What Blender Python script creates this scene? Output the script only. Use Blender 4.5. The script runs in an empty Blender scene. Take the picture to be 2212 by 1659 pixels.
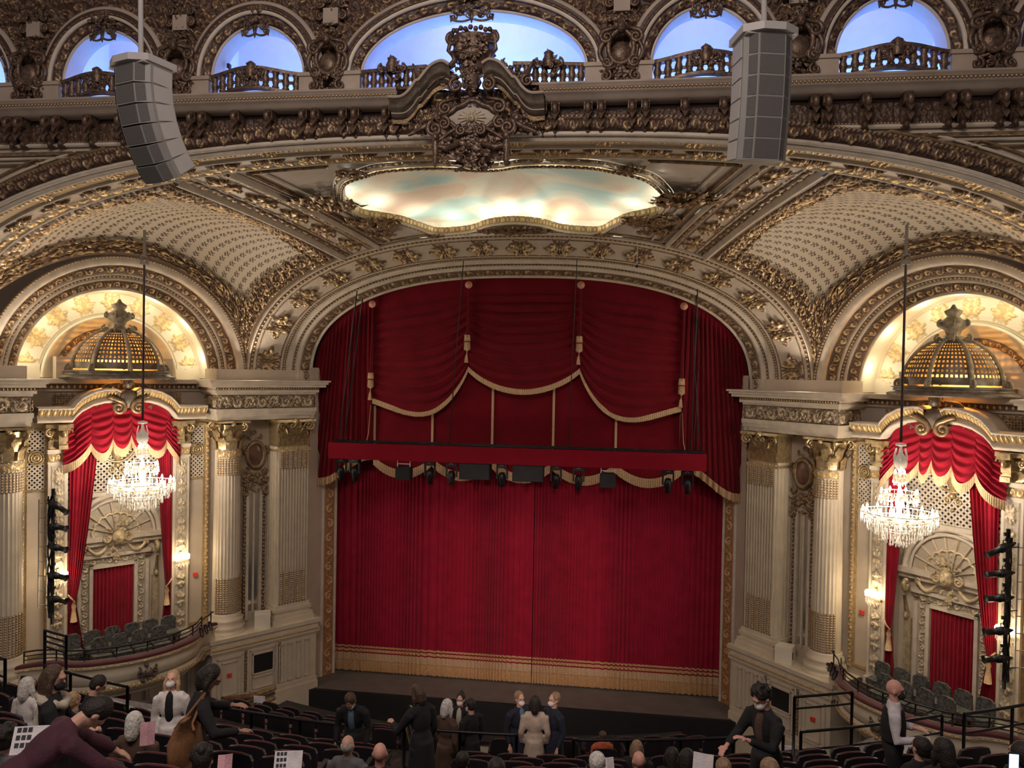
import bpy, bmesh, math, random
import numpy as np
from mathutils import Vector, Matrix
random.seed(3); rng = np.random.default_rng(3)
PI = math.pi
SC = bpy.context.scene
COL = SC.collection

# ------------------------------------------------------------------ camera
CAMX = 3.142; YAW = 0.13241; PITCH = -0.01663; ROLL = -0.018384; FPX = 1650.0
def cam_axes():
    c, s = math.cos(YAW), math.sin(YAW); cp, sp = math.cos(PITCH), math.sin(PITCH)
    r = np.array([c, s, 0.]); f0 = np.array([-s, c, 0.]); u0 = np.array([0, 0, 1.])
    F = f0*cp + u0*sp; U = -f0*sp + u0*cp
    cr, sr = math.cos(ROLL), math.sin(ROLL)
    return r*cr - U*sr, r*sr + U*cr, F
AX, AY, AF = cam_axes()
cd = bpy.data.cameras.new('camera'); cam = bpy.data.objects.new('camera', cd); COL.objects.link(cam)
cd.sensor_width = 36.0; cd.lens = FPX/2212*36; cd.clip_end = 200; cd.clip_start = 0.05
M = Matrix.Identity(4)
for i in range(3):
    M[i][0] = AX[i]; M[i][1] = AY[i]; M[i][2] = -AF[i]
M[0][3] = CAMX
cam.matrix_world = M
SC.camera = cam

# ------------------------------------------------------------------ view, world, big lights
SC.view_settings.view_transform = 'Standard'; SC.view_settings.look = 'None'
SC.view_settings.gamma = 1.0; SC.view_settings.use_curve_mapping = False
SC.view_settings.exposure = 0.45
w = bpy.data.worlds.new('world'); SC.world = w; w.use_nodes = True
w.node_tree.nodes['Background'].inputs[0].default_value = (1.0, 0.80, 0.72, 1)
w.node_tree.nodes['Background'].inputs[1].default_value = 0.085

def lamp(name, kind, loc, energy, color=(1, .8, .6), size=.5, target=None, size_y=None, spot=None, blend=.5):
    l = bpy.data.lights.new(name, kind); l.energy = energy; l.color = color
    if kind == 'AREA':
        l.size = size
        if size_y: l.shape = 'RECTANGLE'; l.size_y = size_y
    else:
        l.shadow_soft_size = size
    if kind == 'SPOT': l.spot_size = math.radians(spot); l.spot_blend = blend
    o = bpy.data.objects.new(name, l); COL.objects.link(o); o.location = loc
    if target is not None:
        o.rotation_euler = (Vector(target)-Vector(loc)).to_track_quat('-Z', 'Y').to_euler()
    return o
WARM = (1.0, .82, .64)
# house lights: dome chandelier zone over the stalls and balcony, behind the viewer
lamp('house_light', 'AREA', (0, 1, 9.5), 900, (1, .83, .74), 8, (0, 20, -2), 4)
# balcony-rail spots on the curtain
for sx in (-3.5, 3.5):
    lamp('curtain_spot', 'SPOT', (sx, -1.0, 1.5), 4200, (1, .74, .66), .3, (sx*.35, 27.5, -8.2), spot=23, blend=1.0)

# ------------------------------------------------------------------ small toolbox
def tag(o, label=None, cat=None, group=None, kind=None):
    if label: o['label'] = label
    if cat: o['category'] = cat
    if group: o['group'] = group
    if kind: o['kind'] = kind
    return o
def empty(name, loc=(0, 0, 0), parent=None, rz=0):
    o = bpy.data.objects.new(name, None); COL.objects.link(o)
    o.empty_display_size = .2
    o.location = loc; o.rotation_euler = (0, 0, rz)
    if parent: o.parent = parent
    return o
def structure(name, loc=(0, 0, 0)):
    return tag(empty(name, loc), kind='structure')
def link(name, me, parent=None, mat=None, loc=None, inv=True):
    """link a mesh whose vertices are in world space; a parent Empty may sit elsewhere (its offset is undone)"""
    o = bpy.data.objects.new(name, me); COL.objects.link(o)
    if mat is not None and not me.materials: me.materials.append(mat)
    if parent is not None:
        o.parent = parent
        if inv: o.matrix_parent_inverse = world_of(parent).inverted()
    if loc is not None: o.location = loc
    return o
def world_of(o):
    m = Matrix.LocRotScale(o.location, o.rotation_euler, o.scale)
    if o.parent is not None: m = world_of(o.parent) @ o.matrix_parent_inverse @ m
    return m
def raw_mesh(name, V, F, smooth=True, h=None):
    """V (n,3) array, F (m,4) or (m,3) array or list of lists"""
    me = bpy.data.meshes.new(name)
    V = np.asarray(V, dtype=np.float32)
    if isinstance(F, np.ndarray):
        k = F.shape[1]; me.vertices.add(len(V)); me.vertices.foreach_set('co', V.ravel())
        me.loops.add(F.size); me.loops.foreach_set('vertex_index', F.ravel().astype(np.int32))
        me.polygons.add(len(F)); me.polygons.foreach_set('loop_start', np.arange(0, F.size, k, dtype=np.int32))
        me.update(calc_edges=True)
    else:
        me.from_pydata([tuple(v) for v in V], [], F); me.update()
    if smooth: me.polygons.foreach_set('use_smooth', np.ones(len(me.polygons), dtype=bool))
    if h is not None:
        a = me.attributes.new('h', 'FLOAT', 'POINT'); a.data.foreach_set('value', np.asarray(h, dtype=np.float32).ravel())
    return me
def grid_faces(nu, nv, cu=False, cv=False):
    iu = np.arange(nu if cu else nu-1); iv = np.arange(nv if cv else nv-1)
    I, J = np.meshgrid(iu, iv, indexing='ij'); I2 = (I+1) % nu; J2 = (J+1) % nv
    return np.stack([I*nv+J, I2*nv+J, I2*nv+J2, I*nv+J2], -1).reshape(-1, 4)
EYE = np.array([0., 6., -1.])
def surf(name, P, mat, parent=None, h=None, face=EYE, smooth=True, cu=False, cv=False):
    nu, nv = P.shape[:2]
    F = grid_faces(nu, nv, cu, cv); V = P.reshape(-1, 3)
    if face is not None:
        a, b, c, d = (V[F[:, i]] for i in range(4)); n = np.cross(c-a, d-b); ctr = (a+c)/2
        if ((face-ctr)*n).sum() < 0: F = F[:, ::-1]
    return link(name, raw_mesh(name, V, F, smooth, h), parent, mat)
def gnormals(P, face=EYE):
    du = np.gradient(P, axis=0); dv = np.gradient(P, axis=1)
    n = np.cross(du, dv); n /= np.linalg.norm(n, axis=2, keepdims=True)+1e-9
    if ((face-P)*n).sum() < 0: n = -n
    return n
def relief(name, S, nu, nv, pat, amp, mat, parent=None, ur=(0, 1), vr=(0, 1), ul=1., vl=1., face=EYE, crop=None):
    """S(u,v)->(nu,nv,3) base surface; pat(U,V) in tile units (ul tiles long, vl across) gives height 0..1"""
    u = np.linspace(ur[0], ur[1], nu); v = np.linspace(vr[0], vr[1], nv)
    U, Vv = np.meshgrid(u, v, indexing='ij')
    P = S(U, Vv); n = gnormals(P, face)
    a = (U-ur[0])/(ur[1]-ur[0]); b = (Vv-vr[0])/(vr[1]-vr[0])
    h = pat(a*ul, b*vl)
    P = P+n*(h*amp)[..., None]
    return surf(name, P, mat, parent, h, face)

class MB:
    """collects verts/faces then builds ONE mesh object; T maps local (n,3) to world"""
    def __init__(s, T=None): s.V = []; s.F = []; s.n = 0; s.T = T; s.sm = []
    def add(s, V, F, smooth=False):
        V = np.asarray(V, float).reshape(-1, 3); s.V.append(V)
        for f in (F.tolist() if isinstance(F, np.ndarray) else F): s.F.append([i+s.n for i in f]); s.sm.append(smooth)
        s.n += len(V); return s
    def box(s, lo, hi, R=None):
        x0, y0, z0 = lo; x1, y1, z1 = hi
        V = np.array([[x0, y0, z0], [x1, y0, z0], [x1, y1, z0], [x0, y1, z0], [x0, y0, z1], [x1, y0, z1], [x1, y1, z1], [x0, y1, z1]], float)
        if R is not None: V = R(V)
        return s.add(V, [[0, 3, 2, 1], [4, 5, 6, 7], [0, 1, 5, 4], [1, 2, 6, 5], [2, 3, 7, 6], [3, 0, 4, 7]])
    def prism(s, poly, z0, z1, ax=2):
        """poly list of 2D pts extruded between z0,z1 along axis ax"""
        n = len(poly); A = []
        for z in (z0, z1):
            for p in poly:
                q = [p[0], p[1]]; q.insert(ax, z); A.append(q)
        F = [[i, (i+1) % n, n+(i+1) % n, n+i] for i in range(n)]+[list(range(n))[::-1], list(range(n, 2*n))]
        return s.add(A, F)
    def tube(s, pts, r, n=8, cap=True, smooth=True, flat=1.0):
        pts = np.asarray(pts, float); m = len(pts); r = np.broadcast_to(np.asarray(r, float), (m,))
        t = np.gradient(pts, axis=0); t /= np.linalg.norm(t, axis=1, keepdims=True)+1e-9
        up = np.array([0, 0, 1.]) if abs(t[0][2]) < .9 else np.array([1., 0, 0])
        a = np.cross(t[0], up); a /= np.linalg.norm(a)
        th = np.arange(n)*2*PI/n; rings = []
        for i in range(m):
            a = a-t[i]*(a@t[i]); a /= np.linalg.norm(a)+1e-9; b = np.cross(t[i], a)
            rings.append(pts[i]+r[i]*(np.outer(np.cos(th), a)+flat*np.outer(np.sin(th), b)))
        F = grid_faces(m, n, False, True).tolist()
        if cap: F += [list(range(n))[::-1], [(m-1)*n+k for k in range(n)]]
        return s.add(np.concatenate(rings), F, smooth)
    def cyl(s, p, q, r, r2=None, n=12): return s.tube([p, q], [r, r if r2 is None else r2], n)
    def lathe(s, prof, c=(0, 0, 0), n=16, a0=0, a1=2*PI, sc=(1, 1), rfun=None):
        """prof list of (r,z)"""
        full = abs(a1-a0-2*PI) < 1e-6
        th = np.linspace(a0, a1, n, endpoint=not full); prof = np.asarray(prof, float)
        r = prof[:, 0][None, :]*(np.ones((n, 1)) if rfun is None else rfun(th)[:, None])
        P = np.stack([c[0]+r*np.cos(th)[:, None]*sc[0], c[1]+r*np.sin(th)[:, None]*sc[1], np.broadcast_to(c[2]+prof[:, 1], r.shape)], -1)
        return s.add(P.reshape(-1, 3), grid_faces(n, len(prof), full, False), True)
    def ball(s, c, r, n=8, sc=(1, 1, 1)):
        th = np.linspace(0, PI, n//2+2); prof = np.stack([r*np.sin(th), -r*np.cos(th)*sc[2]], 1)
        return s.lathe(prof, c, n, sc=(sc[0], sc[1]))
    def grid(s, P, smooth=True, cu=False, cv=False): return s.add(P.reshape(-1, 3), grid_faces(P.shape[0], P.shape[1], cu, cv), smooth)
    def scroll(s, c, ax, ay, R, turns=1.4, r=.03, sgn=1, start=0, tail=None, n=26, k=6):
        """spiral volute in plane (ax,ay)"""
        c = np.array(c, float); ax = np.array(ax, float); ay = np.array(ay, float)
        t = np.linspace(0, 1, n); rad = R*(1-t*.82); a = start+sgn*t*turns*2*PI
        pts = c+np.outer(rad*np.cos(a), ax)+np.outer(rad*np.sin(a), ay)
        rr = r*(1-.5*t)
        if tail is not None:
            tl = np.array(tail, float); tl = tl if tl.ndim == 2 else tl[None]; pts = np.concatenate([tl, pts]); rr = np.concatenate([np.linspace(r*.6, r, len(tl)), rr])
        s.tube(pts, rr, k); return s.ball(pts[-1], r*1.1, 6)
    def build(s, name, mat, parent=None, h=None):
        V = np.concatenate(s.V); F = s.F; flip = False
        if s.T is not None:
            V = s.T(V); flip = getattr(s.T, 'flip', False)
        if flip: F = [f[::-1] for f in F]
        me = bpy.data.meshes.new(name); me.from_pydata(V.tolist(), [], F)
        me.polygons.foreach_set('use_smooth', np.array(s.sm, dtype=bool)); me.update()
        return link(name, me, parent, mat)

# px -> world helpers (only used to place things at their real distance)
def ray(u, v): return AF+AX*(u-1106)/FPX+AY*(829.5-v)/FPX
def onY(u, v, Y): r = ray(u, v); return np.array([CAMX, 0, 0])+r*(Y/r[1])
def onZ(u, v, Z): r = ray(u, v); return np.array([CAMX, 0, 0])+r*(Z/r[2])

# ------------------------------------------------------------------ noise + ornament patterns
def _hash(i, j, s):
    x = np.sin(i*127.1+j*311.7+s*74.7)*43758.5453; return x-np.floor(x)
def vn(x, y, s=0):
    i = np.floor(x); j = np.floor(y); fx = x-i; fy = y-j; fx = fx*fx*(3-2*fx); fy = fy*fy*(3-2*fy)
    return (_hash(i, j, s)*(1-fx)+_hash(i+1, j, s)*fx)*(1-fy)+(_hash(i, j+1, s)*(1-fx)+_hash(i+1, j+1, s)*fx)*fy
def sm(e0, e1, x): t = np.clip((x-e0)/(e1-e0+1e-9), 0, 1); return t*t*(3-2*t)
def spiral(x, y, R, k=2.2, ph=0., sg=1):
    r = np.hypot(x, y)+1e-5; th = np.arctan2(y, x)*sg
    return (0.5+0.5*np.cos(th-k*np.log(r/R)*2.2+ph))**.7*sm(R, R*.8, r)
def petals(x, y, R, n=7, ph=0):
    r = np.hypot(x, y); th = np.arctan2(y, x)
    pr = R*(.55+.45*np.abs(np.cos(n/2*th+ph))); return sm(pr, pr*.55, r)*(.6+.4*np.cos(r/R*9))
def rinceau(asp=1.0, s=0):
    """running foliate scroll; v across 0..1, one tile = asp band widths"""
    def f(u, v):
        i = np.floor(u); a = (u-i-.5)*asp; b = v-.5; sg = np.where(np.mod(i, 2) < 1, 1., -1.)
        b2 = b*sg; h = spiral(a, b2, .46, 1.3, .6)
        h = np.maximum(h, .95*petals(a, b2, .17, 6))
        h = np.maximum(h, .8*sm(.09, .03, np.abs(b2+.25*np.cos(a/asp*PI*2)))*1)
        h = np.maximum(h, .85*petals(np.abs(a)-asp*.42, b2+.2, .24, 5, .5))
        n = .5*vn(u*asp*9+s, v*9, s)+.5*vn(u*asp*19+s, v*19, s+3); h = h*(.45+.95*n)
        edge = sm(0, .06, v)*sm(0, .06, 1-v); return np.clip(h, 0, 1)*edge
    return f
def foliage(sc=1.0, s=0):
    """dense leafy relief filling a field (u,v in metres*sc)"""
    def f(u, v):
        x = u*sc; y = v*sc; wx = x+.35*vn(x*2, y*2, s); wy = y+.35*vn(x*2+9, y*2+4, s+1)
        c = np.zeros_like(x)
        for k in range(2):
            gx = wx*(1+k*.9)+k*.37; gy = wy*(1+k*.9)+k*.71; i = np.floor(gx); j = np.floor(gy)
            px = gx-i-.5-.3*(_hash(i, j, s)-.5); py = gy-j-.5-.3*(_hash(i, j, s+3)-.5)
            sg = np.where(_hash(i, j, s+5) > .5, 1., -1.)
            c = np.maximum(c, spiral(px, py*sg, .48, 1.4, _hash(i, j, s+7)*6)*(1-.15*k))
        return np.clip(c*(.5+.7*vn(x*7, y*7, s+2)), 0, 1)
    return f
def cluster(w=.62, s=0, asp=1.6):
    """isolated cartouche of leaves in each tile on a plain ground (height 0)"""
    def f(u, v):
        i = np.floor(u); a = (u-i-.5)*asp; b = v-.5; A = np.abs(a)
        th = np.arctan2(b, A); r = np.hypot(A/ (w*asp), b/.92)
        rag = .42+.07*np.cos(th*7)+.06*np.cos(th*13+1)+.05*(vn(A*14+i*3, b*14, s)-.5)*2
        m = sm(rag, rag-.05, r)
        h = np.maximum.reduce([spiral(A-.27*w*asp, b-.12, .26, 1.2, .5), spiral(A-.22*w*asp, b+.2, .2, 1.2, 2, -1), .9*petals(a, b, .24, 8), .7*petals(A-.4*w*asp, b, .14, 5)])
        h = .2+.8*np.clip(np.maximum(h, .75*spiral(A*1.9-.5, b*1.6, .45, 1.6, 1))*(.35+.6*vn(A*11+i*5, b*11, s)+.6*vn(A*25+i*5, b*25, s+2)), 0, 1)
        rail = .35*np.maximum(sm(.025, .01, np.abs(v-.1)), sm(.025, .01, np.abs(v-.9)))*(1-m)
        return np.where(m > .02, m*h, rail)
    return f
def beads(u, v):
    a = u-np.floor(u)-.5; b = v-.5; return np.sqrt(np.clip(1-(a*a+b*b)/.23, 0, 1))
def eggdart(u, v):
    a = np.abs(u-np.floor(u)-.5); e = np.sqrt(np.clip(1-(a/.34)**2-((v-.45)/.5)**2, 0, 1)); d = .7*sm(.09, .03, np.abs(a-.5))*sm(0, .2, v)
    return np.maximum(e, d)
def fruit(s=0):
    r_ = rinceau(1.1, s)
    def f(u, v):
        b = beads(u*5, v*2.2); i = np.floor(u); sh = petals((u-i-.5)*1.2, v-.5, .5, 9)*sm(.45, .3, np.abs(u-i-.5))
        return np.maximum(np.clip(b*.8*(.5+.7*vn(u*11, v*7, s)), 0, 1)*sm(0, .1, v)*sm(0, .1, 1-v), np.where(np.mod(i, 3) < 1, sh, 0))
    return f
def diaper(u, v):
    """small floral sprigs in brick order"""
    j = np.floor(v); uu = u+.5*np.mod(j, 2); i = np.floor(uu); a = uu-i-.5; b = v-j-.5
    h = np.zeros_like(a)
    for cx, cy, rr in ((-.26, .05, .15), (-.05, .18, .12), (-.05, -.18, .12), (.14, .0, .14), (.3, .15, .09), (.3, -.16, .09)):
        h = np.maximum(h, sm(rr, rr*.5, np.hypot(a-cx, (b-cy)*.9)))
    return h
def cove(u, v): return np.sin(np.clip(v, 0, 1)*PI)
def zero(u, v): return u*0

# ------------------------------------------------------------------ materials
MAT = {}
def nodes(name):
    m = bpy.data.materials.new(name); m.use_nodes = True; nt = m.node_tree
    MAT[name] = m; return m, nt, nt.nodes['Principled BSDF'], nt.links
def simple(name, col, rough=.6, metal=0., var=.12, sc=3., bump=0., bsc=40., emis=None, es=0, spec=.5, sheen=0, trans=0):
    m, nt, b, L = nodes(name)
    b.inputs['Roughness'].default_value = rough; b.inputs['Metallic'].default_value = metal
    b.inputs['Specular IOR Level'].default_value = spec; b.inputs['Sheen Weight'].default_value = sheen
    b.inputs['Transmission Weight'].default_value = trans
    tc = nt.nodes.new('ShaderNodeTexCoord')
    n = nt.nodes.new('ShaderNodeTexNoise'); n.inputs['Scale'].default_value = sc; n.inputs['Detail'].default_value = 5
    L.new(tc.outputs['Object'], n.inputs['Vector'])
    r = nt.nodes.new('ShaderNodeValToRGB')
    c = np.array(col)
    r.color_ramp.elements[0].color = (*np.clip(c*(1-var), 0, 1), 1); r.color_ramp.elements[0].position = .3
    r.color_ramp.elements[1].color = (*np.clip(c*(1+var), 0, 1), 1); r.color_ramp.elements[1].position = .7
    L.new(n.outputs['Fac'], r.inputs['Fac']); L.new(r.outputs['Color'], b.inputs['Base Color'])
    if bump:
        n2 = nt.nodes.new('ShaderNodeTexNoise'); n2.inputs['Scale'].default_value = bsc; n2.inputs['Detail'].default_value = 3
        L.new(tc.outputs['Object'], n2.inputs['Vector'])
        bp = nt.nodes.new('ShaderNodeBump'); bp.inputs['Strength'].default_value = bump; bp.inputs['Distance'].default_value = .02
        L.new(n2.outputs['Fac'], bp.inputs['Height']); L.new(bp.outputs['Normal'], b.inputs['Normal'])
    if emis:
        b.inputs['Emission Color'].default_value = (*emis, 1); b.inputs['Emission Strength'].default_value = es
    return m
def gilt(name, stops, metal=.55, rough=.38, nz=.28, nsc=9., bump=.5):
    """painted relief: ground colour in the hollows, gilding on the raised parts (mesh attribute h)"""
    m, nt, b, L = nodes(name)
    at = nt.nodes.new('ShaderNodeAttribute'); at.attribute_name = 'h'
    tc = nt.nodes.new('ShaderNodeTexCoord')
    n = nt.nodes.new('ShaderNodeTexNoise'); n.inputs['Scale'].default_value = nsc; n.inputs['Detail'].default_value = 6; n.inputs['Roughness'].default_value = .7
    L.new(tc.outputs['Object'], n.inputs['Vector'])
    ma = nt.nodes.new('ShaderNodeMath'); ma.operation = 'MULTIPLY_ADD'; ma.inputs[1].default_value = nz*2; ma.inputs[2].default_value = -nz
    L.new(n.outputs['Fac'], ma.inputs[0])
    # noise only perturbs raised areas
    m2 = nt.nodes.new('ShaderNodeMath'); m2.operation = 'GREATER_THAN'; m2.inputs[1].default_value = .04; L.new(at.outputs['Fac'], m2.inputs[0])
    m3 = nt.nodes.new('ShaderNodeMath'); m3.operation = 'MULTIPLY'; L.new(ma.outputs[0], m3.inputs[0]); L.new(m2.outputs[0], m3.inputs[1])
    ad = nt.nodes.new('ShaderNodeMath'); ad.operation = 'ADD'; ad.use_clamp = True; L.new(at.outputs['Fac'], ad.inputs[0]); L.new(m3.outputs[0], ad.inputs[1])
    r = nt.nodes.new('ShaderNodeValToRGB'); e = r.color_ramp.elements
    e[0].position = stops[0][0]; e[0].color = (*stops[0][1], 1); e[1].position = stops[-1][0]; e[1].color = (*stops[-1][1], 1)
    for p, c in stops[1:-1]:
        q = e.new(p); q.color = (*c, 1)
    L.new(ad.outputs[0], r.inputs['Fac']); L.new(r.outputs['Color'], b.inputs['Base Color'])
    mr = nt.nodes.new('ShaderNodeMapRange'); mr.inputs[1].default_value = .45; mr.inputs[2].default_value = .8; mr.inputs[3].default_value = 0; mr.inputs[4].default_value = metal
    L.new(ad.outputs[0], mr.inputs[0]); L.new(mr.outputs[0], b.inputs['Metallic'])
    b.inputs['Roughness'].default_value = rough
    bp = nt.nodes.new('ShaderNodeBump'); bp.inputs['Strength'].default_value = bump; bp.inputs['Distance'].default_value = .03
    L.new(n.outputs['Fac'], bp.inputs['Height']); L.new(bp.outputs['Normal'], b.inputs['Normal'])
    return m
CREAM = (.54, .465, .375); UMB = (.055, .030, .022); BRZ = (.155, .090, .052); GOLD = (.56, .41, .22)
simple('cream_plaster', CREAM, .65, var=.1, sc=1.3)
simple('cream_moulding', (.60, .53, .43), .5, var=.12, sc=4)
simple('grey_plaster', (.46, .405, .345), .7, var=.1, sc=1.5)
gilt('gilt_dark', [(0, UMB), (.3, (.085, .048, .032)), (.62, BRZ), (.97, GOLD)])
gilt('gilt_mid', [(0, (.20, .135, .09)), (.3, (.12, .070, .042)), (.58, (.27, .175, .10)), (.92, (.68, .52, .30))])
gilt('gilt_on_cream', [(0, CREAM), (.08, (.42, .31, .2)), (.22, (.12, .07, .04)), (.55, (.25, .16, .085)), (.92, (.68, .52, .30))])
gilt('gilt_bright', [(0, (.50, .40, .26)), (.3, (.34, .22, .1)), (.6, (.66, .46, .2)), (.9, (.9, .68, .34))], metal=.65, rough=.3)
gilt('pale_relief', [(0, (.53, .47, .38)), (.35, (.36, .29, .20)), (.6, (.56, .48, .35)), (.95, (.76, .64, .42))], metal=.25, rough=.45, nz=.2)
gilt('diaper_print', [(0, (.47, .41, .32)), (.25, (.40, .33, .25)), (.5, (.13, .085, .06)), (.8, (.10, .065, .05))], metal=0, rough=.7, nz=.02, bump=.1)
gilt('marble_panel', [(0, (.36, .17, .08)), (.3, (.30, .13, .06)), (.55, (.5, .28, .12)), (.85, (.7, .5, .25))], metal=.4, rough=.35)
simple('antique_gold', (.30, .205, .115), .38, .5, var=.45, sc=7, bump=.4, bsc=25)
simple('dark_bronze', (.12, .075, .05), .42, .35, var=.5, sc=7, bump=.4, bsc=25)
simple('bright_gold', (.50, .385, .215), .3, .6, var=.3, sc=9, bump=.3, bsc=25)
simple('fluted_cream', (.64, .56, .43), .45, var=.08, sc=2.5)
simple('dark_marble', (.17, .09, .06), .2, var=.5, sc=3.5)
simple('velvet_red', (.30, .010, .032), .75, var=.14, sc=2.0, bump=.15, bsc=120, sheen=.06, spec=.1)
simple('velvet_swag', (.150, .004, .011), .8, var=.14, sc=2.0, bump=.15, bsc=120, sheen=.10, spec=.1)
simple('velvet_box', (.29, .008, .024), .75, var=.15, sc=3.0, sheen=.08, spec=.1)
simple('masking_cloth', (.20, .006, .016), .85, var=.05, sc=2, spec=.1)
simple('fringe_gold', (.56, .34, .16), .7, var=.3, sc=25, bump=.6, bsc=90)
simple('black_metal', (.012, .012, .014), .45, .3, var=.3)
simple('matt_black', (.008, .008, .009), .8, var=.2)
simple('stage_floor', (.135, .12, .115), .6, var=.15, sc=2)
simple('grey_paint', (.25, .245, .235), .55, var=.06)
simple('grille_grey', (.105, .102, .10), .7, var=.15, sc=60, bump=.4, bsc=300)
simple('white_plastic', (.72, .66, .55), .5, var=.04)
simple('glass_crystal', (.95, .93, .9), .05, var=.02, trans=.0, spec=1.0, emis=(1, .86, .66), es=.35)
simple('bulb_glow', (1, .9, .8), .3, emis=(1, .86, .66), es=14)
simple('sconce_glow', (1, .9, .8), .3, emis=(1, .80, .50), es=9)
simple('carpet', (.035, .022, .020), .95, var=.6, sc=9)
simple('seat_plush', (.085, .009, .009), .8, var=.2, sc=6, sheen=.2)
simple('seat_shell', (.015, .012, .016), .5, var=.3)
simple('arcade_cream', (.40, .33, .27), .6, var=.15, sc=2)
simple('lilac_plaster', (.72, .66, .66), .6, var=.06)
simple('chamber_white', (.80, .80, .80), .8, var=.03)
gilt('arcade_relief', [(0, UMB), (.25, (.12, .06, .035)), (.5, BRZ), (.8, GOLD)])
simple('fringe_pale', (.56, .38, .22), .7, var=.2, sc=25, bump=.5, bsc=90)
simple('rosette_pink', (.62, .30, .22), .5, var=.2)
simple('rope_dark', (.03, .012, .015), .8, var=.2)
simple('screen_blue', (.3, .5, 1), .3, emis=(.35, .55, 1), es=3)
m, nt, b, L = nodes('scarf_print')
tc = nt.nodes.new('ShaderNodeTexCoord'); vo = nt.nodes.new('ShaderNodeTexVoronoi'); vo.inputs['Scale'].default_value = 14; L.new(tc.outputs['Object'], vo.inputs['Vector'])
cr = nt.nodes.new('ShaderNodeValToRGB'); e = cr.color_ramp.elements; e[0].color = (.55, .36, .05, 1); e[1].color = (.35, .40, .42, 1); cr.color_ramp.interpolation = 'CONSTANT'; e[1].position = .35; q = e.new(.7); q.color = (.04, .05, .03, 1)
L.new(vo.outputs['Color'], cr.inputs['Fac']); L.new(cr.outputs['Color'], b.inputs['Base Color']); b.inputs['Roughness'].default_value = .8
simple('dim_gold', (.155, .125, .095), .45, .3, var=.4, sc=6, bump=.3, bsc=25)
# ================================================================== SHELL: arches, ceiling
class Arch:
    def __init__(s, a, b, n, z0, t0=0., t1=PI):
        t = np.linspace(t0, t1, 2400); c, q = np.cos(t), np.sin(t)
        x = -a*np.sign(c)*np.abs(c)**(2/n); z = z0+b*np.abs(q)**(2/n)
        l = np.concatenate([[0], np.cumsum(np.hypot(np.diff(x), np.diff(z)))]); s.L = l[-1]; s.l = l/l[-1]; s.x = x; s.z = z
    def __call__(s, u):
        return np.interp(u, s.l, s.x), np.interp(u, s.l, s.z)
    def zx(s, x): return np.interp(x, s.x, s.z)
    def ux(s, x): return float(np.interp(x, s.x, s.l))
def st3(x, y, z): return np.stack(np.broadcast_arrays(x, y, z), -1).astype(float)
YA0, YA1, YB0, YB1, Z0 = 26.3, 24.6, 16.1, 17.6, -.45
A0 = Arch(7.62, 3.70, 2.5, Z0); A1 = Arch(9.3, 4.95, 2.4, Z0)
B = Arch(13.65, 5.4, 2.8, Z0)

ceiling = structure('ceiling', (0, 20, 4.8))
# --- proscenium arch, splayed
SA = lambda u, v: st3(A0(u)[0]*(1-v)+A1(u)[0]*v, YA0*(1-v)+YA1*v, A0(u)[1]*(1-v)+A1(u)[1]*v)
pros = structure('wall_front', (0, 26.3, -11.4))
def band(root, name, S, v0, v1, mat, pat, ul, amp, nu, nv, ur=(0, 1), vl=1.):
    return relief(name, S, nu, nv, pat, amp, MAT[mat], root, ur, (v0, v1), ul, vl)
L_A = 21
band(pros, 'arch_bead', SA, 0, .05, 'cream_moulding', cove, 1, .06, 300, 5)
band(pros, 'gilt_band', SA, .05, .19, 'gilt_mid', rinceau(1.0, 2), 58, .07, 700, 10)
band(pros, 'cove_moulding', SA, .19, .28, 'cream_moulding', cove, 1, .07, 240, 6)
band(pros, 'gilt_bead', SA, .28, .32, 'gilt_mid', eggdart, 170, .05, 1000, 4)
band(pros, 'cove_moulding', SA, .32, .42, 'cream_moulding', cove, 1, -.07, 240, 7)
band(pros, 'gilt_bead', SA, .42, .47, 'gilt_mid', beads, 240, .04, 1100, 4)
band(pros, 'cartouche_band', SA, .47, .90, 'gilt_on_cream', cluster(.80, 3, 1.75), 17, .13, 1500, 40)
band(pros, 'gilt_bead', SA, .90, .95, 'gilt_mid', eggdart, 150, .05, 900, 4)
band(pros, 'arch_rim', SA, .95, 1.0, 'cream_moulding', cove, 1, .09, 300, 5)
# --- great front arch: soffit between YB0 and YB1
SB = lambda u, v: st3(B(u)[0], YB0*(1-v)+YB1*v, B(u)[1])
def bandB(name, v0, v1, mat, pat, ul, amp, nu, nv): return band(ceiling, name, SB, v0, v1, mat, pat, ul, amp, nu, nv, (.06, .94))
bandB('cream_rim', 0, .09, 'cream_moulding', cove, 1, .10, 400, 5)
bandB('fruit_garland_band', .09, .38, 'gilt_bright', fruit(1), 46, .10, 1250, 12)
bandB('cream_fillet', .38, .45, 'cream_moulding', cove, 1, .08, 400, 5)
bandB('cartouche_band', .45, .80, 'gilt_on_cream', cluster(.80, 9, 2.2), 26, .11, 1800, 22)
bandB('gilt_band', .80, .94, 'gilt_bright', rinceau(1.0, 5), 95, .06, 1250, 6)
bandB('cream_rim', .94, 1.0, 'cream_moulding', cove, 1, .06, 400, 4)
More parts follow.
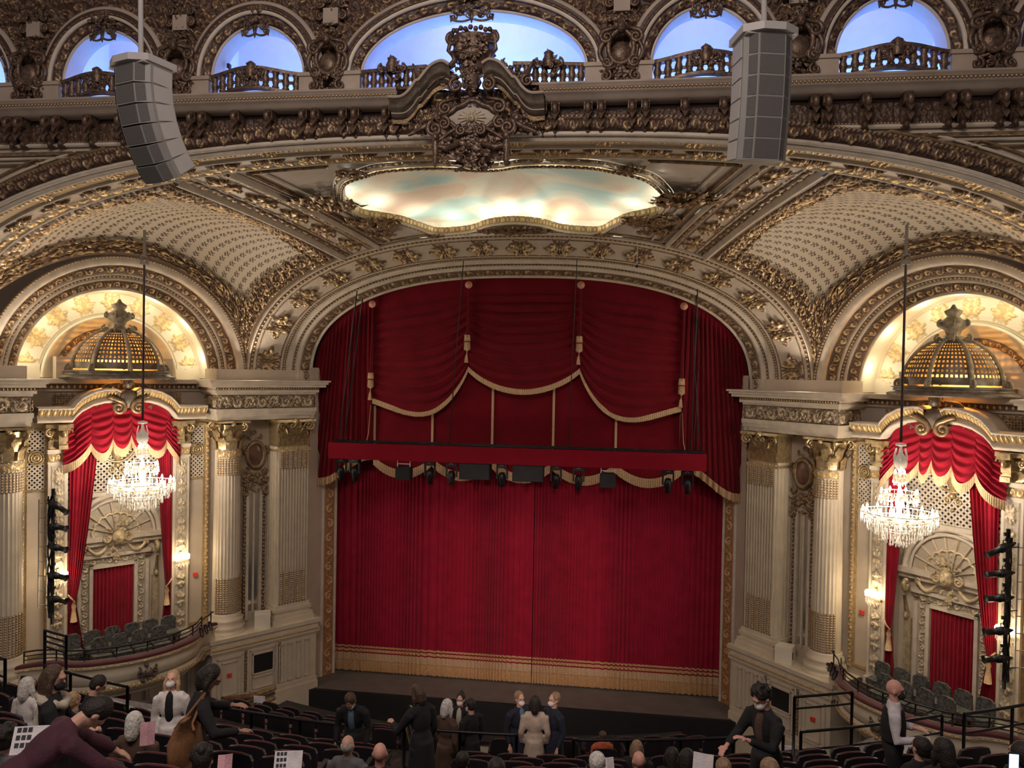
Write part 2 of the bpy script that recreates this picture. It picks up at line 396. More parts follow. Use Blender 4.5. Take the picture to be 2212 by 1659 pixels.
# face of the great arch (archivolt) on the hall side
wall_arcade = structure('wall_arcade', (0, 16.1, 5.8))
def SF(u, v, o0=0., o1=.44):
    x, z = B(u); e = 1e-3; x1, z1 = B(np.clip(u+e, 0, 1)); x2, z2 = B(np.clip(u-e, 0, 1))
    tx, tz = x1-x2, z1-z2; l = np.hypot(tx, tz)+1e-9; nx, nz = -tz/l, tx/l
    o = o0+(o1-o0)*v; return st3(x+nx*o, YB0-.02-.10*np.sin(v*PI), z+nz*o)
band(wall_arcade, 'cream_rim', SF, 0, .2, 'cream_moulding', cove, 1, .05, 400, 4, (.06, .94))
band(wall_arcade, 'gilt_archivolt', SF, .2, .82, 'gilt_dark', rinceau(1.05, 7), 105, .09, 1300, 10, (.06, .94))
band(wall_arcade, 'gilt_bead', SF, .82, 1.0, 'gilt_dark', beads, 300, .05, 1300, 4, (.06, .94))

# --- ceiling between the arches
TX0, TX1 = 4.65, 6.2       # inner rib x at proscenium / at front arch
OX0, OX1 = 6.05, 7.75      # outer rib
def rib_pt(u_a, u_b, t, bul=.0):
    xa, za = A1(u_a); xb, zb = B(u_b)
    return st3(xa*(1-t)+xb*t, YA1*(1-t)+YB1*t, za*(1-t)+zb*t+bul*np.sin(t*PI))
def ceil_xy(w, t):         # w in -1..1 across between inner ribs
    ua0, ub0 = A1.ux(TX0), B.ux(TX1)
    ua = .5+(ua0-.5)*w; ub = .5+(ub0-.5)*w
    return rib_pt(ua, ub, t, .10)
def ceil_at(X, Y):
    t = np.clip((YA1-Y)/(YA1-YB1), 0, 1); wd = TX0*(1-t)+TX1*t
    P = ceil_xy(np.clip(X/wd, -1, 1), t); return P[..., 2]
MUR = np.array([(-4.1, 19.7), (-4.35, 20.6), (-4.3, 21.6), (-3.9, 22.1), (-3.4, 22.6), (-3.0, 23.3), (-2.6, 24.0), (-2.0, 24.1), (-1.4, 23.95), (-.9, 23.5), (-.5, 23.3), (0, 23.2), (.5, 23.3), (.9, 23.5), (1.4, 23.95), (2.0, 24.1), (2.6, 24.0), (3.0, 23.3), (3.4, 22.6), (3.9, 22.1), (4.3, 21.6), (4.35, 20.6), (4.1, 19.7), (3.7, 18.9), (3.0, 18.4), (2.5, 18.1), (1.6, 17.95), (.8, 18.0), (.3, 18.2), (-.3, 18.2), (-.8, 18.0), (-1.6, 17.95), (-2.5, 18.1), (-3.0, 18.4), (-3.7, 18.9)])
def mural_outline(u, k=0.):
    n = len(MUR); q = np.mod(u, 1)*n; i = np.floor(q).astype(int) % n; f = q-np.floor(q)
    p0, p1, p2, p3 = MUR[(i-1) % n], MUR[i], MUR[(i+1) % n], MUR[(i+2) % n]; f = f[..., None]
    P = .5*((2*p1)+(-p0+p2)*f+(2*p0-5*p1+4*p2-p3)*f*f+(-p0+3*p1-3*p2+p3)*f**3)
    c = np.array([0., 21.]); return c+(P-c)*(1+np.asarray(k, float)[..., None]*np.array([.24, .30]))
NU = 420
def ring(u, k, z=None):
    p = mural_outline(u, k); x, y = p[..., 0], np.clip(p[..., 1], YB1+.02, YA1-.02); zz = ceil_at(x, y) if z is None else z; return st3(x, y, zz)
# the mural: flat painted sky dished up inside the opening
uu = np.linspace(0, 1, 140, endpoint=False); rr = np.linspace(0, 1, 30)
Um, Rm = np.meshgrid(uu, rr, indexing='ij'); pm = mural_outline(Um, 1.0); cen = np.array([0., 21.])
pm = cen+(pm-cen)*Rm[..., None]; zm = 5.02+(21-pm[..., 1])*.02+.75*(1-Rm**2)
mural = surf('mural', st3(pm[..., 0], pm[..., 1], zm), None, None, face=np.array([0, 21., 0]), cu=True)
m, nt, b, L = nodes('mural_paint')
tc = nt.nodes.new('ShaderNodeTexCoord'); mp = nt.nodes.new('ShaderNodeMapping'); mp.inputs['Scale'].default_value = (.28, .42, .3); L.new(tc.outputs['Object'], mp.inputs['Vector'])
n1 = nt.nodes.new('ShaderNodeTexNoise'); n1.inputs['Scale'].default_value = 1.2; n1.inputs['Detail'].default_value = 7; n1.inputs['Distortion'].default_value = .6; L.new(mp.outputs[0], n1.inputs['Vector'])
cr = nt.nodes.new('ShaderNodeValToRGB'); e = cr.color_ramp.elements
e[0].position = .34; e[0].color = (.30, .50, .52, 1); e[1].position = .68; e[1].color = (.62, .50, .36, 1)
q = e.new(.46); q.color = (.44, .55, .52, 1); q = e.new(.52); q.color = (.62, .58, .48, 1); q = e.new(.6); q.color = (.60, .46, .38, 1)
L.new(n1.outputs['Fac'], cr.inputs['Fac']); L.new(cr.outputs['Color'], b.inputs['Base Color']); b.inputs['Roughness'].default_value = .9
relief('mural_cove', lambda u, v: st3(ring(u, 1.0)[..., 0]*0+mural_outline(u, 1.0)[..., 0], mural_outline(u, 1.0)[..., 1], np.where(mural_outline(u, 1.)[..., 1] < 18.2, 5.04, ceil_at(mural_outline(u, .9)[..., 0], mural_outline(u, .9)[..., 1])+.04)*(1-v)+5.1*v), 200, 4, zero, 0, MAT['cream_moulding'], ceiling, face=np.array([0, 21., 4.9]))
mural.data.materials.append(m); tag(mural, 'pale cloud and sky mural glowing in the scalloped ceiling opening', 'mural')
# reveal + frame
zr = lambda u, v: st3(ring(u, .0)[..., 0], ring(u, .0)[..., 1], ring(u, 0.)[..., 2]+v*.10)
relief('mural_reveal', lambda u, v: zr(u, v), NU, 6, zero, 0, MAT['cream_moulding'], ceiling, face=np.array([0, 21., 5.]))
def prof_ring(k0, k1, d0, d1):
    def S(u, v):
        P = ring(u, k0+(k1-k0)*v); P[..., 2] -= d0+(d1-d0)*v; return P
    return S
DN = np.array([0, 19., -6.])
relief('frame_lip', prof_ring(0, .03, .10, .16), NU, 4, zero, 0, MAT['cream_moulding'], ceiling, face=DN)
relief('frame_inner_edge', lambda u, v: (lambda P: (P.__setitem__((Ellipsis, 2), P[..., 2]-.10+.2*v), P)[1])(ring(u, .0)), NU, 5, eggdart, .03, MAT['gilt_bright'], ceiling, ul=240, face=np.array([0, 21., 4.6]))
relief('frame_gilt_moulding', prof_ring(.03, .10, .16, .12), NU*2, 8, eggdart, .05, MAT['gilt_mid'], ceiling, ul=170, face=DN)
relief('frame_cream_moulding', prof_ring(.10, .20, .10, .02), NU, 6, cove, .05, MAT['cream_moulding'], ceiling, face=DN)
relief('frame_garland', prof_ring(.20, .27, .0, .0), NU*2, 6, rinceau(1.0, 4), .07, MAT['gilt_mid'], ceiling, ul=84, face=DN)
# ground of the ceiling panel out to the ribs
def Sground(u, v):
    P = ring(u, .27); c = np.array([0, 21.])
    t_ = P[..., :2]-c; ax = np.abs(t_[..., 0])+1e-6; ay = np.abs(t_[..., 1])+1e-6
    tt = (YA1-P[..., 1])/(YA1-YB1)
    # ray to boundary: iterate scale
    lo = np.ones_like(u)
    s_hi = np.minimum((TX0+TX1)/2/ax, np.where(t_[..., 1] > 0, (YA1-21)/ay, (21-YB1)/ay))
    for _ in range(6):
        Y = 21+t_[..., 1]*s_hi; t2 = np.clip((YA1-Y)/(YA1-YB1), 0, 1); wd = TX0*(1-t2)+TX1*t2
        s_hi = np.minimum(wd/ax, np.where(t_[..., 1] > 0, (YA1-21)/ay, (21-YB1)/ay))
    s_ = 1+(np.maximum(s_hi, 1.001)-1)*v
    X = t_[..., 0]*s_; Y = 21+t_[..., 1]*s_; return st3(X, Y, ceil_at(X, Y)+.02)
relief('ceiling_panel', Sground, 300, 14, zero, 0, MAT['grey_plaster'], ceiling, face=DN)
# corner bouquets of carved leaves around the frame
def leaf_cluster(mb, c, ax, ay, n_out, R, seed, k=26, r0=.05):
    rg = np.random.default_rng(seed); c = np.array(c, float); ax = np.array(ax, float); ay = np.array(ay, float); no = np.array(n_out, float)
    for i in range(k):
        a = rg.uniform(0, 2*PI); r = R*math.sqrt(rg.uniform(.02, 1)); p = c+ax*r*math.cos(a)+ay*r*math.sin(a)+no*rg.uniform(.02, .12)*(1.3-r/R)*R*2
        q = rg.uniform(0, 2*PI); d = ax*math.cos(q)+ay*math.sin(q); L_ = rg.uniform(.25, .6)*R; sd = np.cross(d, no); w_ = L_*.28
        tip = p+d*L_+no*rg.uniform(-.05, .1)*R; mid = p+d*L_*.5+no*.10*R
        mb.add([p, mid+sd*w_, tip, mid-sd*w_, mid+no*.05*R, p-no*.05*R], [[0, 1, 4], [1, 2, 4], [2, 3, 4], [3, 0, 4], [5, 1, 0], [5, 0, 3]], True)
        if i % 3 == 0: mb.ball(p+no*.05*R, rg.uniform(.6, 1.2)*r0, 6)
        if i % 6 == 0: mb.scroll(p, ax, ay, R*.25, 1.3, r0*.5, 1 if i % 2 else -1, q, n=16, k=5)
    return mb
for nm, pts in (('frame_bouquet', [(-4.15, 22.3), (4.15, 22.3), (-4.9, 20.3), (4.9, 20.3), (-4.3, 23.3), (4.3, 23.3), (0, 24.0), (-.75, 24.1), (.7, 24.1), (-2.7, 24.25), (2.7, 24.25), (-3.4, 18.2), (3.4, 18.2)]),):
    for i, (x, y) in enumerate(pts):
        mb = MB(); R = (.80, .80, .80, .80, .5, .5, .60, .42, .42, .32, .32, .4, .4)[i]
        leaf_cluster(mb, (x, y, float(ceil_at(np.array(x), np.array(y)))-.06), (1, 0, 0), (0, 1, .05), (0, 0, -1), R, 20+i, int(30+60*R))
        mb.build(nm, MAT['antique_gold'], ceiling)
for sg in (-1, 1):
    for wv, r_, mt in ((.955, .05, 'antique_gold'), (.90, .03, 'cream_moulding')):
        t = np.linspace(.03, .97, 30); P = ceil_xy(np.full(30, sg*wv), t); P[:, 2] -= .02; mb = MB(); mb.tube(P, r_, 6); mb.build('panel_moulding', MAT[mt], ceiling)
    for tv, wa, wb in ((.035, .30, .95), (.965, .62, .95)):
        w_ = np.linspace(wa, wb, 24)*sg; P = ceil_xy(w_, np.full(24, tv)); P[:, 2] -= .02; mb = MB(); mb.tube(P, .035, 6); mb.build('panel_moulding', MAT['antique_gold'], ceiling)
# ribs: bands of cartouches between inner and outer rib lines, both sides
for sgn in (-1, 1):
    def SR(u, v, sgn=sgn):      # u along rib 0..1 (front->back), v across
        xa = (TX0+(OX0-TX0)*v)*sgn; xb = (TX1+(OX1-TX1)*v)*sgn
        ua = np.interp(xa, A1.x, A1.l); ub = np.interp(xb, B.x, B.l); return rib_pt(ua, ub, u, .10)
    def bR(name, v0, v1, mat, pat, ul, amp, nu, nv): return relief(name, SR, nu, nv, pat, amp, MAT[mat], ceiling, (0, 1), (v0, v1), ul, 1, face=DN)
    bR('rib_moulding', 0, .10, 'cream_moulding', cove, 1, .14, 90, 5)
    bR('rib_gilt_band', .10, .22, 'gilt_mid', rinceau(1, 3), 26, .06, 260, 6)
    bR('rib_cartouches', .22, .72, 'gilt_on_cream', cluster(.9, 11+sgn, 1.5), 5, .11, 260, 30)
    bR('rib_gilt_band', .72, .84, 'gilt_mid', rinceau(1, 6), 26, .06, 260, 6)
    bR('rib_moulding', .84, 1.0, 'cream_moulding', cove, 1, .16, 90, 6)

# ------------------------------------------------------------------ bay frame
BA = math.radians(50); BE = np.array([math.cos(BA), -math.sin(BA)]); BN = np.array([-math.sin(BA), -math.cos(BA)]); BP = np.array([10.63, 23.84])
def bayT(side):
    def T(V):
        V = np.asarray(V, float); p = BP+V[..., 0:1]*BE+V[..., 1:2]*BN
        return np.concatenate([p[..., 0:1]*side, p[..., 1:2], V[..., 2:3]], -1)
    T.flip = side > 0; return T
SC0 = 2.3; RL = 3.75
# spandrels (vaulted triangles with printed diaper)
def coons(e0, e1, f0, f1):
    """e0(u):v=0, e1(u):v=1, f0(v):u=0, f1(v):u=1"""
    def S(u, v):
        P00, P10, P01, P11 = e0(np.array(0.)), e0(np.array(1.)), e1(np.array(0.)), e1(np.array(1.)); U = u[..., None]; V = v[..., None]
        return (1-V)*e0(u)+V*e1(u)+(1-U)*f0(v)+U*f1(v)-((1-U)*(1-V)*P00+U*(1-V)*P10+(1-U)*V*P01+U*V*P11)
    return S
for side in (-1, 1):
    T = bayT(side)
    def lun(t, R=RL, d=.65):   # t 0..1 from stage side foot to hall side foot
        a = PI-t*PI; return T(st3(SC0+R*np.cos(a), d, Z0+R*np.sin(a)))
    def eA(u, side=side):
        x = 0; s_foot = 0.; ua = A1.ux(OX0) if True else 0; uu_ = 1-u*(1-ua)       # from foot x=9.3 to rib foot
        xx, zz = A1(uu_); return st3(xx*side, YA1, zz)
    def eB(u, side=side):
        ub = B.ux(OX1); uu_ = .955-u*(.955-ub); xx, zz = B(uu_); P = st3(xx*side, YB1, zz); return P
    pf = lun(np.array(1.)); pa = eA(np.array(0.))
    def fL(v): 
        P = lun(v*.96); w0 = (1-v)[..., None]; return P+(eA(np.array(0.))-lun(np.array(0.)))*w0**6+(eB(np.array(0.))-lun(np.array(.96)))*v[..., None]**6
    def fR(v, side=side):
        ua, ub = A1.ux(OX0), B.ux(OX1); P = rib_pt(np.full_like(v, ua), np.full_like(v, ub), v, .10); P[..., 0] *= side; return P
    SS = coons(eA, eB, fL, fR)
    FC = np.array([side*4., 14., -4.])
    NUu, NVv = 330, 400
    # edges wide gilt borders, centre diaper
    fo = foliage(2.4, 3)
    def pat(u, v):
        bd = np.minimum.reduce([u*7.0*(.35+.65*sm(0, .4, v)), (1-u)*7.5, v*9.0, (1-v)*8.0]); rag = .9+.25*vn(u*40, v*40, 2)
        edge = bd < rag; fl = np.maximum(fo(u*6, v*9), .12)
        return np.where(edge, np.where(bd < .16, .05, .1+.9*fl), -.5)
    u = np.linspace(0, 1, NUu); v = np.linspace(0, 1, NVv); U, V_ = np.meshgrid(u, v, indexing='ij'); P = SS(U, V_); n = gnormals(P, FC)
    h = pat(U, V_); di = diaper(U*17, V_*27)
    isb = h > -.1; Pe = P+n*(np.where(isb, h*.12, 0))[..., None]
    F = grid_faces(NUu, NVv); Vf = Pe.reshape(-1, 3); a_, b_, c_, d_ = (Vf[F[:, i]] for i in range(4)); nn = np.cross(c_-a_, d_-b_)
    if ((FC-a_)*nn).sum() < 0: F = F[:, ::-1]
    fb = isb.reshape(-1)[F].mean(1) > .5
    for nm, sel, mt, hh in (('spandrel_border', fb, 'gilt_mid', np.clip(h, 0, 1)), ('spandrel_diaper', ~fb, 'diaper_print', di)):
        Fs = F[sel]; used = np.unique(Fs); mp_ = np.full(len(Vf), -1); mp_[used] = np.arange(len(used))
        link(nm, raw_mesh(nm, Vf[used], mp_[Fs], True, hh.reshape(-1)[used]), ceiling, MAT[mt])
# ================================================================== SIDE BAYS
def bpanel(root, name, T, s0, s1, z0, z1, d, mat, pat=zero, ul=1, vl=1, amp=0, ns=2, nz=2, face=None):
    """flat relief panel on the bay plane; u along s, v up"""
    S = lambda u, v: T(st3(s0+(s1-s0)*u, d, z0+(z1-z0)*v))
    return relief(name, S, ns, nz, pat, amp, MAT[mat], root, (0, 1), (0, 1), ul, vl)
def vpanel(root, name, T, s0, s1, z0, z1, d, mat, pat, tiles, amp, ns, nz):
    """relief band running UP the wall (tiles run vertically)"""
    S = lambda u, v: T(st3(s0+(s1-s0)*v, d, z0+(z1-z0)*u))
    return relief(name, S, nz, ns, pat, amp, MAT[mat], root, (0, 1), (0, 1), tiles, 1)
def flip2(f): return lambda u, v: f(v, u)
def acanthus_cap(T, s, d, zb, zt, r, rot=0, square=False):
    """corinthian-like capital: bell, two rows of leaves, four volutes, abacus"""
    H = zt-zb; mb = MB(T); mb.lathe([(r*.95, zb), (r*1.0, zb+.04), (r*.92, zb+.06), (r*.98, zb+H*.5), (r*1.2, zt-.12)], (s, d, 0), 14)
    for row, (n, z0, hh, rr) in enumerate(((8, zb+.05, H*.42, r*1.04), (8, zb+H*.32, H*.42, r*1.08))):
        for i in range(n):
            a = 2*PI*(i+.5*row)/n; c, q = math.cos(a), math.sin(a); e_ = np.array([c, q, 0.]); t_ = np.array([-q, c, 0.]); o = np.array([s, d, 0.]); w_ = r*.30
            pts = [o+e_*rr+np.array([0, 0, z0]), o+e_*(rr*1.06)+np.array([0, 0, z0+hh*.6]), o+e_*(rr*1.32)+np.array([0, 0, z0+hh]), o+e_*(rr*1.42)+np.array([0, 0, z0+hh*.78])]
            V = []
            for k, p in enumerate(pts): ww = w_*(1, 1.1, .7, .2)[k]; V += [p-t_*ww, p+e_*.02, p+t_*ww]
            mb.add(V, [[3*k+j, 3*k+j+1, 3*k+j+4, 3*k+j+3] for k in range(3) for j in range(2)], True)
    for i in range(4):
        a = PI/4+i*PI/2; e_ = np.array([math.cos(a), math.sin(a), 0.])
        c = np.array([s, d, zt-.22])+e_*r*1.28
        mb.scroll(c, e_, (0, 0, 1), .15, 1.5, .045, -1, PI/2, tail=[np.array([s, d, zt-.5])+e_*r*.95, np.array([s, d, zt-.2])+e_*r*1.08])
    for i in range(4):
        a = i*PI/2; mb.ball((s+math.cos(a)*r*1.15, d+math.sin(a)*r*1.15, zt-.12), .09, 6)
    q = r*1.30; ab = [(s-q, d-q), (s, d-q*.85), (s+q, d-q), (s+q*.85, d), (s+q, d+q), (s, d+q*.85), (s-q, d+q), (s-q*.85, d)]
    mb.prism(ab, zt-.07, zt)
    return mb
def fluted(s, d, z0, z1, r0, r1, T, n=24):
    mb = MB(T); th = np.linspace(0, 2*PI, n*6, endpoint=False); fl = 1-.075*np.abs(np.sin(th*n/2))**.6
    z = np.concatenate([[z0, z0+.12], np.linspace(z0+.2, z1-.15, 9), [z1]]); t = (z-z0)/(z1-z0); r = (r0*(1-t)+r1*t)
    P = np.stack([s+np.outer(np.cos(th)*fl, r), d+np.outer(np.sin(th)*fl, r), np.broadcast_to(z, (len(th), len(z)))], -1)
    return mb.grid(P, True, True)
def _cab(u, v, nu, nv):
    a = np.abs(u*nu-np.floor(u*nu)-.5); return np.where(a < .30, .25+.75*beads(a*0+.5+(u*nu-np.floor(u*nu)-.5)*.9, v*nv-np.floor(v*nv)), 0)
def cabling(nv, nu): return lambda u, v: _cab(v, u, nu, nv)
def cabling2(nu, nv): return lambda u, v: _cab(u, v, nu, nv)
CAPB, CAPT = -2.78, -1.82; SHB, BSB = -8.30, -8.92
def plinth_base(T, s, d, r):
    return MB(T).lathe([(r*.98, SHB+.05), (r*1.06, SHB), (r*1.03, SHB-.08), (r*1.18, SHB-.14), (r*1.2, SHB-.22), (r*1.12, SHB-.30), (r*1.3, SHB-.36), (r*1.34, SHB-.46), (r*1.28, SHB-.52), (r*1.4, SHB-.54), (r*1.4, BSB)], (s, d, 0), 24)
def wall_bay(side):
    T = bayT(side); nm = 'wall_left' if side < 0 else 'wall_right'
    c0 = T(np.array([[SC0, 0, -11.4]]))[0]; W = structure(nm, tuple(c0))
    def MBb(): return MB(T)
    # ---------------- flat wall ground, split left and right of the box opening
    g = MBb()
    g.box((-2.45, -.3, -12.6), (-1.2, .25, -1.75)); g.box((-1.3, -.3, -12.6), (.80, -.02, -1.75))
    g.box((3.80, -.3, -12.6), (6.1, -.02, -1.75)); g.box((5.9, -.3, -12.6), (8.2, .25, -1.75))
    g.build('wall_panel', MAT['cream_plaster'], W)
    # side wall going on past the bay towards the hall
    # ---------------- both halves of the mirrored bay
    for hm in (0, 1):
        f = (lambda s: s) if hm == 0 else (lambda s: 2*SC0-s)
        def rg(a, b): a, b = f(a), f(b); return (a, b) if a < b else (b, a)
        # outer pilaster (bent, fluted)
        if not (hm and False):
            p = empty('pilaster', T(np.array([[f(-3.0), .98, BSB]]))[0], W)
            a, b = rg(-3.62, -2.42)
            n_f = 10; m_ = MBb(); xs = []
            m_.box((a, .2, SHB-.02), (b, .93, CAPB+.02))
            for k in range(n_f+1):
                x = a+.06+(b-a-.12)*k/n_f; m_.box((x-.020, .93, SHB), (x+.020, 1.0, CAPB-.05))
            for q in (a, b):    # flutes on the returns
                for k in range(5):
                    y = .28+.16*k; m_.box((q-.03, y-.02, SHB), (q+.03, y+.02, CAPB-.05))
            m_.build('shaft', MAT['fluted_cream'], p)
            m_ = MBb()
            for z0, z1, o in ((SHB-.12, SHB, .05), (SHB-.24, SHB-.12, .10), (SHB-.34, SHB-.24, .06), (SHB-.46, SHB-.34, .14), (BSB, SHB-.46, .18)): m_.box((a-o, .2, z0), (b+o, .98+o, z1))
            m_.build('base', MAT['fluted_cream'], p)
            # capital: box bell with leaf relief + volutes
            m_ = MBb(); m_.box((a+.02, .2, CAPB-.1), (b-.02, .95, CAPT-.08)); m_.box((a-.14, .2, CAPT-.09), (b+.14, 1.18, CAPT)); m_.box((a-.03, .2, CAPB-.16), (b+.03, 1.02, CAPB-.08))
            for k in range(6):
                for row in range(2):
                    x = a+.1+(b-a-.2)*(k+.5*row)/5.5; z = CAPB+.02+row*.32; ww = .085
                    m_.add([(x-ww, .97, z), (x+ww, .97, z), (x-ww, 1.02, z+.28), (x+ww, 1.02, z+.28), (x-ww*.6, 1.16, z+.42), (x+ww*.6, 1.16, z+.42), (x, 1.18, z+.34)], [[0, 1, 3, 2], [2, 3, 5, 4], [4, 5, 6]], True)
            for x, sg in ((a+.06, -1), (b-.06, 1)):
                m_.scroll((x, 1.12, CAPT-.24), (sg, .35, 0), (0, 0, 1), .16, 1.5, .045, -1, PI/2, tail=[(x-sg*.3, 1.0, CAPT-.5), (x-sg*.15, 1.05, CAPT-.15)])
            m_.scroll(((a+b)/2-.12, 1.12, CAPT-.2), (1, 0, 0), (0, 0, 1), .11, 1.4, .035, -1, PI/2); m_.scroll(((a+b)/2+.12, 1.12, CAPT-.2), (-1, 0, 0), (0, 0, 1), .11, 1.4, .035, -1, PI/2)
            m_.ball(((a+b)/2, 1.15, CAPT-.06), .12, 8)
            m_.build('capital', MAT['bright_gold'], p)
            # gilt cabling: lower and upper thirds
            vpanel(p, 'gilt_cabling', T, a+.08, b-.08, SHB+.05, SHB+1.15, 1.0, 'gilt_on_cream', cabling(16, 5), 1, .035, 56, 110)
            vpanel(p, 'gilt_cabling', T, a+.08, b-.08, CAPB-.75, CAPB-.15, 1.0, 'gilt_on_cream', cabling(9, 6), 1, .04, 56, 50)
        # round column
        cs = f(-.85); col = empty('column', T(np.array([[cs, .55, BSB]]))[0], W)
        fluted(cs, .55, SHB, CAPB, .455, .405, T).build('shaft', MAT['fluted_cream'], col)
        plinth_base(T, cs, .55, .47).build('base', MAT['fluted_cream'], col)
        acanthus_cap(T, cs, .55, CAPB-.02, CAPT, .42).build('capital', MAT['bright_gold'], col)
        def cyl_rel(name, z0, z1, r, pat, tiles, amp, nth, nz, mat):
            th0, th1 = .1*PI, .9*PI
            S = lambda u, v: T(st3(cs+r*np.cos(th0+(th1-th0)*u), .55+r*np.sin(th0+(th1-th0)*u), z0+(z1-z0)*v))
            relief(name, S, nth, nz, pat, amp, MAT[mat], col, ul=1, vl=1)
        cyl_rel('gilt_cabling', SHB+.08, SHB+1.25, .452, cabling2(12, 16), 1, .03, 110, 110, 'gilt_on_cream')
        cyl_rel('gilt_cabling', CAPB-.85, CAPB-.3, .418, cabling2(12, 7), 1, .03, 110, 50, 'gilt_on_cream')
        cyl_rel('necking', CAPB-.26, CAPB-.04, .425, lambda u, v: rinceau(1.2)(u*6, v), 1, .03, 60, 8, 'gilt_bright')
        # tall mirror niche between pilaster and column
        a, b = rg(-2.35, -1.45); mid = (a+b)/2
        nich = empty('mirror_niche', T(np.array([[mid, .3, BSB]]))[0], W)
        bpanel(nich, 'mirror_glass', T, a+.2, b-.2, -8.5, -4.3, .27, 'mirror')
        m_ = MBb(); m_.box((a+.16, .255, -8.8), (a+.26, .34, -4.3)); m_.box((b-.26, .255, -8.8), (b-.16, .34, -4.3)); m_.box((mid-.03, .26, -8.6), (mid+.03, .3, -4.3)); m_.build('mirror_frame', MAT['cream_moulding'], nich)
        for q in (a+.05, b-.17): vpanel(nich, 'leaf_border', T, q, q+.12, -8.8, -3.9, .30, 'gilt_mid', rinceau(1.1, 3), 36, .10, 6, 260)
        # oval dark marble with carved surround
        m_ = MBb(); th = np.linspace(0, 2*PI, 40, endpoint=False); zc = -3.05
        oz = lambda r, k: np.stack([mid+r*.72*np.cos(th)*k, np.full_like(th, .38), zc+r*np.sin(th)*k], 1)
        m_.add(np.concatenate([oz(.36, 1), [[mid, .48, zc]]]), [[i, (i+1) % 40, 40] for i in range(40)], True); m_.build('marble_oval', MAT['dark_marble'], nich)
        m_ = MBb(); ov = oz(.43, 1); m_.tube(np.concatenate([ov, ov[:2]]), .075, 8, False)
        leaf_cluster(m_, (mid, .34, -2.45), (1, 0, 0), (0, 0, 1), (0, 1, 0), .26, 5, 18, .04); leaf_cluster(m_, (mid, .34, -4.0), (1.3, 0, 0), (0, 0, 1.), (0, 1, 0), .36, 6, 34, .04)
        for sg in (-1, 1):
            m_.scroll((mid+sg*.34, .4, -2.9), (sg, 0, 0), (0, 0, 1), .13, 1.4, .04, -1, PI/2); m_.scroll((mid+sg*.34, .4, -3.6), (sg, 0, 0), (0, 0, 1), .12, 1.4, .04, 1, PI/2); m_.scroll((mid+sg*.36, .4, -4.35), (sg, 0, 0), (0, 0, 1), .12, 1.4, .04, 1, PI/2)
        m_.build('carved_surround', MAT['antique_gold'], nich)
        # strip between column and lattice, lattice panel, plain panel
        a, b = rg(-.42, -.30); vpanel(W, 'gilt_strip', T, a, b, -8.7, -1.95, .06, 'gilt_bright', rinceau(1.1, 2), 56, .05, 6, 360)
        a, b = rg(-.27, .24)
        lat = MBb(); lw = .027; ce = .125; z0, z1 = -3.72, -1.98
        def lattice(lat, a, b, z0, z1, d, ce, lw, th_=.03):
            wd, hg = b-a, z1-z0
            for sg in (1, -1):
                c = -hg
                while c < wd+hg:
                    # line s = a + c + t*sg' ; clip
                    if sg == 1: t0 = max(0, -c); t1 = min(hg, wd-c); p = lambda t: (a+c+t, z0+t)
                    else: t0 = max(0, c-wd); t1 = min(hg, c); p = lambda t: (a+c-t, z0+t)
                    if t1-t0 > .02:
                        (s0, q0), (s1, q1) = p(t0), p(t1); ox = lw*.707*sg; oz_ = -lw*.707
                        V = [(s0-ox, d, q0-oz_), (s0+ox, d, q0+oz_), (s1+ox, d, q1+oz_), (s1-ox, d, q1-oz_)]
                        V += [(x, y+th_, z) for x, y, z in V]; lat.add(V, [[0, 3, 2, 1], [4, 5, 6, 7], [0, 1, 5, 4], [1, 2, 6, 5], [2, 3, 7, 6], [3, 0, 4, 7]])
                    c += ce
            return lat
        lattice(lat, a, b, z0, z1, .0, .135, .021); tag(lat.build('lattice_screen', MAT['cream_moulding'], W), kind='stuff')
        bpanel(W, 'lattice_backing', T, a, b, z0, z1, -.012, 'matt_black')
        m_ = MBb()
        for q in (a, b): m_.box((q-.03, -.02, -8.6), (q+.03, .06, -1.9))
        m_.box((a, -.02, -1.98), (b, .06, -1.9)); m_.box((a, -.02, -3.79), (b, .05, -3.72)); m_.box((a, -.02, -8.66), (b, .05, -8.58)); m_.build('gilt_frame', MAT['bright_gold'], W)
        m_ = MBb(); mm = (a+b)/2; zz = -2.8
        th2 = np.linspace(0, 2*PI, 25)
        for r_ in (.20, .13, .06): m_.tube(np.stack([mm+r_*np.cos(th2), np.full(25, .05), zz+r_*np.sin(th2)], 1), .028, 6, False)
        m_.build('rosette', MAT['bright_gold'], W)
        # inner pilaster with relief panel and capital
        p = empty('pilaster', T(np.array([[f(.53), .2, BSB]]))[0], W)
        a, b = rg(.27, .79); m_ = MBb(); m_.box((a, -.3, -8.9), (b, .17, -2.62)); m_.box((a-.05, -.3, -9.0), (b+.05, .26, -8.75)); m_.box((a-.03, -.3, -2.68), (b+.03, .23, -2.56)); m_.box((a-.02, -.3, -2.98), (b+.02, .21, -2.93)); m_.build('shaft', MAT['cream_moulding'], p)
        vpanel(p, 'relief_panel', T, a+.06, b-.06, -8.6, -3.05, .175, 'pale_relief', lambda u, v: np.maximum(cluster(.9, 3, 1.3)(u*9, v), .3*rinceau(.9, 5)(u*18, v)), 1, .06, 22, 260)
        vpanel(p, 'necking', T, a, b, -2.93, -2.68, .18, 'gilt_bright', flip2(lambda u, v: rinceau(1., 1)(u*3, v)), 1, .04, 30, 10)
        m_ = MBb(); m_.box((a+.04, -.3, -2.56), (b-.04, .18, -1.95)); m_.box((a-.10, -.3, -1.92), (b+.10, .36, -1.80))
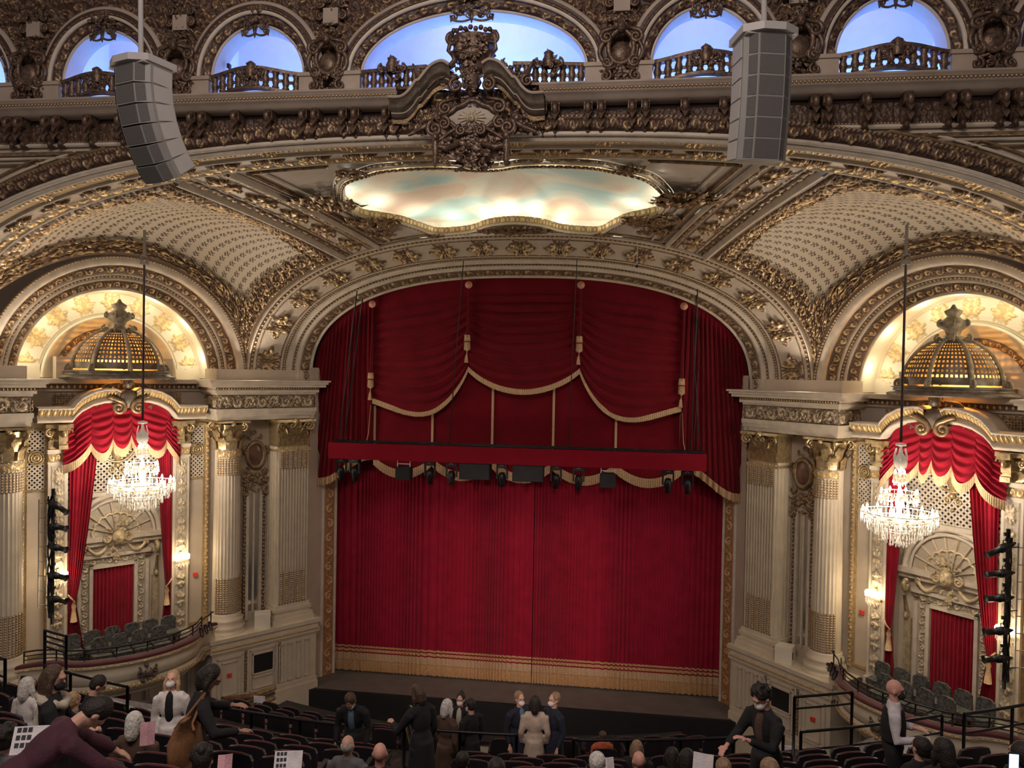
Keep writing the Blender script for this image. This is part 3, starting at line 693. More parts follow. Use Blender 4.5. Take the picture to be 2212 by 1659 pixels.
        for k in range(4):
            x = a+.07+(b-a-.14)*k/3; ww = .075; z = -2.52
            for row in range(2):
                z = -2.52+row*.24
                m_.add([(x-ww, .2, z), (x+ww, .2, z), (x-ww, .23, z+.2), (x+ww, .23, z+.2), (x-ww*.5, .34, z+.3), (x+ww*.5, .34, z+.3), (x, .35, z+.22)], [[0, 1, 3, 2], [2, 3, 5, 4], [4, 5, 6]], True)
        for x, sg in ((a+.02, -1), (b-.02, 1)): m_.scroll((x, .28, -2.06), (sg, .3, 0), (0, 0, 1), .13, 1.4, .04, -1, PI/2)
        m_.build('capital', MAT['bright_gold'], p)
    # ---------------- box opening: recess with shell niche, lattice and curtained door
    rc = MBb(); D = -.55
    rc.box((.6, -1.0, -9.0), (4.0, D, .2)); rc.box((.70, D, -9.0), (.80, .0, -1.3)); rc.box((3.80, D, -9.0), (3.90, .0, -1.3))
    rc.build('recess_wall', MAT['cream_plaster'], W)
    lat = MBb(); lattice(lat, .85, 3.75, -4.05, -1.5, D+.06, .165, .027); tag(lat.build('lattice_screen', MAT['cream_moulding'], W), kind='stuff')
    bpanel(W, 'lattice_backing', T, .85, 3.75, -4.05, -1.5, D+.04, 'matt_black')
    # gilt emblem hanging on the lattice
    m_ = MBb(); cz = -2.75; dd = D+.12
    t = np.linspace(PI, 2*PI, 24); m_.tube(np.stack([SC0+.62*np.cos(t), np.full(24, dd), -2.25+.85*np.sin(t)], 1), .045, 6)
    for sg in (-1, 1):
        m_.scroll((SC0+sg*.32, dd, -2.55), (sg, 0, 0), (0, 0, 1), .18, 1.5, .035, -1, PI/2); m_.scroll((SC0+sg*.16, dd, -3.35), (sg, 0, 0), (0, 0, 1), .11, 1.3, .03, 1, PI/2)
    m_.lathe([(.02, -3.1), (.14, -2.95), (.22, -2.7), (.2, -2.4), (.26, -2.2), (.1, -2.1)], (SC0, dd, 0), 12, sc=(1, .5)); m_.ball((SC0, dd+.03, -3.2), .09, 8); m_.ball((SC0, dd, -3.6), .06, 8); m_.build('gilt_emblem', MAT['bright_gold'], W)
    # entablature over the shell, arch ring, fan
    zc = -5.42
    m_ = MBb(); t = np.linspace(0, PI, 40)
    for R_, rr, d_ in ((1.28, .09, D+.12), (1.12, .05, D+.16)): m_.tube(np.stack([SC0+R_*np.cos(t), np.full(40, d_), zc+R_*np.sin(t)], 1), rr, 8)
    m_.box((.85, D, -4.16), (3.75, D+.22, -4.03)); m_.box((.85, D, -4.34), (3.75, D+.12, -4.26))
    m_.box((.85, D, zc-.14), (3.75, D+.30, zc)); m_.box((.85, D, zc-.30), (3.75, D+.18, zc-.14)); m_.build('arch_moulding', MAT['cream_moulding'], W)
    def shellS(u, v):
        a = PI*u; R_ = .12+.98*v; return T(st3(SC0+R_*np.cos(a), D+.06-.0*R_, zc+R_*np.sin(a)))
    relief('shell_fan', shellS, 200, 40, lambda u, v: .12+.88*np.maximum(np.abs(np.cos(u*9*PI))**6*.0+sm(.42, .49, np.abs(u*9-np.floor(u*9)-.5)), .9*sm(.05, .02, np.abs(v-.55-.05*np.abs(np.sin(u*9*PI))))), .10, MAT['pale_relief'], W)
    relief('spandrel_scrolls', lambda u, v: T(st3(.86+2.88*u, D+.02, zc+1.25*v)), 150, 66, lambda u, v: np.where(np.hypot((u-.5)*2.88, v*1.25) > 1.22, foliage(3.2, 2)(u*2.88, v*1.25), 0), .09, MAT['pale_relief'], W)
    # mask, garlands, door surround
    m_ = MBb(); hd = D+.34
    m_.ball((SC0, hd, -5.45), .19, 12, (1, .8, 1.2)); m_.ball((SC0, hd+.16, -5.47), .045, 6); m_.ball((SC0-.07, hd+.12, -5.38), .03, 6); m_.ball((SC0+.07, hd+.12, -5.38), .03, 6); m_.box((SC0-.06, hd+.12, -5.59), (SC0+.06, hd+.16, -5.57))
    leaf_cluster(m_, (SC0, D+.28, -5.15), (1, 0, 0), (0, 0, 1), (0, 1, 0), .32, 8, 26, .04); leaf_cluster(m_, (SC0, D+.24, -5.95), (1, 0, 0), (0, 0, 1), (0, 1, 0), .26, 9, 22, .04)
    for sg in (-1, 1):
        m_.scroll((SC0+sg*.30, D+.3, -5.5), (sg, 0, 0), (0, 0, 1), .14, 1.5, .045, -1, PI/2); m_.scroll((SC0+sg*.88, D+.2, -5.75), (sg, 0, 0), (0, 0, 1), .09, 1.4, .035, 1, PI/2)
        t = np.linspace(0, 1, 12); m_.tube(np.stack([SC0+sg*(.3+.55*t), np.full(12, D+.26), -5.72-.22*np.sin(t*PI)], 1), .03+.045*np.sin(t*PI), 8)
        m_.scroll((SC0+sg*.95, D+.12, -6.1), (sg, 0, 0), (0, 0, 1), .16, 1.6, .03, 1, 0, tail=(SC0+sg*.4, D+.12, -6.25))
    m_.build('carved_mask', MAT['pale_gold'], W)
    dr = tag(empty('door_1' if side < 0 else 'door_2', T(np.array([[SC0+.08, D, -8.95]]))[0]), kind='structure'); da, db = 1.78, 2.98; zt = -6.42
    for x0, x1 in ((da-.34, da-.1), (db+.1, db+.34)): vpanel(dr, 'door_frame_relief', T, x0, x1, -8.9, zt+.1, D+.10, 'pale_relief', rinceau(1.1, 6), 11, .07, 12, 150)
    bpanel(dr, 'door_frame_relief', T, da-.34, db+.34, zt+.1, zt+.34, D+.10, 'pale_relief', rinceau(1.1, 8), 8, 1, .07, 90, 12)
    m_ = MBb()
    for q0, q1 in ((da-.44, da-.34), (da-.1, da), (db, db+.1), (db+.34, db+.44)): m_.box((q0, D, -8.95), (q1, D+.2, zt+.1))
    m_.box((da-.1, D, zt), (db+.1, D+.2, zt+.1)); m_.box((da-.5, D, zt+.34), (db+.5, D+.24, zt+.44)); m_.build('door_frame', MAT['cream_moulding'], dr)
    # consoles beside the door (dark recess side)
    m_ = MBb()
    for sg in (-1, 1):
        x = SC0+.08+sg*1.28; m_.scroll((x, D+.2, -5.95), (0, 1, 0), (0, 0, 1), .16, 1.5, .07, -1, PI/2); m_.scroll((x, D+.15, -6.8), (0, 1, 0), (0, 0, 1), .11, 1.4, .06, 1, PI/2, tail=(x, D+.28, -6.2)); m_.box((x-.1, D, -8.9), (x+.1, D+.1, -6.9))
    m_.build('side_console', MAT['pale_gold'], W)
    # ---------------- entablature blocks (projecting) and broken pediment over the box
    for a, b, d0 in ((-3.78, -.32, .98), (4.92, 8.4, .98)):
        e_ = empty('entablature', T(np.array([[(a+b)/2, d0, CAPT]]))[0], W); m_ = MBb()
        for z0, z1, o in ((-1.80, -1.68, 0), (-1.68, -1.56, .03), (-1.56, -1.42, .06), (-.95, -.88, .04), (-.88, -.78, .12), (-.70, -.60, .30), (-.60, -.52, .36), (-.52, -.46, .42)): m_.box((a-o, -.3, z0), (b+o, d0+o, z1))
        m_.box((a, -.3, -1.45), (b, d0-.02, -.9)); m_.box((a-.1, -.3, -.80), (b+.1, d0+.08, -.69))
        m_.build('cornice', MAT['cream_moulding'], e_)
        # attic base above cornice
        m_ = MBb(); m_.box((a+.06, -.3, -.46), (b-.06, d0-.25, -.10)); m_.build('attic_base', MAT['cream_plaster'], e_)
        bpanel(e_, 'gilt_frieze', T, a+.03, b-.03, -1.42, -.95, d0-.01, 'frieze_relief', lambda u, v: np.maximum(rinceau(1.0, 4)(u*8, v), .75*foliage(3.6, 2)(u*3.5, v*.47)*sm(0, .08, v)*sm(0, .08, 1-v)), 1, 1, .10, 260, 30)
        bpanel(e_, 'gilt_cornice_band', T, a-.10, b+.10, -.79, -.69, d0+.12, 'gilt_mid', eggdart, 40, 1, .05, 240, 5)
        for q, sgn in ((a, -1), (b, 1)):
            relief('gilt_frieze', lambda u, v, q=q, sgn=sgn: T(st3(q+sgn*.0, -.1+(d0+.1)*u, -1.42+.47*v)), 40, 16, lambda u, v: rinceau(1.1, 4)(u*3, v), .08, MAT['frieze_relief'], e_, face=T(np.array([[q+sgn*3, .5, -1.2]]))[0])
        m_ = MBb(); k = 0; x = a-.2
        while x < b+.25: m_.box((x, d0+.12, -.69), (x+.06, d0+.26, -.60)); x += .13
        tag(m_.build('dentils', MAT['cream_moulding'], e_), kind='stuff')
    # recessed dark entablature across the bay, with lattice grille and bust
    m_ = MBb(); m_.box((-.35, -.6, -1.75), (4.95, -.25, -.62)); m_.box((-.35, -.6, -.62), (4.95, .05, -.52)); m_.box((-.35, -.6, -.85), (4.95, -.15, -.78)); m_.build('recessed_frieze', MAT['grey_plaster'], W)
    bpanel(W, 'gilt_frieze', T, -.3, 4.9, -.78, -.62, -.12, 'gilt_mid', eggdart, 34, 1, .05, 260, 6)
    # pediment curve
    def ped(u):                         # u 0..1 from outer end to scroll
        ks = np.array([[-.10, -1.72], [.45, -1.72], [.80, -1.72], [.88, -1.60], [1.05, -1.42], [1.35, -1.25], [1.65, -1.17], [1.95, -1.16], [2.08, -1.24]])
        q = u*(len(ks)-1); i = np.clip(q.astype(int), 0, len(ks)-2); f_ = (q-i)[..., None]; return ks[i]*(1-f_)+ks[i+1]*f_
    pd = empty('broken_pediment', T(np.array([[SC0, .5, -1.8]]))[0], W)
    for hm in (0, 1):
        sg = 1 if hm == 0 else -1; X = (lambda s: s) if hm == 0 else (lambda s: 2*SC0-s)
        for nm2, prof, mt in (('curved_cornice', [(.0, -.02), (.62, -.02), (.66, .06), (.58, .10), (.55, .18)], 'cream_moulding'), ('curved_cornice', [(.74, .36), (.78, .42), (.2, .44), (-.2, .44)], 'cream_moulding')):
            u_ = np.linspace(0, 1, 60); c = ped(u_); pr = np.array(prof)
            P = np.stack([np.broadcast_to(X(c[:, 0])[:, None], (60, len(pr))), np.broadcast_to(pr[None, :, 0], (60, len(pr))), c[:, 1][:, None]+pr[None, :, 1]], -1)
            surf(nm2, T(P), MAT[mt], pd, face=None)
        relief('gilt_cornice_band', lambda u, v: (lambda c: T(np.stack([X(c[..., 0]), .55+.19*v, c[..., 1]+.18+.18*v], -1)))(ped(u)), 220, 8, lambda u, v: eggdart(u*26, v), .06, MAT['gilt_bright'], pd)
        m_ = MBb(); m_.scroll((X(2.02), .72, -1.32), (sg, 0, 0), (0, 0, 1), .21, 1.6, .07, -1, PI/2, tail=[(X(1.7), .7, -1.0), (X(1.85), .7, -1.03)]); m_.build('scroll', MAT['antique_gold'], pd)
        # bracket beneath the pediment end
        m_ = MBb(); x = X(.62); m_.box((x-.16, .15, -1.98), (x+.16, .52, -1.82)); m_.box((x-.12, .15, -2.5), (x+.12, .36, -1.95)); m_.scroll((x, .40, -2.08), (0, 1, 0), (0, 0, 1), .12, 1.3, .06, -1, PI/2); m_.box((x-.12, .15, -2.55), (x+.12, .40, -2.42)); m_.build('bracket', MAT['bright_gold'], pd)
    bust = MB(T); cz = -.75
    bust.ball((SC0, .62, cz+.20), .17, 12, (.9, .9, 1.2)); bust.lathe([(.05, -1.35), (.22, -1.2), (.27, -1.0), (.20, -.82), (.08, -.78), (.09, -.62)], (SC0, .58, 0), 14, sc=(1.2, .7)); bust.ball((SC0, .78, cz+.18), .04, 6)
    leaf_cluster(bust, (SC0, .50, cz+.38), (1, 0, 0), (0, 0, 1), (0, 1, 0), .26, 3, 20, .04)
    for sg in (-1, 1):
        bust.scroll((SC0+sg*.50, .5, -.82), (sg, 0, 0), (0, 0, 1), .18, 1.5, .06, -1, PI/2, tail=(SC0+sg*.2, .5, -.6)); bust.scroll((SC0+sg*.30, .5, -1.18), (sg, 0, 0), (0, 0, 1), .14, 1.4, .05, 1, PI/2)
        leaf_cluster(bust, (SC0+sg*.72, .42, -1.05), (1, 0, 0), (0, 0, 1), (0, 1, 0), .25, 13+sg, 18, .03)
    bust.build('carved_bust', MAT['dim_gold'], pd)
    for x0 in (.45, 3.2):
        m_ = MBb(); lattice(m_, x0, x0+.95, -1.45, -.92, -.2, .15, .03); tag(m_.build('grille', MAT['antique_gold'], W), kind='stuff')
    m_ = MBb(); m_.box((-1.4, -1.75, -.6), (9.5, -1.55, 5.2)); m_.build('backing_wall', MAT['cream_plaster'], W)
    # ---------------- lunette: splayed archivolt, lit reveal, back wall, inner arch
    lu = empty('lunette', T(np.array([[SC0, 0, Z0]]))[0], W)
    def arcS(R0, d0, R1, d1):
        return lambda u, v: T(st3(SC0+(R0+(R1-R0)*v)*np.cos(PI*(1-u)), d0+(d1-d0)*v, Z0+(R0+(R1-R0)*v)*np.sin(PI*(1-u))))
    FLc = T(np.array([[SC0, 6., -3.]]))[0]
    def bl(name, q0, q1, mat, pat, ul, amp, nu, nv, R0=RL, d0=.65, R1=2.78, d1=-.35):
        return relief(name, arcS(R0, d0, R1, d1), nu, nv, pat, amp, MAT[mat], lu, (0, 1), (q0, q1), ul, 1, face=FLc)
    bl('gilt_arch_band', 0, .06, 'gilt_mid', beads, 120, .04, 500, 4)
    bl('cream_arch_band', .06, .27, 'cream_moulding', cove, 1, .10, 120, 8)
    bl('gilt_arch_band', .27, .48, 'gilt_mid', rinceau(1.05, 2), 36, .08, 640, 13)
    bl('cream_arch_band', .48, .55, 'cream_moulding', cove, 1, .07, 120, 5)
    bl('gilt_arch_band', .55, .62, 'gilt_mid', eggdart, 90, .05, 500, 4)
    bl('cream_arch_band', .62, .70, 'cream_moulding', cove, 1, .07, 120, 5)
    bl('gilt_arch_band', .70, .93, 'gilt_mid', rinceau(1.05, 9), 36, .07, 600, 13)
    bl('cream_arch_band', .93, 1, 'cream_moulding', cove, 1, .05, 120, 4)
    relief('lit_reveal', arcS(2.80, -.35, 2.80, -1.15), 80, 4, zero, 0, MAT['pale_cream'], lu, face=T(np.array([[SC0, -.7, 0]]))[0])
    bl('cartouche_band', 0, 1, 'lit_relief', cluster(.8, 2, 1.15), 9, .05, 420, 34, 2.82, -1.15, 2.02, -1.15)
    bl('cream_arch_band', 0, 1, 'pale_cream', cove, 1, .10, 100, 7, 2.02, -1.10, 1.88, -1.05)
    bl('inner_cove', 0, 1, 'pale_cream', zero, 1, 0, 80, 4, 1.88, -1.05, 1.62, -1.35)
    bl('gilt_arch_band', 0, 1, 'gilt_mid', rinceau(1, 3), 26, .05, 300, 10, 1.62, -1.35, 1.42, -1.4)
    m_ = MBb(); t = np.linspace(0, PI, 40); m_.add([(SC0+2.9*math.cos(a), -1.42, Z0+2.9*math.sin(a)) for a in t]+[(SC0, -1.42, Z0)], [[i, i+1, 40] for i in range(39)]); m_.build('back_wall', MAT['cream_plaster'], lu)
    # pedestal blocks at the springing and ledge
    m_ = MBb(); m_.box((-.4, -1.45, -.6), (5.0, .15, -.47)); m_.build('ledge', MAT['cream_plaster'], lu)
    for a in (-1, 1):
        x = SC0+a*2.42; m_ = MBb(); m_.box((x-.40, -1.2, -.47), (x+.40, -1.1, -.02)); m_.build('springer', MAT['pale_cream'], lu)
    # domed lantern with pierced panels
    dm = tag(empty('lantern_dome', T(np.array([[SC0+.08, -.05, -.47]]))[0]), 'pierced amber-lit half dome with carved finial in the %s lunette' % ('left' if side < 0 else 'right'), 'lantern', 'dome lanterns over the boxes')
    dc = SC0+.08; dy = -.05; rb = 1.28; zb = -.20; hh = 1.30
    NT = 8
    hol = MBb(); nth, nph = 160, 36
    rcurve = lambda q: (rb*np.cos(q)*(1-.0*q), zb+hh*np.sin(q)**1.0)
    for k in range(NT):
        pn = MBb(); a0 = 2*PI*k/NT; nn_, mm_ = 17, 25
        ph = np.linspace(.04, 1.30, mm_); th = a0+np.linspace(.03, 2*PI/NT-.03, nn_)
        r_, z_ = rcurve(ph); Pm = np.stack([dc+np.outer(np.cos(th), r_), dy+np.outer(np.sin(th), r_)*.85, np.broadcast_to(z_, (nn_, mm_))], -1)
        Fg = grid_faces(nn_, mm_); keep = [list(map(int, f_)) for j, f_ in enumerate(Fg) if not ((j//(mm_-1)) % 2 == 1 and (j % (mm_-1)) % 2 == 1 and 2 < (j % (mm_-1)) < mm_-4)]
        pn.add(Pm.reshape(-1, 3), keep, True); pn.build('pierced_panel', MAT['dim_gold'], dm)
        rb_ = MBb(); ph = np.linspace(0, 1.35, 14); r_, z_ = rcurve(ph); rb_.tube(np.stack([dc+np.cos(a0)*r_*1.02, dy+np.sin(a0)*r_*.87, z_], 1), .06, 6); rb_.scroll((dc+math.cos(a0)*rb*1.08, dy+math.sin(a0)*rb*.92, zb+.05), (math.cos(a0), math.sin(a0), 0), (0, 0, 1), .13, 1.4, .045, -1, PI/2)
        rb_.build('rib', MAT['finial_stone'], dm)
    m_ = MBb(); m_.lathe([(.30, 1.0), (.36, 1.06), (.30, 1.12), (.16, 1.2), (.20, 1.32), (.34, 1.42), (.36, 1.55), (.22, 1.62), (.14, 1.70), (.20, 1.78), (.22, 1.84), (.08, 1.92), (.03, 2.02)], (dc, dy, 0), 16, rfun=lambda t: 1+.08*np.cos(t*8)); 
    for k in range(6):
        a0 = 2*PI*k/6; m_.scroll((dc+.34*math.cos(a0), dy+.34*math.sin(a0), 1.5), (math.cos(a0), math.sin(a0), 0), (0, 0, 1), .10, 1.3, .03, -1, PI/2); m_.scroll((dc+.40*math.cos(a0), dy+.40*math.sin(a0), 1.08), (math.cos(a0), math.sin(a0), 0), (0, 0, 1), .12, 1.3, .035, -1, PI/2)
    m_.build('finial', MAT['finial_stone'], dm)
    m_ = MBb(); m_.lathe([(1.0, -.47), (1.62, -.47), (1.66, -.40), (1.50, -.34), (1.46, -.26), (1.55, -.22), (1.3, -.19)], (dc, dy, 0), 40, sc=(1, .85)); m_.build('rim_cornice', MAT['dim_gold'], dm)
    m_ = MBb()
    for k in (-1, 0, 1): m_.lathe([(0, -.1), (.04, -.06), (.045, 0), (.02, .08), (0, .1)], (dc+k*.25, dy+.25, zb+.25), 8)
    m_.build('amber_bulbs', MAT['amber_glow'], dm)['kind'] = 'stuff'
    pL = T(np.array([[dc, dy, .15]]))[0]; lamp('dome_lamp', 'POINT', tuple(pL), 170, (1, .40, .06), .12)
    # lunette cove lights, hidden on the ledge behind the archivolt
    for a, pw in ((.07*PI, 9.5), (.22*PI, 9.5), (.37*PI, 9.5), (.5*PI, 9.5), (.63*PI, 9.5), (.78*PI, 9.5), (.93*PI, 9.5)):
        q = T(np.array([[SC0+2.55*math.cos(a), -.62, Z0+.15+2.45*math.sin(a)]]))[0]; tq = T(np.array([[SC0+1.9*math.cos(a), -1.3, Z0+1.7*math.sin(a)]]))[0]
        lamp('cove_lamp', 'POINT', tuple(q), pw, (1, .88, .64), .2)
    # ---------------- pedestal under the pilaster and column, down to the stage
    for a, b, mirror in ((-3.85, -.15, 0), (4.75, 8.5, 1)):
        pe = empty('pedestal', T(np.array([[(a+b)/2, 1.1, -12.6]]))[0], W); m_ = MBb()
        for z0, z1, o in ((-12.6, -11.15, .06), (-11.15, -11.0, .03), (-11.0, -9.45, 0), (-9.45, -9.38, .04), (-9.38, -9.22, .09), (-9.22, -9.05, .05), (-9.05, -8.92, .12)): m_.box((a-o, -.3, z0), (b+o, 1.22+o, z1))
        m_.build('block', MAT['fluted_cream'], pe)
        bpanel(pe, 'gilt_band', T, a-.05, b+.05, -9.30, -9.22, 1.31, 'gilt_bright', beads, 60, 1, .03, 240, 5)
        if mirror: continue
        m_ = MBb(); 
        def frame(m_, x0, x1, z0, z1, w_=.045, d=1.22, t_=.05):
            m_.box((x0, d, z0), (x0+w_, d+t_, z1)); m_.box((x1-w_, d, z0), (x1, d+t_, z1)); m_.box((x0, d, z0), (x1, d+t_, z0+w_)); m_.box((x0, d, z1-w_), (x1, d+t_, z1))
        frame(m_, -2.35, -1.40, -10.95, -9.55); frame(m_, -2.25, -1.5, -10.88, -10.48, .03); frame(m_, -1.15, -.30, -10.95, -9.6); frame(m_, -1.0, -.45, -10.85, -9.75, .03)
        for x in (-3.6, -3.28, -2.96, -2.64): frame(m_, x, x+.2, -10.9, -9.6, .03)
        m_.build('panel_moulding', MAT['cream_moulding'], pe)
        vpanel(pe, 'gilt_strip', T, -1.32, -1.22, -10.9, -9.5, 1.23, 'gilt_mid', rinceau(1.1, 1), 12, .03, 6, 80); vpanel(pe, 'gilt_strip', T, -2.52, -2.42, -10.9, -9.5, 1.23, 'gilt_mid', rinceau(1.1, 1), 12, .03, 6, 80)
        bpanel(pe, 'speaker_opening', T, -2.22, -1.53, -10.35, -9.72, 1.235, 'matt_black'); m_ = MBb(); frame(m_, -2.26, -1.49, -10.39, -9.68, .04, 1.22, .06); m_.build('opening_frame', MAT['cream_moulding'], pe)
        fa = MBb(); fa.box((-.78, 1.22, -10.25), (-.64, 1.28, -10.13)); tag(fa.build('fire_alarm', MAT['alarm_red'], None), 'small red fire alarm box on the panelled pedestal below the %s columns' % ('left' if side < 0 else 'right'), 'fire alarm')
        fa = MBb(); fa.box((-.08, .0, -7.05), (.06, .05, -6.93)); tag(fa.build('fire_alarm', MAT['alarm_red'], None), 'small red fire alarm on the plain upper wall panel by the %s box curtain' % ('left' if side < 0 else 'right'), 'fire alarm')
    # ---------------- lower wall below the box and box floor / balcony front
    m_ = MBb(); m_.box((-.2, -.6, -12.6), (5.0, .3, -9.5)); m_.build('lower_wall', MAT['cream_plaster'], W)
    for x in (.1, .75, 1.4, 2.05, 2.7, 3.35, 4.0, 4.6):
        m_ = MBb(); m_.box((x, .3, -12.6), (x+.22, .42, -9.6)); m_.box((x+.08, .42, -12.4), (x+.14, .45, -9.7)); m_.build('lower_pilaster', MAT['cream_moulding'], W)
    m_ = MBb()
    for k in range(8): m_.box((2.1+k*.07, .42, -12.5), (2.14+k*.07, .50, -9.7))
    m_.box((2.1, .40, -12.5), (2.64, .44, -9.7)); m_.build('lower_curtain', MAT['velvet_box'], W)
    bx = empty('box_balcony', T(np.array([[SC0, 1.5, -9.4]]))[0], W)
    ks = np.array([[-.25, 1.25], [.1, 1.30], [.35, 1.65], [.62, 2.05], [1.0, 2.35], [1.6, 2.62], [2.3, 2.72], [3.0, 2.66], [3.7, 2.45], [4.15, 2.15], [4.35, 1.85], [4.8, 1.55], [5.3, 1.45]])
    def bcurve(u, off=0.):
        q = u*(len(ks)-1); i = np.clip(np.floor(q).astype(int), 0, len(ks)-2); f_ = (q-i)[..., None]
        g0, g1, g2, g3 = ks[np.clip(i-1, 0, len(ks)-1)], ks[i], ks[i+1], ks[np.clip(i+2, 0, len(ks)-1)]
        P = .5*((2*g1)+(-g0+g2)*f_+(2*g0-5*g1+4*g2-g3)*f_*f_+(-g0+3*g1-3*g2+g3)*f_**3)
        e_ = 1e-3; 
        dv = (P-np.array([SC0, .3])); dv /= np.linalg.norm(dv, axis=-1, keepdims=True); return P+dv*np.asarray(off)[..., None] if np.ndim(off) else P+dv*off
    def bsurf(name, prof, mat, pat=zero, tiles=1, amp=0, nu=80, nv=None, sub=None):
        pr = np.array(prof)
        def S(u, v):
            q = v*(len(pr)-1); i = np.clip(np.floor(q).astype(int), 0, len(pr)-2); f_ = q-i; o = pr[i, 0]*(1-f_)+pr[i+1, 0]*f_; z = pr[i, 1]*(1-f_)+pr[i+1, 1]*f_
            c = bcurve(u, o); return T(st3(c[..., 0], c[..., 1], z))
        return relief(name, S, nu, nv or len(pr), pat, amp, MAT[mat], bx, ul=tiles, face=T(np.array([[SC0, 9., -9.2]]))[0])
    bsurf('parapet_front', [(.02, -8.42), (.05, -8.50), (-.02, -8.56), (-.06, -8.66), (-.02, -8.82), (-.06, -8.96), (-.16, -9.06)], 'fluted_cream', nu=90, nv=19)
    bsurf('parapet_base', [(-.14, -9.06), (-.04, -9.12), (-.02, -9.20), (-.12, -9.24), (-.16, -9.34), (-.30, -9.42), (-.34, -9.52), (-.55, -9.58)], 'fluted_cream', nu=90, nv=22)
    bsurf('gilt_band', [(.0, -9.10), (.02, -9.20)], 'gilt_bright', eggdart, 60, .03, 320, 5); bsurf('gilt_band', [(.03, -8.46), (.06, -8.52)], 'gilt_bright', rinceau(1.1, 1), 50, .03, 320, 5)
    bsurf('armrest', [(-.22, -8.36), (-.2, -8.33), (0, -8.33), (.05, -8.36), (.05, -8.43)], 'velvet_rail', nu=90, nv=10)
    m_ = MBb(); u_ = np.linspace(0, 1, 60); c = bcurve(u_, -.15); m_.add([(x, y, -8.95) for x, y in c]+[(5.3, -.5, -8.95), (-.25, -.5, -8.95)], [list(range(62))[::-1]]); m_.add([(x, y, -9.5) for x, y in bcurve(u_, -.4)]+[(5.3, -.5, -9.5), (-.25, -.5, -9.5)], [list(range(62))]); m_.build('box_floor', MAT['carpet'], bx)
    m_ = MBb(); leaf_cluster(m_, (SC0, 2.76, -8.85), (1, 0, 0), (0, 0, 1), (0, 1, 0), .26, 31, 30, .05); m_.ball((SC0, 2.9, -8.82), .12, 8, (1, .7, 1.2)); m_.build('carved_boss', MAT['dim_gold'], bx)
    return W, T
simple('mirror', (.62, .60, .55), .12, .85, var=.05)
simple('pale_gold', (.55, .45, .28), .42, .25, var=.3, sc=6, bump=.3, bsc=25)
simple('finial_stone', (.30, .25, .17), .5, .15, var=.4, sc=6, bump=.3, bsc=25)
gilt('frieze_relief', [(0, (.22, .165, .12)), (.3, (.17, .12, .08)), (.6, (.42, .33, .22)), (.95, (.64, .53, .36))], metal=.3, rough=.4)
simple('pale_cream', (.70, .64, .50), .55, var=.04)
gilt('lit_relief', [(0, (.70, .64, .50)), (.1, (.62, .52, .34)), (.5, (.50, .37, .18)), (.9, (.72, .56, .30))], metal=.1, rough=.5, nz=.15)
simple('amber_glow', (1, .5, .15), .4, emis=(1, .38, .06), es=7)
simple('alarm_red', (.75, .06, .05), .4)
simple('velvet_rail', (.085, .014, .020), .8, sheen=.3)
WALLS = {}
for side in (-1, 1): WALLS[side] = wall_bay(side)
# proscenium jambs (marble splay + plain face), both sides
for sg in (-1, 1):
    def SJ(u, v, sg=sg): return st3(sg*(7.0+.40*v), 27.35-.50*v, -11.4+8.6*u)
    def bj(name, v0, v1, mat, pat, ul, amp, nu, nv): return relief(name, SJ, nu, nv, pat, amp, MAT[mat], pros, (0, 1), (v0, v1), ul, 1, face=np.array([0, 10, -8.]))
    bj('jamb_moulding', 0, .18, 'cream_moulding', cove, 1, .04, 20, 5)
    bj('jamb_marble_panel', .18, .80, 'marble_panel', foliage(1.0, 5) if False else rinceau(1.3, 5), 16, .04, 420, 14)
    bj('jamb_moulding', .80, 1, 'cream_moulding', cove, 1, .05, 20, 5)
    relief('jamb_face', lambda u, v, sg=sg: st3(sg*(7.40+.14*v), 26.85-.9*v, -11.4+11.4*u), 4, 4, zero, 0, MAT['cream_plaster'], pros, face=np.array([0, 10, -8.]))
    relief('upper_return', lambda u, v, sg=sg: st3(sg*(7.45+.17*v), 27.3-1.0*v, -3+2.9*u), 4, 4, zero, 0, MAT['cream_plaster'], pros, face=np.array([0, 10, -8.]))
# the stage-house wall above/around the arch seen only behind the valance
mb = MB(); mb.box((-9, 28.2, -11.4), (9, 28.4, 6)); mb.build('stage_house_wall', MAT['matt_black'], pros)
# ================================================================== ARCADE, CORNICE, TOP CARTOUCHE
WA = wall_arcade; EYT = np.array([0, 0., 4.])
YF = 16.25
def fpan(name, x0, x1, z0, z1, y, mat, pat=zero, ul=1, vl=1, amp=0, nx=2, nz=2, par=None):
    return relief(name, lambda u, v: st3(x0+(x1-x0)*u, y, z0+(z1-z0)*v), nx, nz, pat, amp, MAT[mat], par or WA, (0, 1), (0, 1), ul, vl, face=EYT)
# plaster between arch and frieze
for sg in (-1, 1):
    xs0, xs1 = 4.5, 13.4
    def SP(u, v, sg=sg):
        x = xs0+(xs1-xs0)*u; zb = B.zx(-x)+.30; zb = np.minimum(zb, 5.0); return st3(sg*x, YF-.05, zb+(5.02-zb)*v)
    relief('arch_spandrel', SP, 60, 10, zero, 0, MAT['cream_plaster'], WA, face=EYT)
    def tri(name, off, mat, w_, amp):
        xa = 8.2+off*2.4; pts = [(xa, 4.82-off*.35)]+[(x, float(B.zx(-x))+.52+off*.35) for x in np.linspace(xa+.3, 13.2, 14)]
        mb = MB(); P = [np.array([sg*x, YF-.12, z]) for x, z in pts]; mb.tube(P, w_, 6); mb.tube([P[0], (sg*13.3, YF-.12, 4.82-off*.35)], w_, 6); mb.build(name, MAT[mat], WA)
    tri('gilt_triangle_moulding', 0, 'antique_gold', .045, 0); tri('triangle_moulding', .3, 'cream_moulding', .035, 0); tri('gilt_triangle_moulding', .7, 'antique_gold', .03, 0)
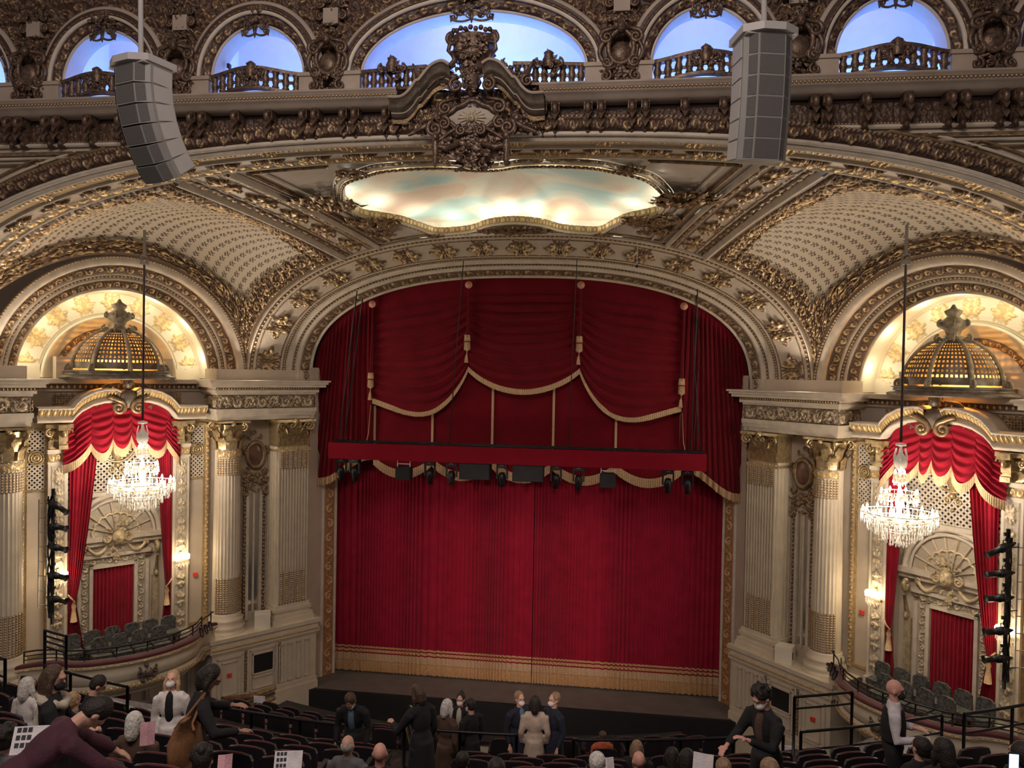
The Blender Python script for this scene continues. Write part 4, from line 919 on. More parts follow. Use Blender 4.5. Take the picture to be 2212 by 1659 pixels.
# frieze with consoles
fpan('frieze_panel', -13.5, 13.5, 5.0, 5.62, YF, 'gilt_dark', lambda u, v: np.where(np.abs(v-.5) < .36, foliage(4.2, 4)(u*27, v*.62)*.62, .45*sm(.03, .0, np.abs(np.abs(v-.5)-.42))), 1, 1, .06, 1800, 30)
fpan('frieze_ledge', -13.5, 13.5, 4.96, 5.06, YF-.12, 'cream_moulding', cove, 1, 1, .05, 3, 5)
fpan('gilt_bead', -13.5, 13.5, 5.06, 5.12, YF-.06, 'gilt_dark', beads, 400, 1, .04, 1400, 4)
CX = [1.56, 1.82, 2.5, 2.77, 3.4, 3.67, 4.46, 5.23, 6.0, 6.26, 7.0, 7.24, 7.98, 8.76, 9.54, 9.80, 10.49, 10.76, 11.5, 12.2]
def console_mesh():
    mb = MB(); mb.box((-.085, -.30, .36), (.085, 0, .60)); mb.box((-.085, -.14, -.08), (.085, 0, .4))
    mb.scroll((0, -.30, .42), (0, -1, 0), (0, 0, 1), .12, 1.4, .075, -1, PI/2, k=6); mb.scroll((0, -.16, 0), (0, -1, 0), (0, 0, 1), .08, 1.3, .06, 1, PI/2, tail=[(0, -.34, .34), (0, -.26, .16)])
    for z in (.3, .12): mb.add([(-.09, -.3, z+.1), (.09, -.3, z+.1), (-.07, -.40, z), (.07, -.40, z), (0, -.42, z-.12)], [[0, 1, 3, 2], [2, 3, 4]], True)
    o = mb.build('console', MAT['dark_gold'], None); me = o.data; bpy.data.objects.remove(o); return me
gilt('dark_gold_relief', [(0, UMB), (.5, BRZ), (.9, GOLD)])
simple('dark_gold', (.135, .088, .062), .38, .4, var=.55, sc=9, bump=.5, bsc=25)
cme = console_mesh()
def put(me, name, parent, M_):
    o = bpy.data.objects.new(name, me); COL.objects.link(o); o.parent = parent
    o.matrix_parent_inverse = world_of(parent).inverted(); o.matrix_basis = M_; return o
for x in CX:
    for sg in (-1, 1):
        put(cme, 'console', WA, Matrix.Translation((sg*x, YF-.02, 5.03)))
# cornice, in two lengths, with the centre swept up over the cartouche
def cornice_prof(o=0): return [(-.05, 5.60), (-.38, 5.62), (-.40, 5.68), (-.52, 5.72), (-.56, 5.76), (-.56, 5.82), (-.64, 5.86), (-.66, 5.90), (-.3, 5.93), (.2, 5.95)]
for sg in (-1, 1):
    pr = np.array(cornice_prof()); xs = np.array([1.5, 13.5]); P = np.stack([np.broadcast_to(sg*xs[:, None], (2, len(pr))), YF+np.broadcast_to(pr[:, 0], (2, len(pr))), np.broadcast_to(pr[:, 1], (2, len(pr)))], -1)
    surf('cornice', P, MAT['arcade_cream'] if 'arcade_cream' in MAT else MAT['cream_moulding'], WA, face=EYT, smooth=False)
    relief('gilt_cornice_band', lambda u, v, sg=sg: st3(sg*(1.5+12*u), YF-.55-.02*v, 5.76+.06*v), 900, 5, eggdart, .04, MAT['gilt_mid'], WA, (0, 1), (0, 1), 150, 1, face=EYT)
    # swept-up centre cornice (serpentine)
    ks = np.array([[1.62, 0], [1.35, .0], [1.18, .12], [1.05, .30], [.98, .33], [.92, .40], [.72, .62], [.5, .70], [.34, .62]])
    u_ = np.linspace(0, 1, 70); q = u_*(len(ks)-1); i = np.clip(np.floor(q).astype(int), 0, len(ks)-2); f_ = (q-i)[:, None]; g = ks[np.clip(i-1, 0, 8)], ks[i], ks[i+1], ks[np.clip(i+2, 0, 8)]
    cc = .5*((2*g[1])+(-g[0]+g[2])*f_+(2*g[0]-5*g[1]+4*g[2]-g[3])*f_**2+(-g[0]+3*g[1]-3*g[2]+g[3])*f_**3)
    P = np.stack([np.broadcast_to(sg*cc[:, 0][:, None], (70, len(pr))), YF-.15+np.broadcast_to(pr[:, 0], (70, len(pr))), cc[:, 1][:, None]-.30+np.broadcast_to((pr[:, 1]-5.6)*1.15+5.6, (70, len(pr)))], -1)
    surf('swept_cornice', P, MAT['dim_gold'], WA, face=EYT); mb = MB(); mb.tube(P[:, 7], .035, 6); mb.tube(P[:, 2], .022, 6); mb.build('swept_edge', MAT['arcade_cream'], WA)
    P2 = P[:, :1].copy(); P2 = np.stack([P[:, 0]+np.array([0, -.28, -.02]), P[:, 0]+np.array([0, -.26, -.10])], 1); 
    surf('gilt_under_moulding', P2, MAT['antique_gold'], WA, face=EYT)
# dark carved ground behind the cartouche
fpan('carved_ground', -1.6, 1.6, 4.95, 6.0, YF-.10, 'gilt_dark', lambda u, v: foliage(2.6, 8)(u*3.2, v*1.05), 1, 1, .14, 110, 36)
# ------------- arcade wall with arched openings
WIN = [(0, 2.42, 1.24), (4.85, 1.05, 1.12), (-4.85, 1.05, 1.12), (8.5, 1.05, 1.16), (-8.5, 1.05, 1.16), (12.1, 1.05, 1.16), (-12.1, 1.05, 1.16)]
ZS, ZT = 5.93, 8.9
def in_open(x, z, gr=0.):
    r = np.zeros_like(x, dtype=bool)
    for cx, hw, hg in WIN:
        r |= ((np.abs(x-cx) < hw+gr) & (z < 6.42)) | ((((x-cx)/(hw+gr))**2+(np.maximum(z-6.42, 0)/(hg+gr))**2 < 1) & (z >= 6.42))
    return r
nx, nz = 1300, 140
xs = np.linspace(-13.5, 13.5, nx); zs = np.linspace(ZS, ZT, nz); X, Zz = np.meshgrid(xs, zs, indexing='ij')
fo = foliage(3.0, 21); hgt = fo(X, Zz); out = ~in_open(X, Zz, .04)
P = st3(X, YF+.05-.11*hgt, Zz); hgt = hgt*.85; F = grid_faces(nx, nz); ok = out.reshape(-1)[F].all(1); V = P.reshape(-1, 3); Fs = F[ok]; used = np.unique(Fs); mp_ = np.full(len(V), -1); mp_[used] = np.arange(len(used))
if ((EYT-V[Fs[0, 0]])*np.cross(V[Fs[0, 2]]-V[Fs[0, 0]], V[Fs[0, 3]]-V[Fs[0, 1]])).sum() < 0: Fs = Fs[:, ::-1]
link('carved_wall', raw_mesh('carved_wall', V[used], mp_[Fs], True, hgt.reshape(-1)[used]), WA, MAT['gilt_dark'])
# archivolts of each opening, reveals, balustrades, piers
for wi, (cx, hw, hg) in enumerate(WIN):
    wn = tag(empty('window_%d' % (wi+1), (cx, YF, 5.93)), kind='structure')
    def ell(R0, y0, R1, y1):
        def S(u, v):
            a = PI*(1-u); o = R0+(R1-R0)*v; y = y0+(y1-y0)*v; return st3(cx+(hw+o)*np.cos(a), y, 6.42+(hg+o)*np.sin(a))
        return S
    L_ = PI*(hw+hg)/2; n_ = int(L_/.035)
    def be(name, R0, y0, R1, y1, mat, pat, tiles, amp, nv, nu=None): return relief(name, ell(R0, y0, R1, y1), nu or n_, nv, pat, amp, MAT[mat], wn, ul=tiles, face=EYT)
    relief('reveal', ell(0, YF-.05, 0, YF+.42), 60, 4, zero, 0, MAT['lilac_plaster'] if 'lilac_plaster' in MAT else MAT['cream_moulding'], wn, face=np.array([cx, YF+.2, 6.5]))
    be('inner_rim', 0, YF-.05, .05, YF-.08, 'cream_moulding', cove, 1, .02, 4, 60)
    be('gilt_archivolt', .05, YF-.06, .24, YF-.16, 'gilt_dark', rinceau(1.1, wi), round(L_/.22), .07, 9)
    be('arch_rim', .24, YF-.16, .30, YF-.24, 'cream_moulding', cove, 1, .04, 5, 60)
    be('gilt_archivolt', .30, YF-.22, .44, YF-.22, 'gilt_dark', fruit(wi), round(L_/.5), .07, 8)
    be('arch_rim', .44, YF-.22, .52, YF-.1, 'arcade_cream', cove, 1, .05, 5, 60)
    for sg in (-1, 1):          # piers below the springing
        mb = MB(); mb.box((cx+sg*(hw+.24)-.24, YF-.26, 5.93), (cx+sg*(hw+.24)+.24, YF+.1, 6.34)); mb.box((cx+sg*(hw+.24)-.27, YF-.3, 6.34), (cx+sg*(hw+.24)+.27, YF+.1, 6.42)); mb.build('pier', MAT['arcade_cream'], wn)
    # keystone ornament hanging into the opening
    mb = MB(); zt = 6.42+hg; k_ = 1.5 if wi == 0 else 1.0
    leaf_cluster(mb, (cx, YF-.2, zt+.12), (k_, 0, 0), (0, 0, 1), (0, -1, 0), .30, 40+wi, 26, .04)
    for sg in (-1, 1):
        mb.scroll((cx+sg*.17*k_, YF-.18, zt-.02), (sg, 0, 0), (0, 0, 1), .12, 1.5, .03, -1, PI/2); mb.scroll((cx+sg*.26*k_, YF-.18, zt-.14), (sg, 0, 0), (0, 0, 1), .08, 1.4, .025, 1, PI/2); mb.cyl((cx+sg*.30*k_, YF-.2, zt-.12), (cx+sg*.30*k_, YF-.2, zt-.26), .035, .01, 6)
        t = np.linspace(0, 1, 8); mb.tube(np.stack([cx+sg*.3*k_*t, np.full(8, YF-.2), zt-.2-.05*np.sin(t*PI)], 1), .025, 5)
    mb.cyl((cx, YF-.22, zt-.05), (cx, YF-.22, zt-.30), .06, .012, 7); mb.build('keystone_ornament', MAT['dark_gold'], wn)
    # balustrade: bowed, pierced, with crest
    bal = empty('balustrade', (cx, YF-.2, 5.95), wn)
    segs = [(-1, 1)] if wi else [(-1, -.38), (.38, 1)]
    for (a, b) in segs:
        mb = MB(); N = 30; t = np.linspace(a, b, N); x = cx+hw*t; y = YF-.12-.22*np.cos(t*PI/2); zt_ = 6.42+.10*np.cos(t*PI/2)**2 if wi else 6.42+.0*t
        zb_ = zt_-.42
        for zz, hh_, w_ in ((zt_, .07, .09), (zb_, .06, .08)):
            Pq = np.stack([np.stack([x, y-w_, zz-hh_/2], 1), np.stack([x, y-w_, zz+hh_/2], 1), np.stack([x, y+w_, zz+hh_/2], 1), np.stack([x, y+w_, zz-hh_/2], 1)], 1); mb.grid(Pq, False, False, True)
        mb.build('rail', MAT['dark_gold'], bal)
        nb = max(4, int(round((b-a)*hw/.20)))
        mb = MB()
        for k in range(nb):
            tt = a+(b-a)*(k+.5)/nb; xx = cx+hw*tt; yy = YF-.12-.22*math.cos(tt*PI/2); z1 = 6.42+(.10*math.cos(tt*PI/2)**2 if wi else 0)-.03; z0 = z1-.36
            mb.lathe([(.05, z0), (.085, z0+.03), (.06, z0+.08), (.088, z0+.18), (.06, z0+.28), (.085, z1)], (xx, yy, 0), 8); mb.box((xx+.05, yy-.02, z0+.14), (xx+.15, yy+.02, z0+.20))
        mb.build('balusters', MAT['dark_gold'], bal)['kind'] = 'stuff'
        mb = MB(); mb.box((cx+hw*a, YF-.1, 5.93), (cx+hw*b, YF+.1, 6.0)); mb.build('sill', MAT['arcade_cream'], bal)
        cxx = cx+hw*(a+b)/2; 
        mb = MB(); leaf_cluster(mb, (cxx, YF-.40, 6.34), (1, 0, 0), (0, 0, 1), (0, -1, 0), .24, 60+wi, 26, .04); mb.lathe([(.10, 6.3), (.14, 6.45), (.09, 6.55), (.11, 6.6), (.03, 6.66)], (cxx, YF-.38, 0), 10)
        for sg in (-1, 1): mb.scroll((cxx+sg*.22, YF-.40, 6.40), (sg, 0, 0), (0, 0, 1), .09, 1.4, .03, -1, PI/2)
        mb.build('carved_crest', MAT['dark_gold'], bal)
# cartouche groups on the piers between windows
def pier_cartouche(x, seed):
    mb = MB(); y = YF-.22
    t = np.linspace(0, 2*PI, 30); mb.tube(np.stack([x+.26*np.cos(t), np.full(30, y-.05), 6.72+.34*np.sin(t)], 1), .055, 7, False)
    mb.ball((x, y-.02, 6.6), .22, 10, (1, .5, 1.1)); mb.ball((x, y-.16, 7.08), .10, 10, (.9, .9, 1.2)); mb.ball((x, y-.25, 7.06), .025, 5)
    for sg in (-1, 1):
        mb.scroll((x+sg*.30, y-.08, 6.92), (sg, 0, 0), (0, 0, 1), .14, 1.5, .05, -1, PI/2, tail=(x+sg*.1, y-.1, 7.1)); mb.scroll((x+sg*.28, y-.06, 6.42), (sg, 0, 0), (0, 0, 1), .13, 1.5, .05, 1, PI/2); mb.scroll((x+sg*.30, y-.1, 6.12), (sg, 0, 0), (0, 0, 1), .12, 1.4, .04, 1, PI/2, tail=(x+sg*.1, y-.1, 6.3))
        t2 = np.linspace(0, 1, 10); mb.tube(np.stack([x+sg*(.34+.10*np.sin(t2*PI)), np.full(10, y-.06), 6.85-.45*t2], 1), .05, 6)
    leaf_cluster(mb, (x, y, 6.25), (1, 0, 0), (0, 0, 1), (0, -1, 0), .34, seed, 40, .045); leaf_cluster(mb, (x, y-.05, 7.25), (1, 0, 0), (0, 0, 1), (0, -1, 0), .2, seed+1, 16, .04); leaf_cluster(mb, (x, y-.1, 6.0), (1, 0, 0), (0, 0, 1), (0, -1, 0), .18, seed+2, 14, .03)
    mb.build('pier_cartouche', MAT['dark_gold'], WA)
    # small plain tablet with garland high above
    t = MB(); t.box((x-.17, YF-.14, 7.52), (x+.17, YF-.02, 7.86)); t.build('tablet', MAT['arcade_cream'], WA)
    mb = MB(); leaf_cluster(mb, (x, YF-.1, 8.05), (1.3, 0, 0), (0, 0, 1), (0, -1, 0), .25, seed+3, 22, .04); leaf_cluster(mb, (x, YF-.1, 7.40), (1.3, 0, 0), (0, 0, 1), (0, -1, 0), .2, seed+4, 16, .03)
    for sg in (-1, 1): mb.scroll((x+sg*.25, YF-.12, 7.7), (sg, 0, 0), (0, 0, 1), .1, 1.5, .035, -1, PI/2); mb.scroll((x+sg*.26, YF-.12, 7.95), (sg, 0, 0), (0, 0, 1), .1, 1.4, .03, 1, PI/2)
    mb.build('tablet_garland', MAT['dark_gold'], WA)
for i, x in enumerate((-10.3, -6.68, -3.15, 3.15, 6.68, 10.3)): pier_cartouche(x, 70+7*i)
# ---------------- great centre cartouche over the arch crown
cg = empty('crown_cartouche', (0, YF-.4, 4.3), WA); Yc = YF-.62
mb = MB(); th = np.linspace(0, 2*PI, 48, endpoint=False); r_ = 1+.10*np.cos(4*th)+.05*np.cos(8*th)
mb.add(np.concatenate([np.stack([.13+.46*r_*np.cos(th), np.full(48, Yc+.02), 5.24+.24*r_*np.sin(th)], 1), [[.13, Yc-.09, 5.24]]]), [[i, (i+1) % 48, 48] for i in range(48)], True); mb.build('shield', MAT['grey_plaster'], cg)
mb = MB(); mb.ball((.13, Yc-.10, 5.20), .07, 10, (1, .6, 1.2)); mb.ball((.13, Yc-.16, 5.19), .018, 5)
for k in range(14):
    a = 2*PI*k/14; mb.cyl((.13+.10*math.cos(a), Yc-.06, 5.21+.08*math.sin(a)), (.13+.30*math.cos(a), Yc-.05, 5.21+.17*math.sin(a)), .018, .006, 5)
mb.build('mask', MAT['pale_gold'], cg)
mb = MB(); q = np.stack([.13+.52*r_*np.cos(th), np.full(48, Yc-.03), 5.24+.29*r_*np.sin(th)], 1); mb.tube(np.concatenate([q, q[:2]]), .05, 7, False)
for sg in (-1, 1):
    X = lambda x: .13+sg*x
    mb.scroll((X(.56), Yc-.08, 5.42), (sg, 0, 0), (0, 0, 1), .14, 1.5, .045, -1, PI/2, tail=(X(.3), Yc-.1, 5.60)); mb.scroll((X(.58), Yc-.08, 5.10), (sg, 0, 0), (0, 0, 1), .13, 1.5, .045, 1, PI/2)
    mb.scroll((X(.76), Yc-.14, 4.98), (sg, 0, 0), (0, 0, 1), .17, 1.6, .055, -1, PI/2, tail=[(X(1.35), Yc, 4.90), (X(1.1), Yc-.08, 4.98)])
    mb.scroll((X(.20), Yc-.18, 4.92), (sg, 0, 0), (0, 0, 1), .11, 1.5, .04, -1, PI/2, tail=[(X(.75), Yc-.05, 4.72), (X(.5), Yc-.12, 4.86)])
    mb.tube([(X(.70), Yc-.1, 4.62), (X(.5), Yc-.16, 4.56), (X(.22), Yc-.16, 4.66)], [.05, .08, .05], 7)
    # bearded term figures hanging at the sides
    mb.lathe([(.03, 4.20), (.07, 4.32), (.05, 4.45), (.09, 4.58), (.06, 4.72), (.08, 4.82), (.05, 4.95)], (X(.74), Yc-.12, 0), 8); mb.ball((X(.74), Yc-.16, 4.80), .07, 8, (1, 1, 1.3))
    leaf_cluster(mb, (X(.62), Yc, 4.45), (1, 0, 0), (0, 0, 1), (0, -1, 0), .22, 90+sg, 22, .035); leaf_cluster(mb, (X(.92), Yc+.1, 5.2), (1, 0, 0), (0, 0, 1), (0, -1, 0), .26, 95+sg, 26, .04); leaf_cluster(mb, (X(1.2), Yc+.15, 5.05), (1, 0, 0), (0, 0, 1), (0, -1, 0), .2, 99+sg, 18, .035)
leaf_cluster(mb, (.13, Yc-.05, 4.55), (1.2, 0, 0), (0, 0, 1), (0, -1, 0), .34, 101, 60, .045); leaf_cluster(mb, (.13, Yc-.05, 4.85), (1, 0, 0), (0, 0, 1), (0, -1, 0), .24, 102, 30, .045); leaf_cluster(mb, (.13, Yc+.4, 4.36), (1.9, 0, 0), (0, 0, .6), (0, -1, 0), .22, 103, 30, .04); leaf_cluster(mb, (.13, Yc, 5.58), (1.6, 0, 0), (0, 0, 1), (0, -1, 0), .15, 104, 24, .035)
mb.ball((.13, Yc+.22, 4.74), .66, 16, (1, .42, .62)); mb.ball((.13, Yc+.30, 5.22), .85, 16, (1, .35, .48)); leaf_cluster(mb, (-.25, Yc-.06, 4.68), (1, 0, 0), (0, 0, 1), (0, -1, 0), .26, 161, 26, .04); leaf_cluster(mb, (.51, Yc-.06, 4.68), (1, 0, 0), (0, 0, 1), (0, -1, 0), .26, 162, 26, .04)
mb.build('carved_frame', MAT['dark_gold'], cg)
# crown and scroll pediment above
mb = MB()
for sg in (-1, 1):
    X = lambda x: .10+sg*x
    mb.scroll((X(.34), Yc+.05, 5.93), (sg, 0, 0), (0, 0, 1), .15, 1.7, .05, -1, PI*.6, tail=[(X(1.12), Yc+.1, 5.62), (X(.98), Yc+.08, 5.86), (X(.75), Yc+.07, 6.08), (X(.5), Yc+.06, 6.14)])
    leaf_cluster(mb, (X(.75), Yc+.15, 6.22), (1, 0, -.5), (0, 0, 1), (0, -1, 0), .22, 110+sg, 30, .05); leaf_cluster(mb, (X(1.05), Yc+.15, 6.08), (1, 0, 0), (0, 0, 1), (0, -1, 0), .20, 113+sg, 24, .04); mb.cyl((X(1.12), Yc+.1, 6.1), (X(1.28), Yc+.1, 6.42), .07, .02, 7)
    mb.scroll((X(1.15), Yc+.05, 5.98), (sg, 0, 0), (0, 0, 1), .12, 1.4, .04, 1, PI/2); mb.scroll((X(.42), Yc+.0, 6.86), (sg, 0, 0), (0, 0, 1), .13, 1.6, .045, -1, PI/2, tail=[(X(.36), Yc, 6.45), (X(.50), Yc, 6.62)])
    mb.tube([(X(.50), Yc, 6.25), (X(.36), Yc, 6.42), (X(.42), Yc, 6.6)], .06, 6)
mb.lathe([(.10, 5.78), (.13, 5.9), (.18, 6.0), (.14, 6.1), (.26, 6.2), (.30, 6.28), (.24, 6.36), (.32, 6.45), (.46, 6.54), (.42, 6.62), (.40, 6.74), (.48, 6.84), (.50, 6.92)], (.10, Yc+.15, 0), 18, sc=(1, .7), rfun=lambda t: 1+.06*np.cos(t*9))
for k in range(15):
    a = PI+PI*k/14; mb.ball((.10+.48*math.cos(a), Yc+.15+.36*math.sin(a), 6.97+.03*(k % 2)), .055, 6)
leaf_cluster(mb, (.10, Yc-.12, 6.72), (1.6, 0, 0), (0, 0, 1), (0, -1, 0), .22, 121, 40, .045); leaf_cluster(mb, (.10, Yc-.1, 6.45), (1.6, 0, 0), (0, 0, 1), (0, -1, 0), .16, 122, 26, .04)
leaf_cluster(mb, (.10, Yc-.12, 5.98), (1, 0, 0), (0, 0, 1), (0, -1, 0), .24, 131, 40, .045); mb.lathe([(.03, 5.66), (.10, 5.76), (.16, 5.9), (.2, 6.1)], (.10, Yc, 0), 10)
for k in range(9): leaf_cluster(mb, (.10-1.05+.26*k, Yc+.18, 6.36-.26*abs(k-4)*.26-.0), (1, 0, 0), (0, 0, 1), (0, -1, 0), .17, 140+k, 16, .04)
mb.build('carved_crown', MAT['dark_gold'], cg)
# chamber behind the arcade: pale walls, blue lamps
mb = MB(); mb.box((-14, YF+2.4, 5.4), (14, YF+2.5, 9.2)); mb.build('chamber_back_wall', MAT['chamber_white'], WA)
mb = MB(); mb.box((-14, YF+.3, 5.80), (14, YF+2.5, 5.86)); mb.build('chamber_floor', MAT['chamber_white'], WA)
mb = MB(); mb.box((-14, YF+.3, 9.1), (14, YF+2.5, 9.2)); mb.build('chamber_ceiling', MAT['chamber_white'], WA)
for x in (-13.3, -10.3, -6.68, -3.3, 3.3, 6.68, 10.3, 13.3):
    mb = MB(); mb.box((x-.1, YF+.3, 5.8), (x+.1, YF+2.45, 9.1)); mb.build('chamber_partition', MAT['chamber_white'], WA)
mb = MB(); mb.box((7.55, YF+2.36, 6.1), (7.60, YF+2.4, 8.0)); mb.box((8.0, YF+2.36, 6.1), (8.04, YF+2.4, 8.0)); mb.build('chamber_door_trim', MAT['chamber_white'], WA)
BLUE = (.22, .36, 1.0)
for wi, (cx, hw, hg) in enumerate(WIN):
    lamp('blue_flood', 'AREA', (cx+.1, YF+1.9, 6.0), 50*hw, (.16, .42, 1.0), 1.5*hw, (cx+.15, YF+2.3, 7.0), .3)
    lamp('blue_flood_high', 'AREA', (cx, YF+.7, 8.9), 38*hw, (.24, .22, 1.0), 1.2*hw, (cx, YF+2.2, 6.6), .3)
# small black lamp poles on the balcony ledges
for x, z0 in ((-5.72, 6.40), (5.72, 6.38)):
    mb = MB(); mb.cyl((x, YF+.3, 5.9), (x, YF+.3, 6.82), .012, n=6); mb.box((x-.03, YF+.25, 6.80), (x+.03, YF+.35, 6.90)); mb.build('lamp_pole', MAT['black_metal'], WA)
# ================================================================== CURTAINS, VALANCE, TRUSS, STAGE
def pleat_sheet(name, x0, x1, z0, z1, y, mat, parent=None, n=420, nz=24, per=.17, amp=.07, seed=0, flare=.0, T=None):
    rg = np.random.default_rng(seed); x = np.linspace(x0, x1, n); ph = np.cumsum(np.full(n, (x1-x0)/n)*(1+.35*np.sin(x*1.7+seed)+.25*np.sin(x*4.1)))/per*2*PI
    z = np.linspace(z0, z1, nz); t = (z-z0)/(z1-z0)
    A_ = amp*(.75+.35*np.sin(x*2.3+seed))[:, None]*(1-.35*t)[None, :]
    Y = y-A_*(np.sin(ph)[:, None]+.35*np.sin(2.1*ph+1)[:, None])
    P = np.stack([np.broadcast_to(x[:, None], Y.shape)+.012*np.sin(ph)[:, None], Y, np.broadcast_to(z[None], Y.shape)], -1)
    if T is not None: P = T(np.stack([P[..., 0], -P[..., 1], P[..., 2]], -1))
    return P
# main house curtain: two halves
CZ0, CZ1, CY = -11.38, -2.6, 27.55
for sg, lab in ((-1, 'left half of the crimson main stage curtain with gold fringe'), (1, 'right half of the crimson main stage curtain with gold fringe')):
    x0, x1 = (-7.15, .37) if sg < 0 else (.40, 7.15)
    root = empty('stage_curtain', ((x0+x1)/2, CY, CZ0)); tag(root, lab, 'curtain', 'main stage curtain halves')
    n = 900
    P = pleat_sheet('', x0, x1, CZ0+.98, CZ1, CY, '', n=n, nz=26, per=.155, amp=.05, seed=5+sg); surf('drape', P, MAT['velvet_red'], root)
    zz = CZ0+.98; y0 = P[:, 0, 1]; xx = P[:, 0, 0]
    def strip(name, za, zb, mat, dy, nz=2):
        z = np.linspace(za, zb, nz); Q = np.stack([np.broadcast_to(xx[:, None], (n, nz)), np.broadcast_to((y0*.75+CY*.25+dy)[:, None], (n, nz)), np.broadcast_to(z[None], (n, nz))], -1); return surf(name, Q, MAT[mat], root)
    strip('braid', zz-.07, zz, 'fringe_gold', -.01); strip('velvet_line', zz-.12, zz-.07, 'velvet_red', 0); strip('braid', zz-.22, zz-.12, 'fringe_gold', -.01); strip('velvet_line', zz-.27, zz-.22, 'velvet_red', 0)
    strip('gold_band', zz-.55, zz-.27, 'fringe_pale', -.01)
    # fringe: fine cords as a corrugated sheet
    nf = 1800; xf = np.linspace(x0, x1, nf); yf = np.interp(xf, xx, y0*.75+CY*.25)-.02-.02*np.sin(xf*160)*.5-.015*np.random.default_rng(4).random(nf)
    zlo = CZ0+.02+.03*np.random.default_rng(6).random(nf); Q = np.stack([np.stack([xf, yf, zlo], 1), np.stack([xf, yf-.015, np.full(nf, zz-.78)], 1), np.stack([xf, yf, np.full(nf, zz-.55)], 1)], 1); surf('fringe', Q, MAT['fringe_gold'], root)
# black legs in the gaps at the sides of the main curtain
# ---- valance
VY = 26.62
val = empty('valance', (0, VY, -3.9)); tag(val, 'dark red swagged valance with gold fringe filling the top of the stage arch', 'valance')
# flat back cloth with scalloped lower edge
def zarch(x): return np.interp(x, A0.x, A0.z)+.12
xs = np.linspace(-7.5, 7.5, 500)
CUSP = np.array([-5.42, -3.25, -1.08, 1.08, 3.25, 5.50]); 
def zlow(x):
    z = np.full_like(x, -3.30)
    for a, b in zip(CUSP[:-1], CUSP[1:]):
        m_ = (x >= a) & (x <= b); t = (x-a)/(b-a); z = np.where(m_, -3.18-.50*np.sin(t*PI)**.8, z)
    return z
m0 = (xs > -5.6) & (xs < 5.65); xb = xs[m0]; nz = 12; t = np.linspace(0, 1, nz)
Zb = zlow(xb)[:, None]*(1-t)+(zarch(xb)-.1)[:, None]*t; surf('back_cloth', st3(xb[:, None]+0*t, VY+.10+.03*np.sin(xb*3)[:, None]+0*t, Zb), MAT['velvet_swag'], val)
def fringe_along(x, y, z, h, name='fringe', par=None, mat='fringe_gold', dx=None):
    """hanging fringe below a curve"""
    u = np.linspace(0, 1, len(x)); nf = max(60, int(np.sum(np.hypot(np.diff(x), np.diff(z)))/.012)); q = np.linspace(0, 1, nf)
    X, Y, Z = np.interp(q, u, x), np.interp(q, u, y), np.interp(q, u, z); rg = np.random.default_rng(nf)
    Y2 = Y-.02-.012*np.sin(q*nf*.9); hh = h*(.93+.1*rg.random(nf)); k = np.stack([np.stack([X, Y2, Z+.03], 1), np.stack([X, Y2-.015, Z-h*.35], 1), np.stack([X, Y2-.005, Z-hh], 1)], 1); return surf(name, k, MAT[mat], par)
for a, b in zip(CUSP[:-1], CUSP[1:]):
    x = np.linspace(a+.015, b-.015, 60); fringe_along(x, np.full(60, VY+.03), zlow(x)+.04, .30, par=val, mat='fringe_pale')
for x in (-5.38, -3.25, -1.08, 1.08, 3.25, 5.45):   # vertical gold braids
    mb = MB(); zt = {5.45: -1.2, 5.38: -1.2, 3.25: -1.0, 1.08: -.3}[abs(x)]; mb.box((x-.04, VY+.02, -3.30), (x+.04, VY+.06, zt)); mb.build('braid', MAT['fringe_pale'], val)
# swags
def swag(name, xl, zl, xr, zr, zbl, zbr, zsag, seed, nf=11, fr=.17, side_l=True):
    """cloth hanging in curved folds between two top points; lower edge is a catenary from (xl,zbl) to (xr,zbr) sagging to zsag"""
    nu, nv = 90, 110; u = np.linspace(0, 1, nu); v = np.linspace(0, 1, nv); U, V = np.meshgrid(u, v, indexing='ij')
    x = xl+(xr-xl)*U; top = np.minimum(zarch(x)-.05, 99)
    e = zbl*(1-U)+zbr*U; low = e-(e-zsag)*(4*U*(1-U))**.9
    z = top*(1-V)+low*V
    # folds follow nested catenaries: param of family = V; ridges
    cat = V+ (.10)*(4*U*(1-U))*(1-V)*0
    ph = (cat**1.05)*nf*2*PI+1.2*vn(U*3+seed, V*4, seed)+2.5*(4*U*(1-U))
    amp = .075*(4*U*(1-U)*.55+.45)*sm(.04, .25, V)
    y = VY-.06-.22*(4*U*(1-U))*V-amp*(np.sin(ph)+.35*np.sin(2.3*ph+2*U))
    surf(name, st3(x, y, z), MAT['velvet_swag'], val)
    fringe_along(x[:, -1], y[:, -1]-.01, z[:, -1]+.02, fr, par=val, mat='fringe_pale')
swag('swag', -5.45, 0, -1.96, 0, -1.10, .10, -1.52, 1)
swag('swag', -1.96, 0, 1.96, 0, .10, .10, -.66, 2)
swag('swag', 1.96, 0, 5.50, 0, .10, -1.10, -1.52, 3)
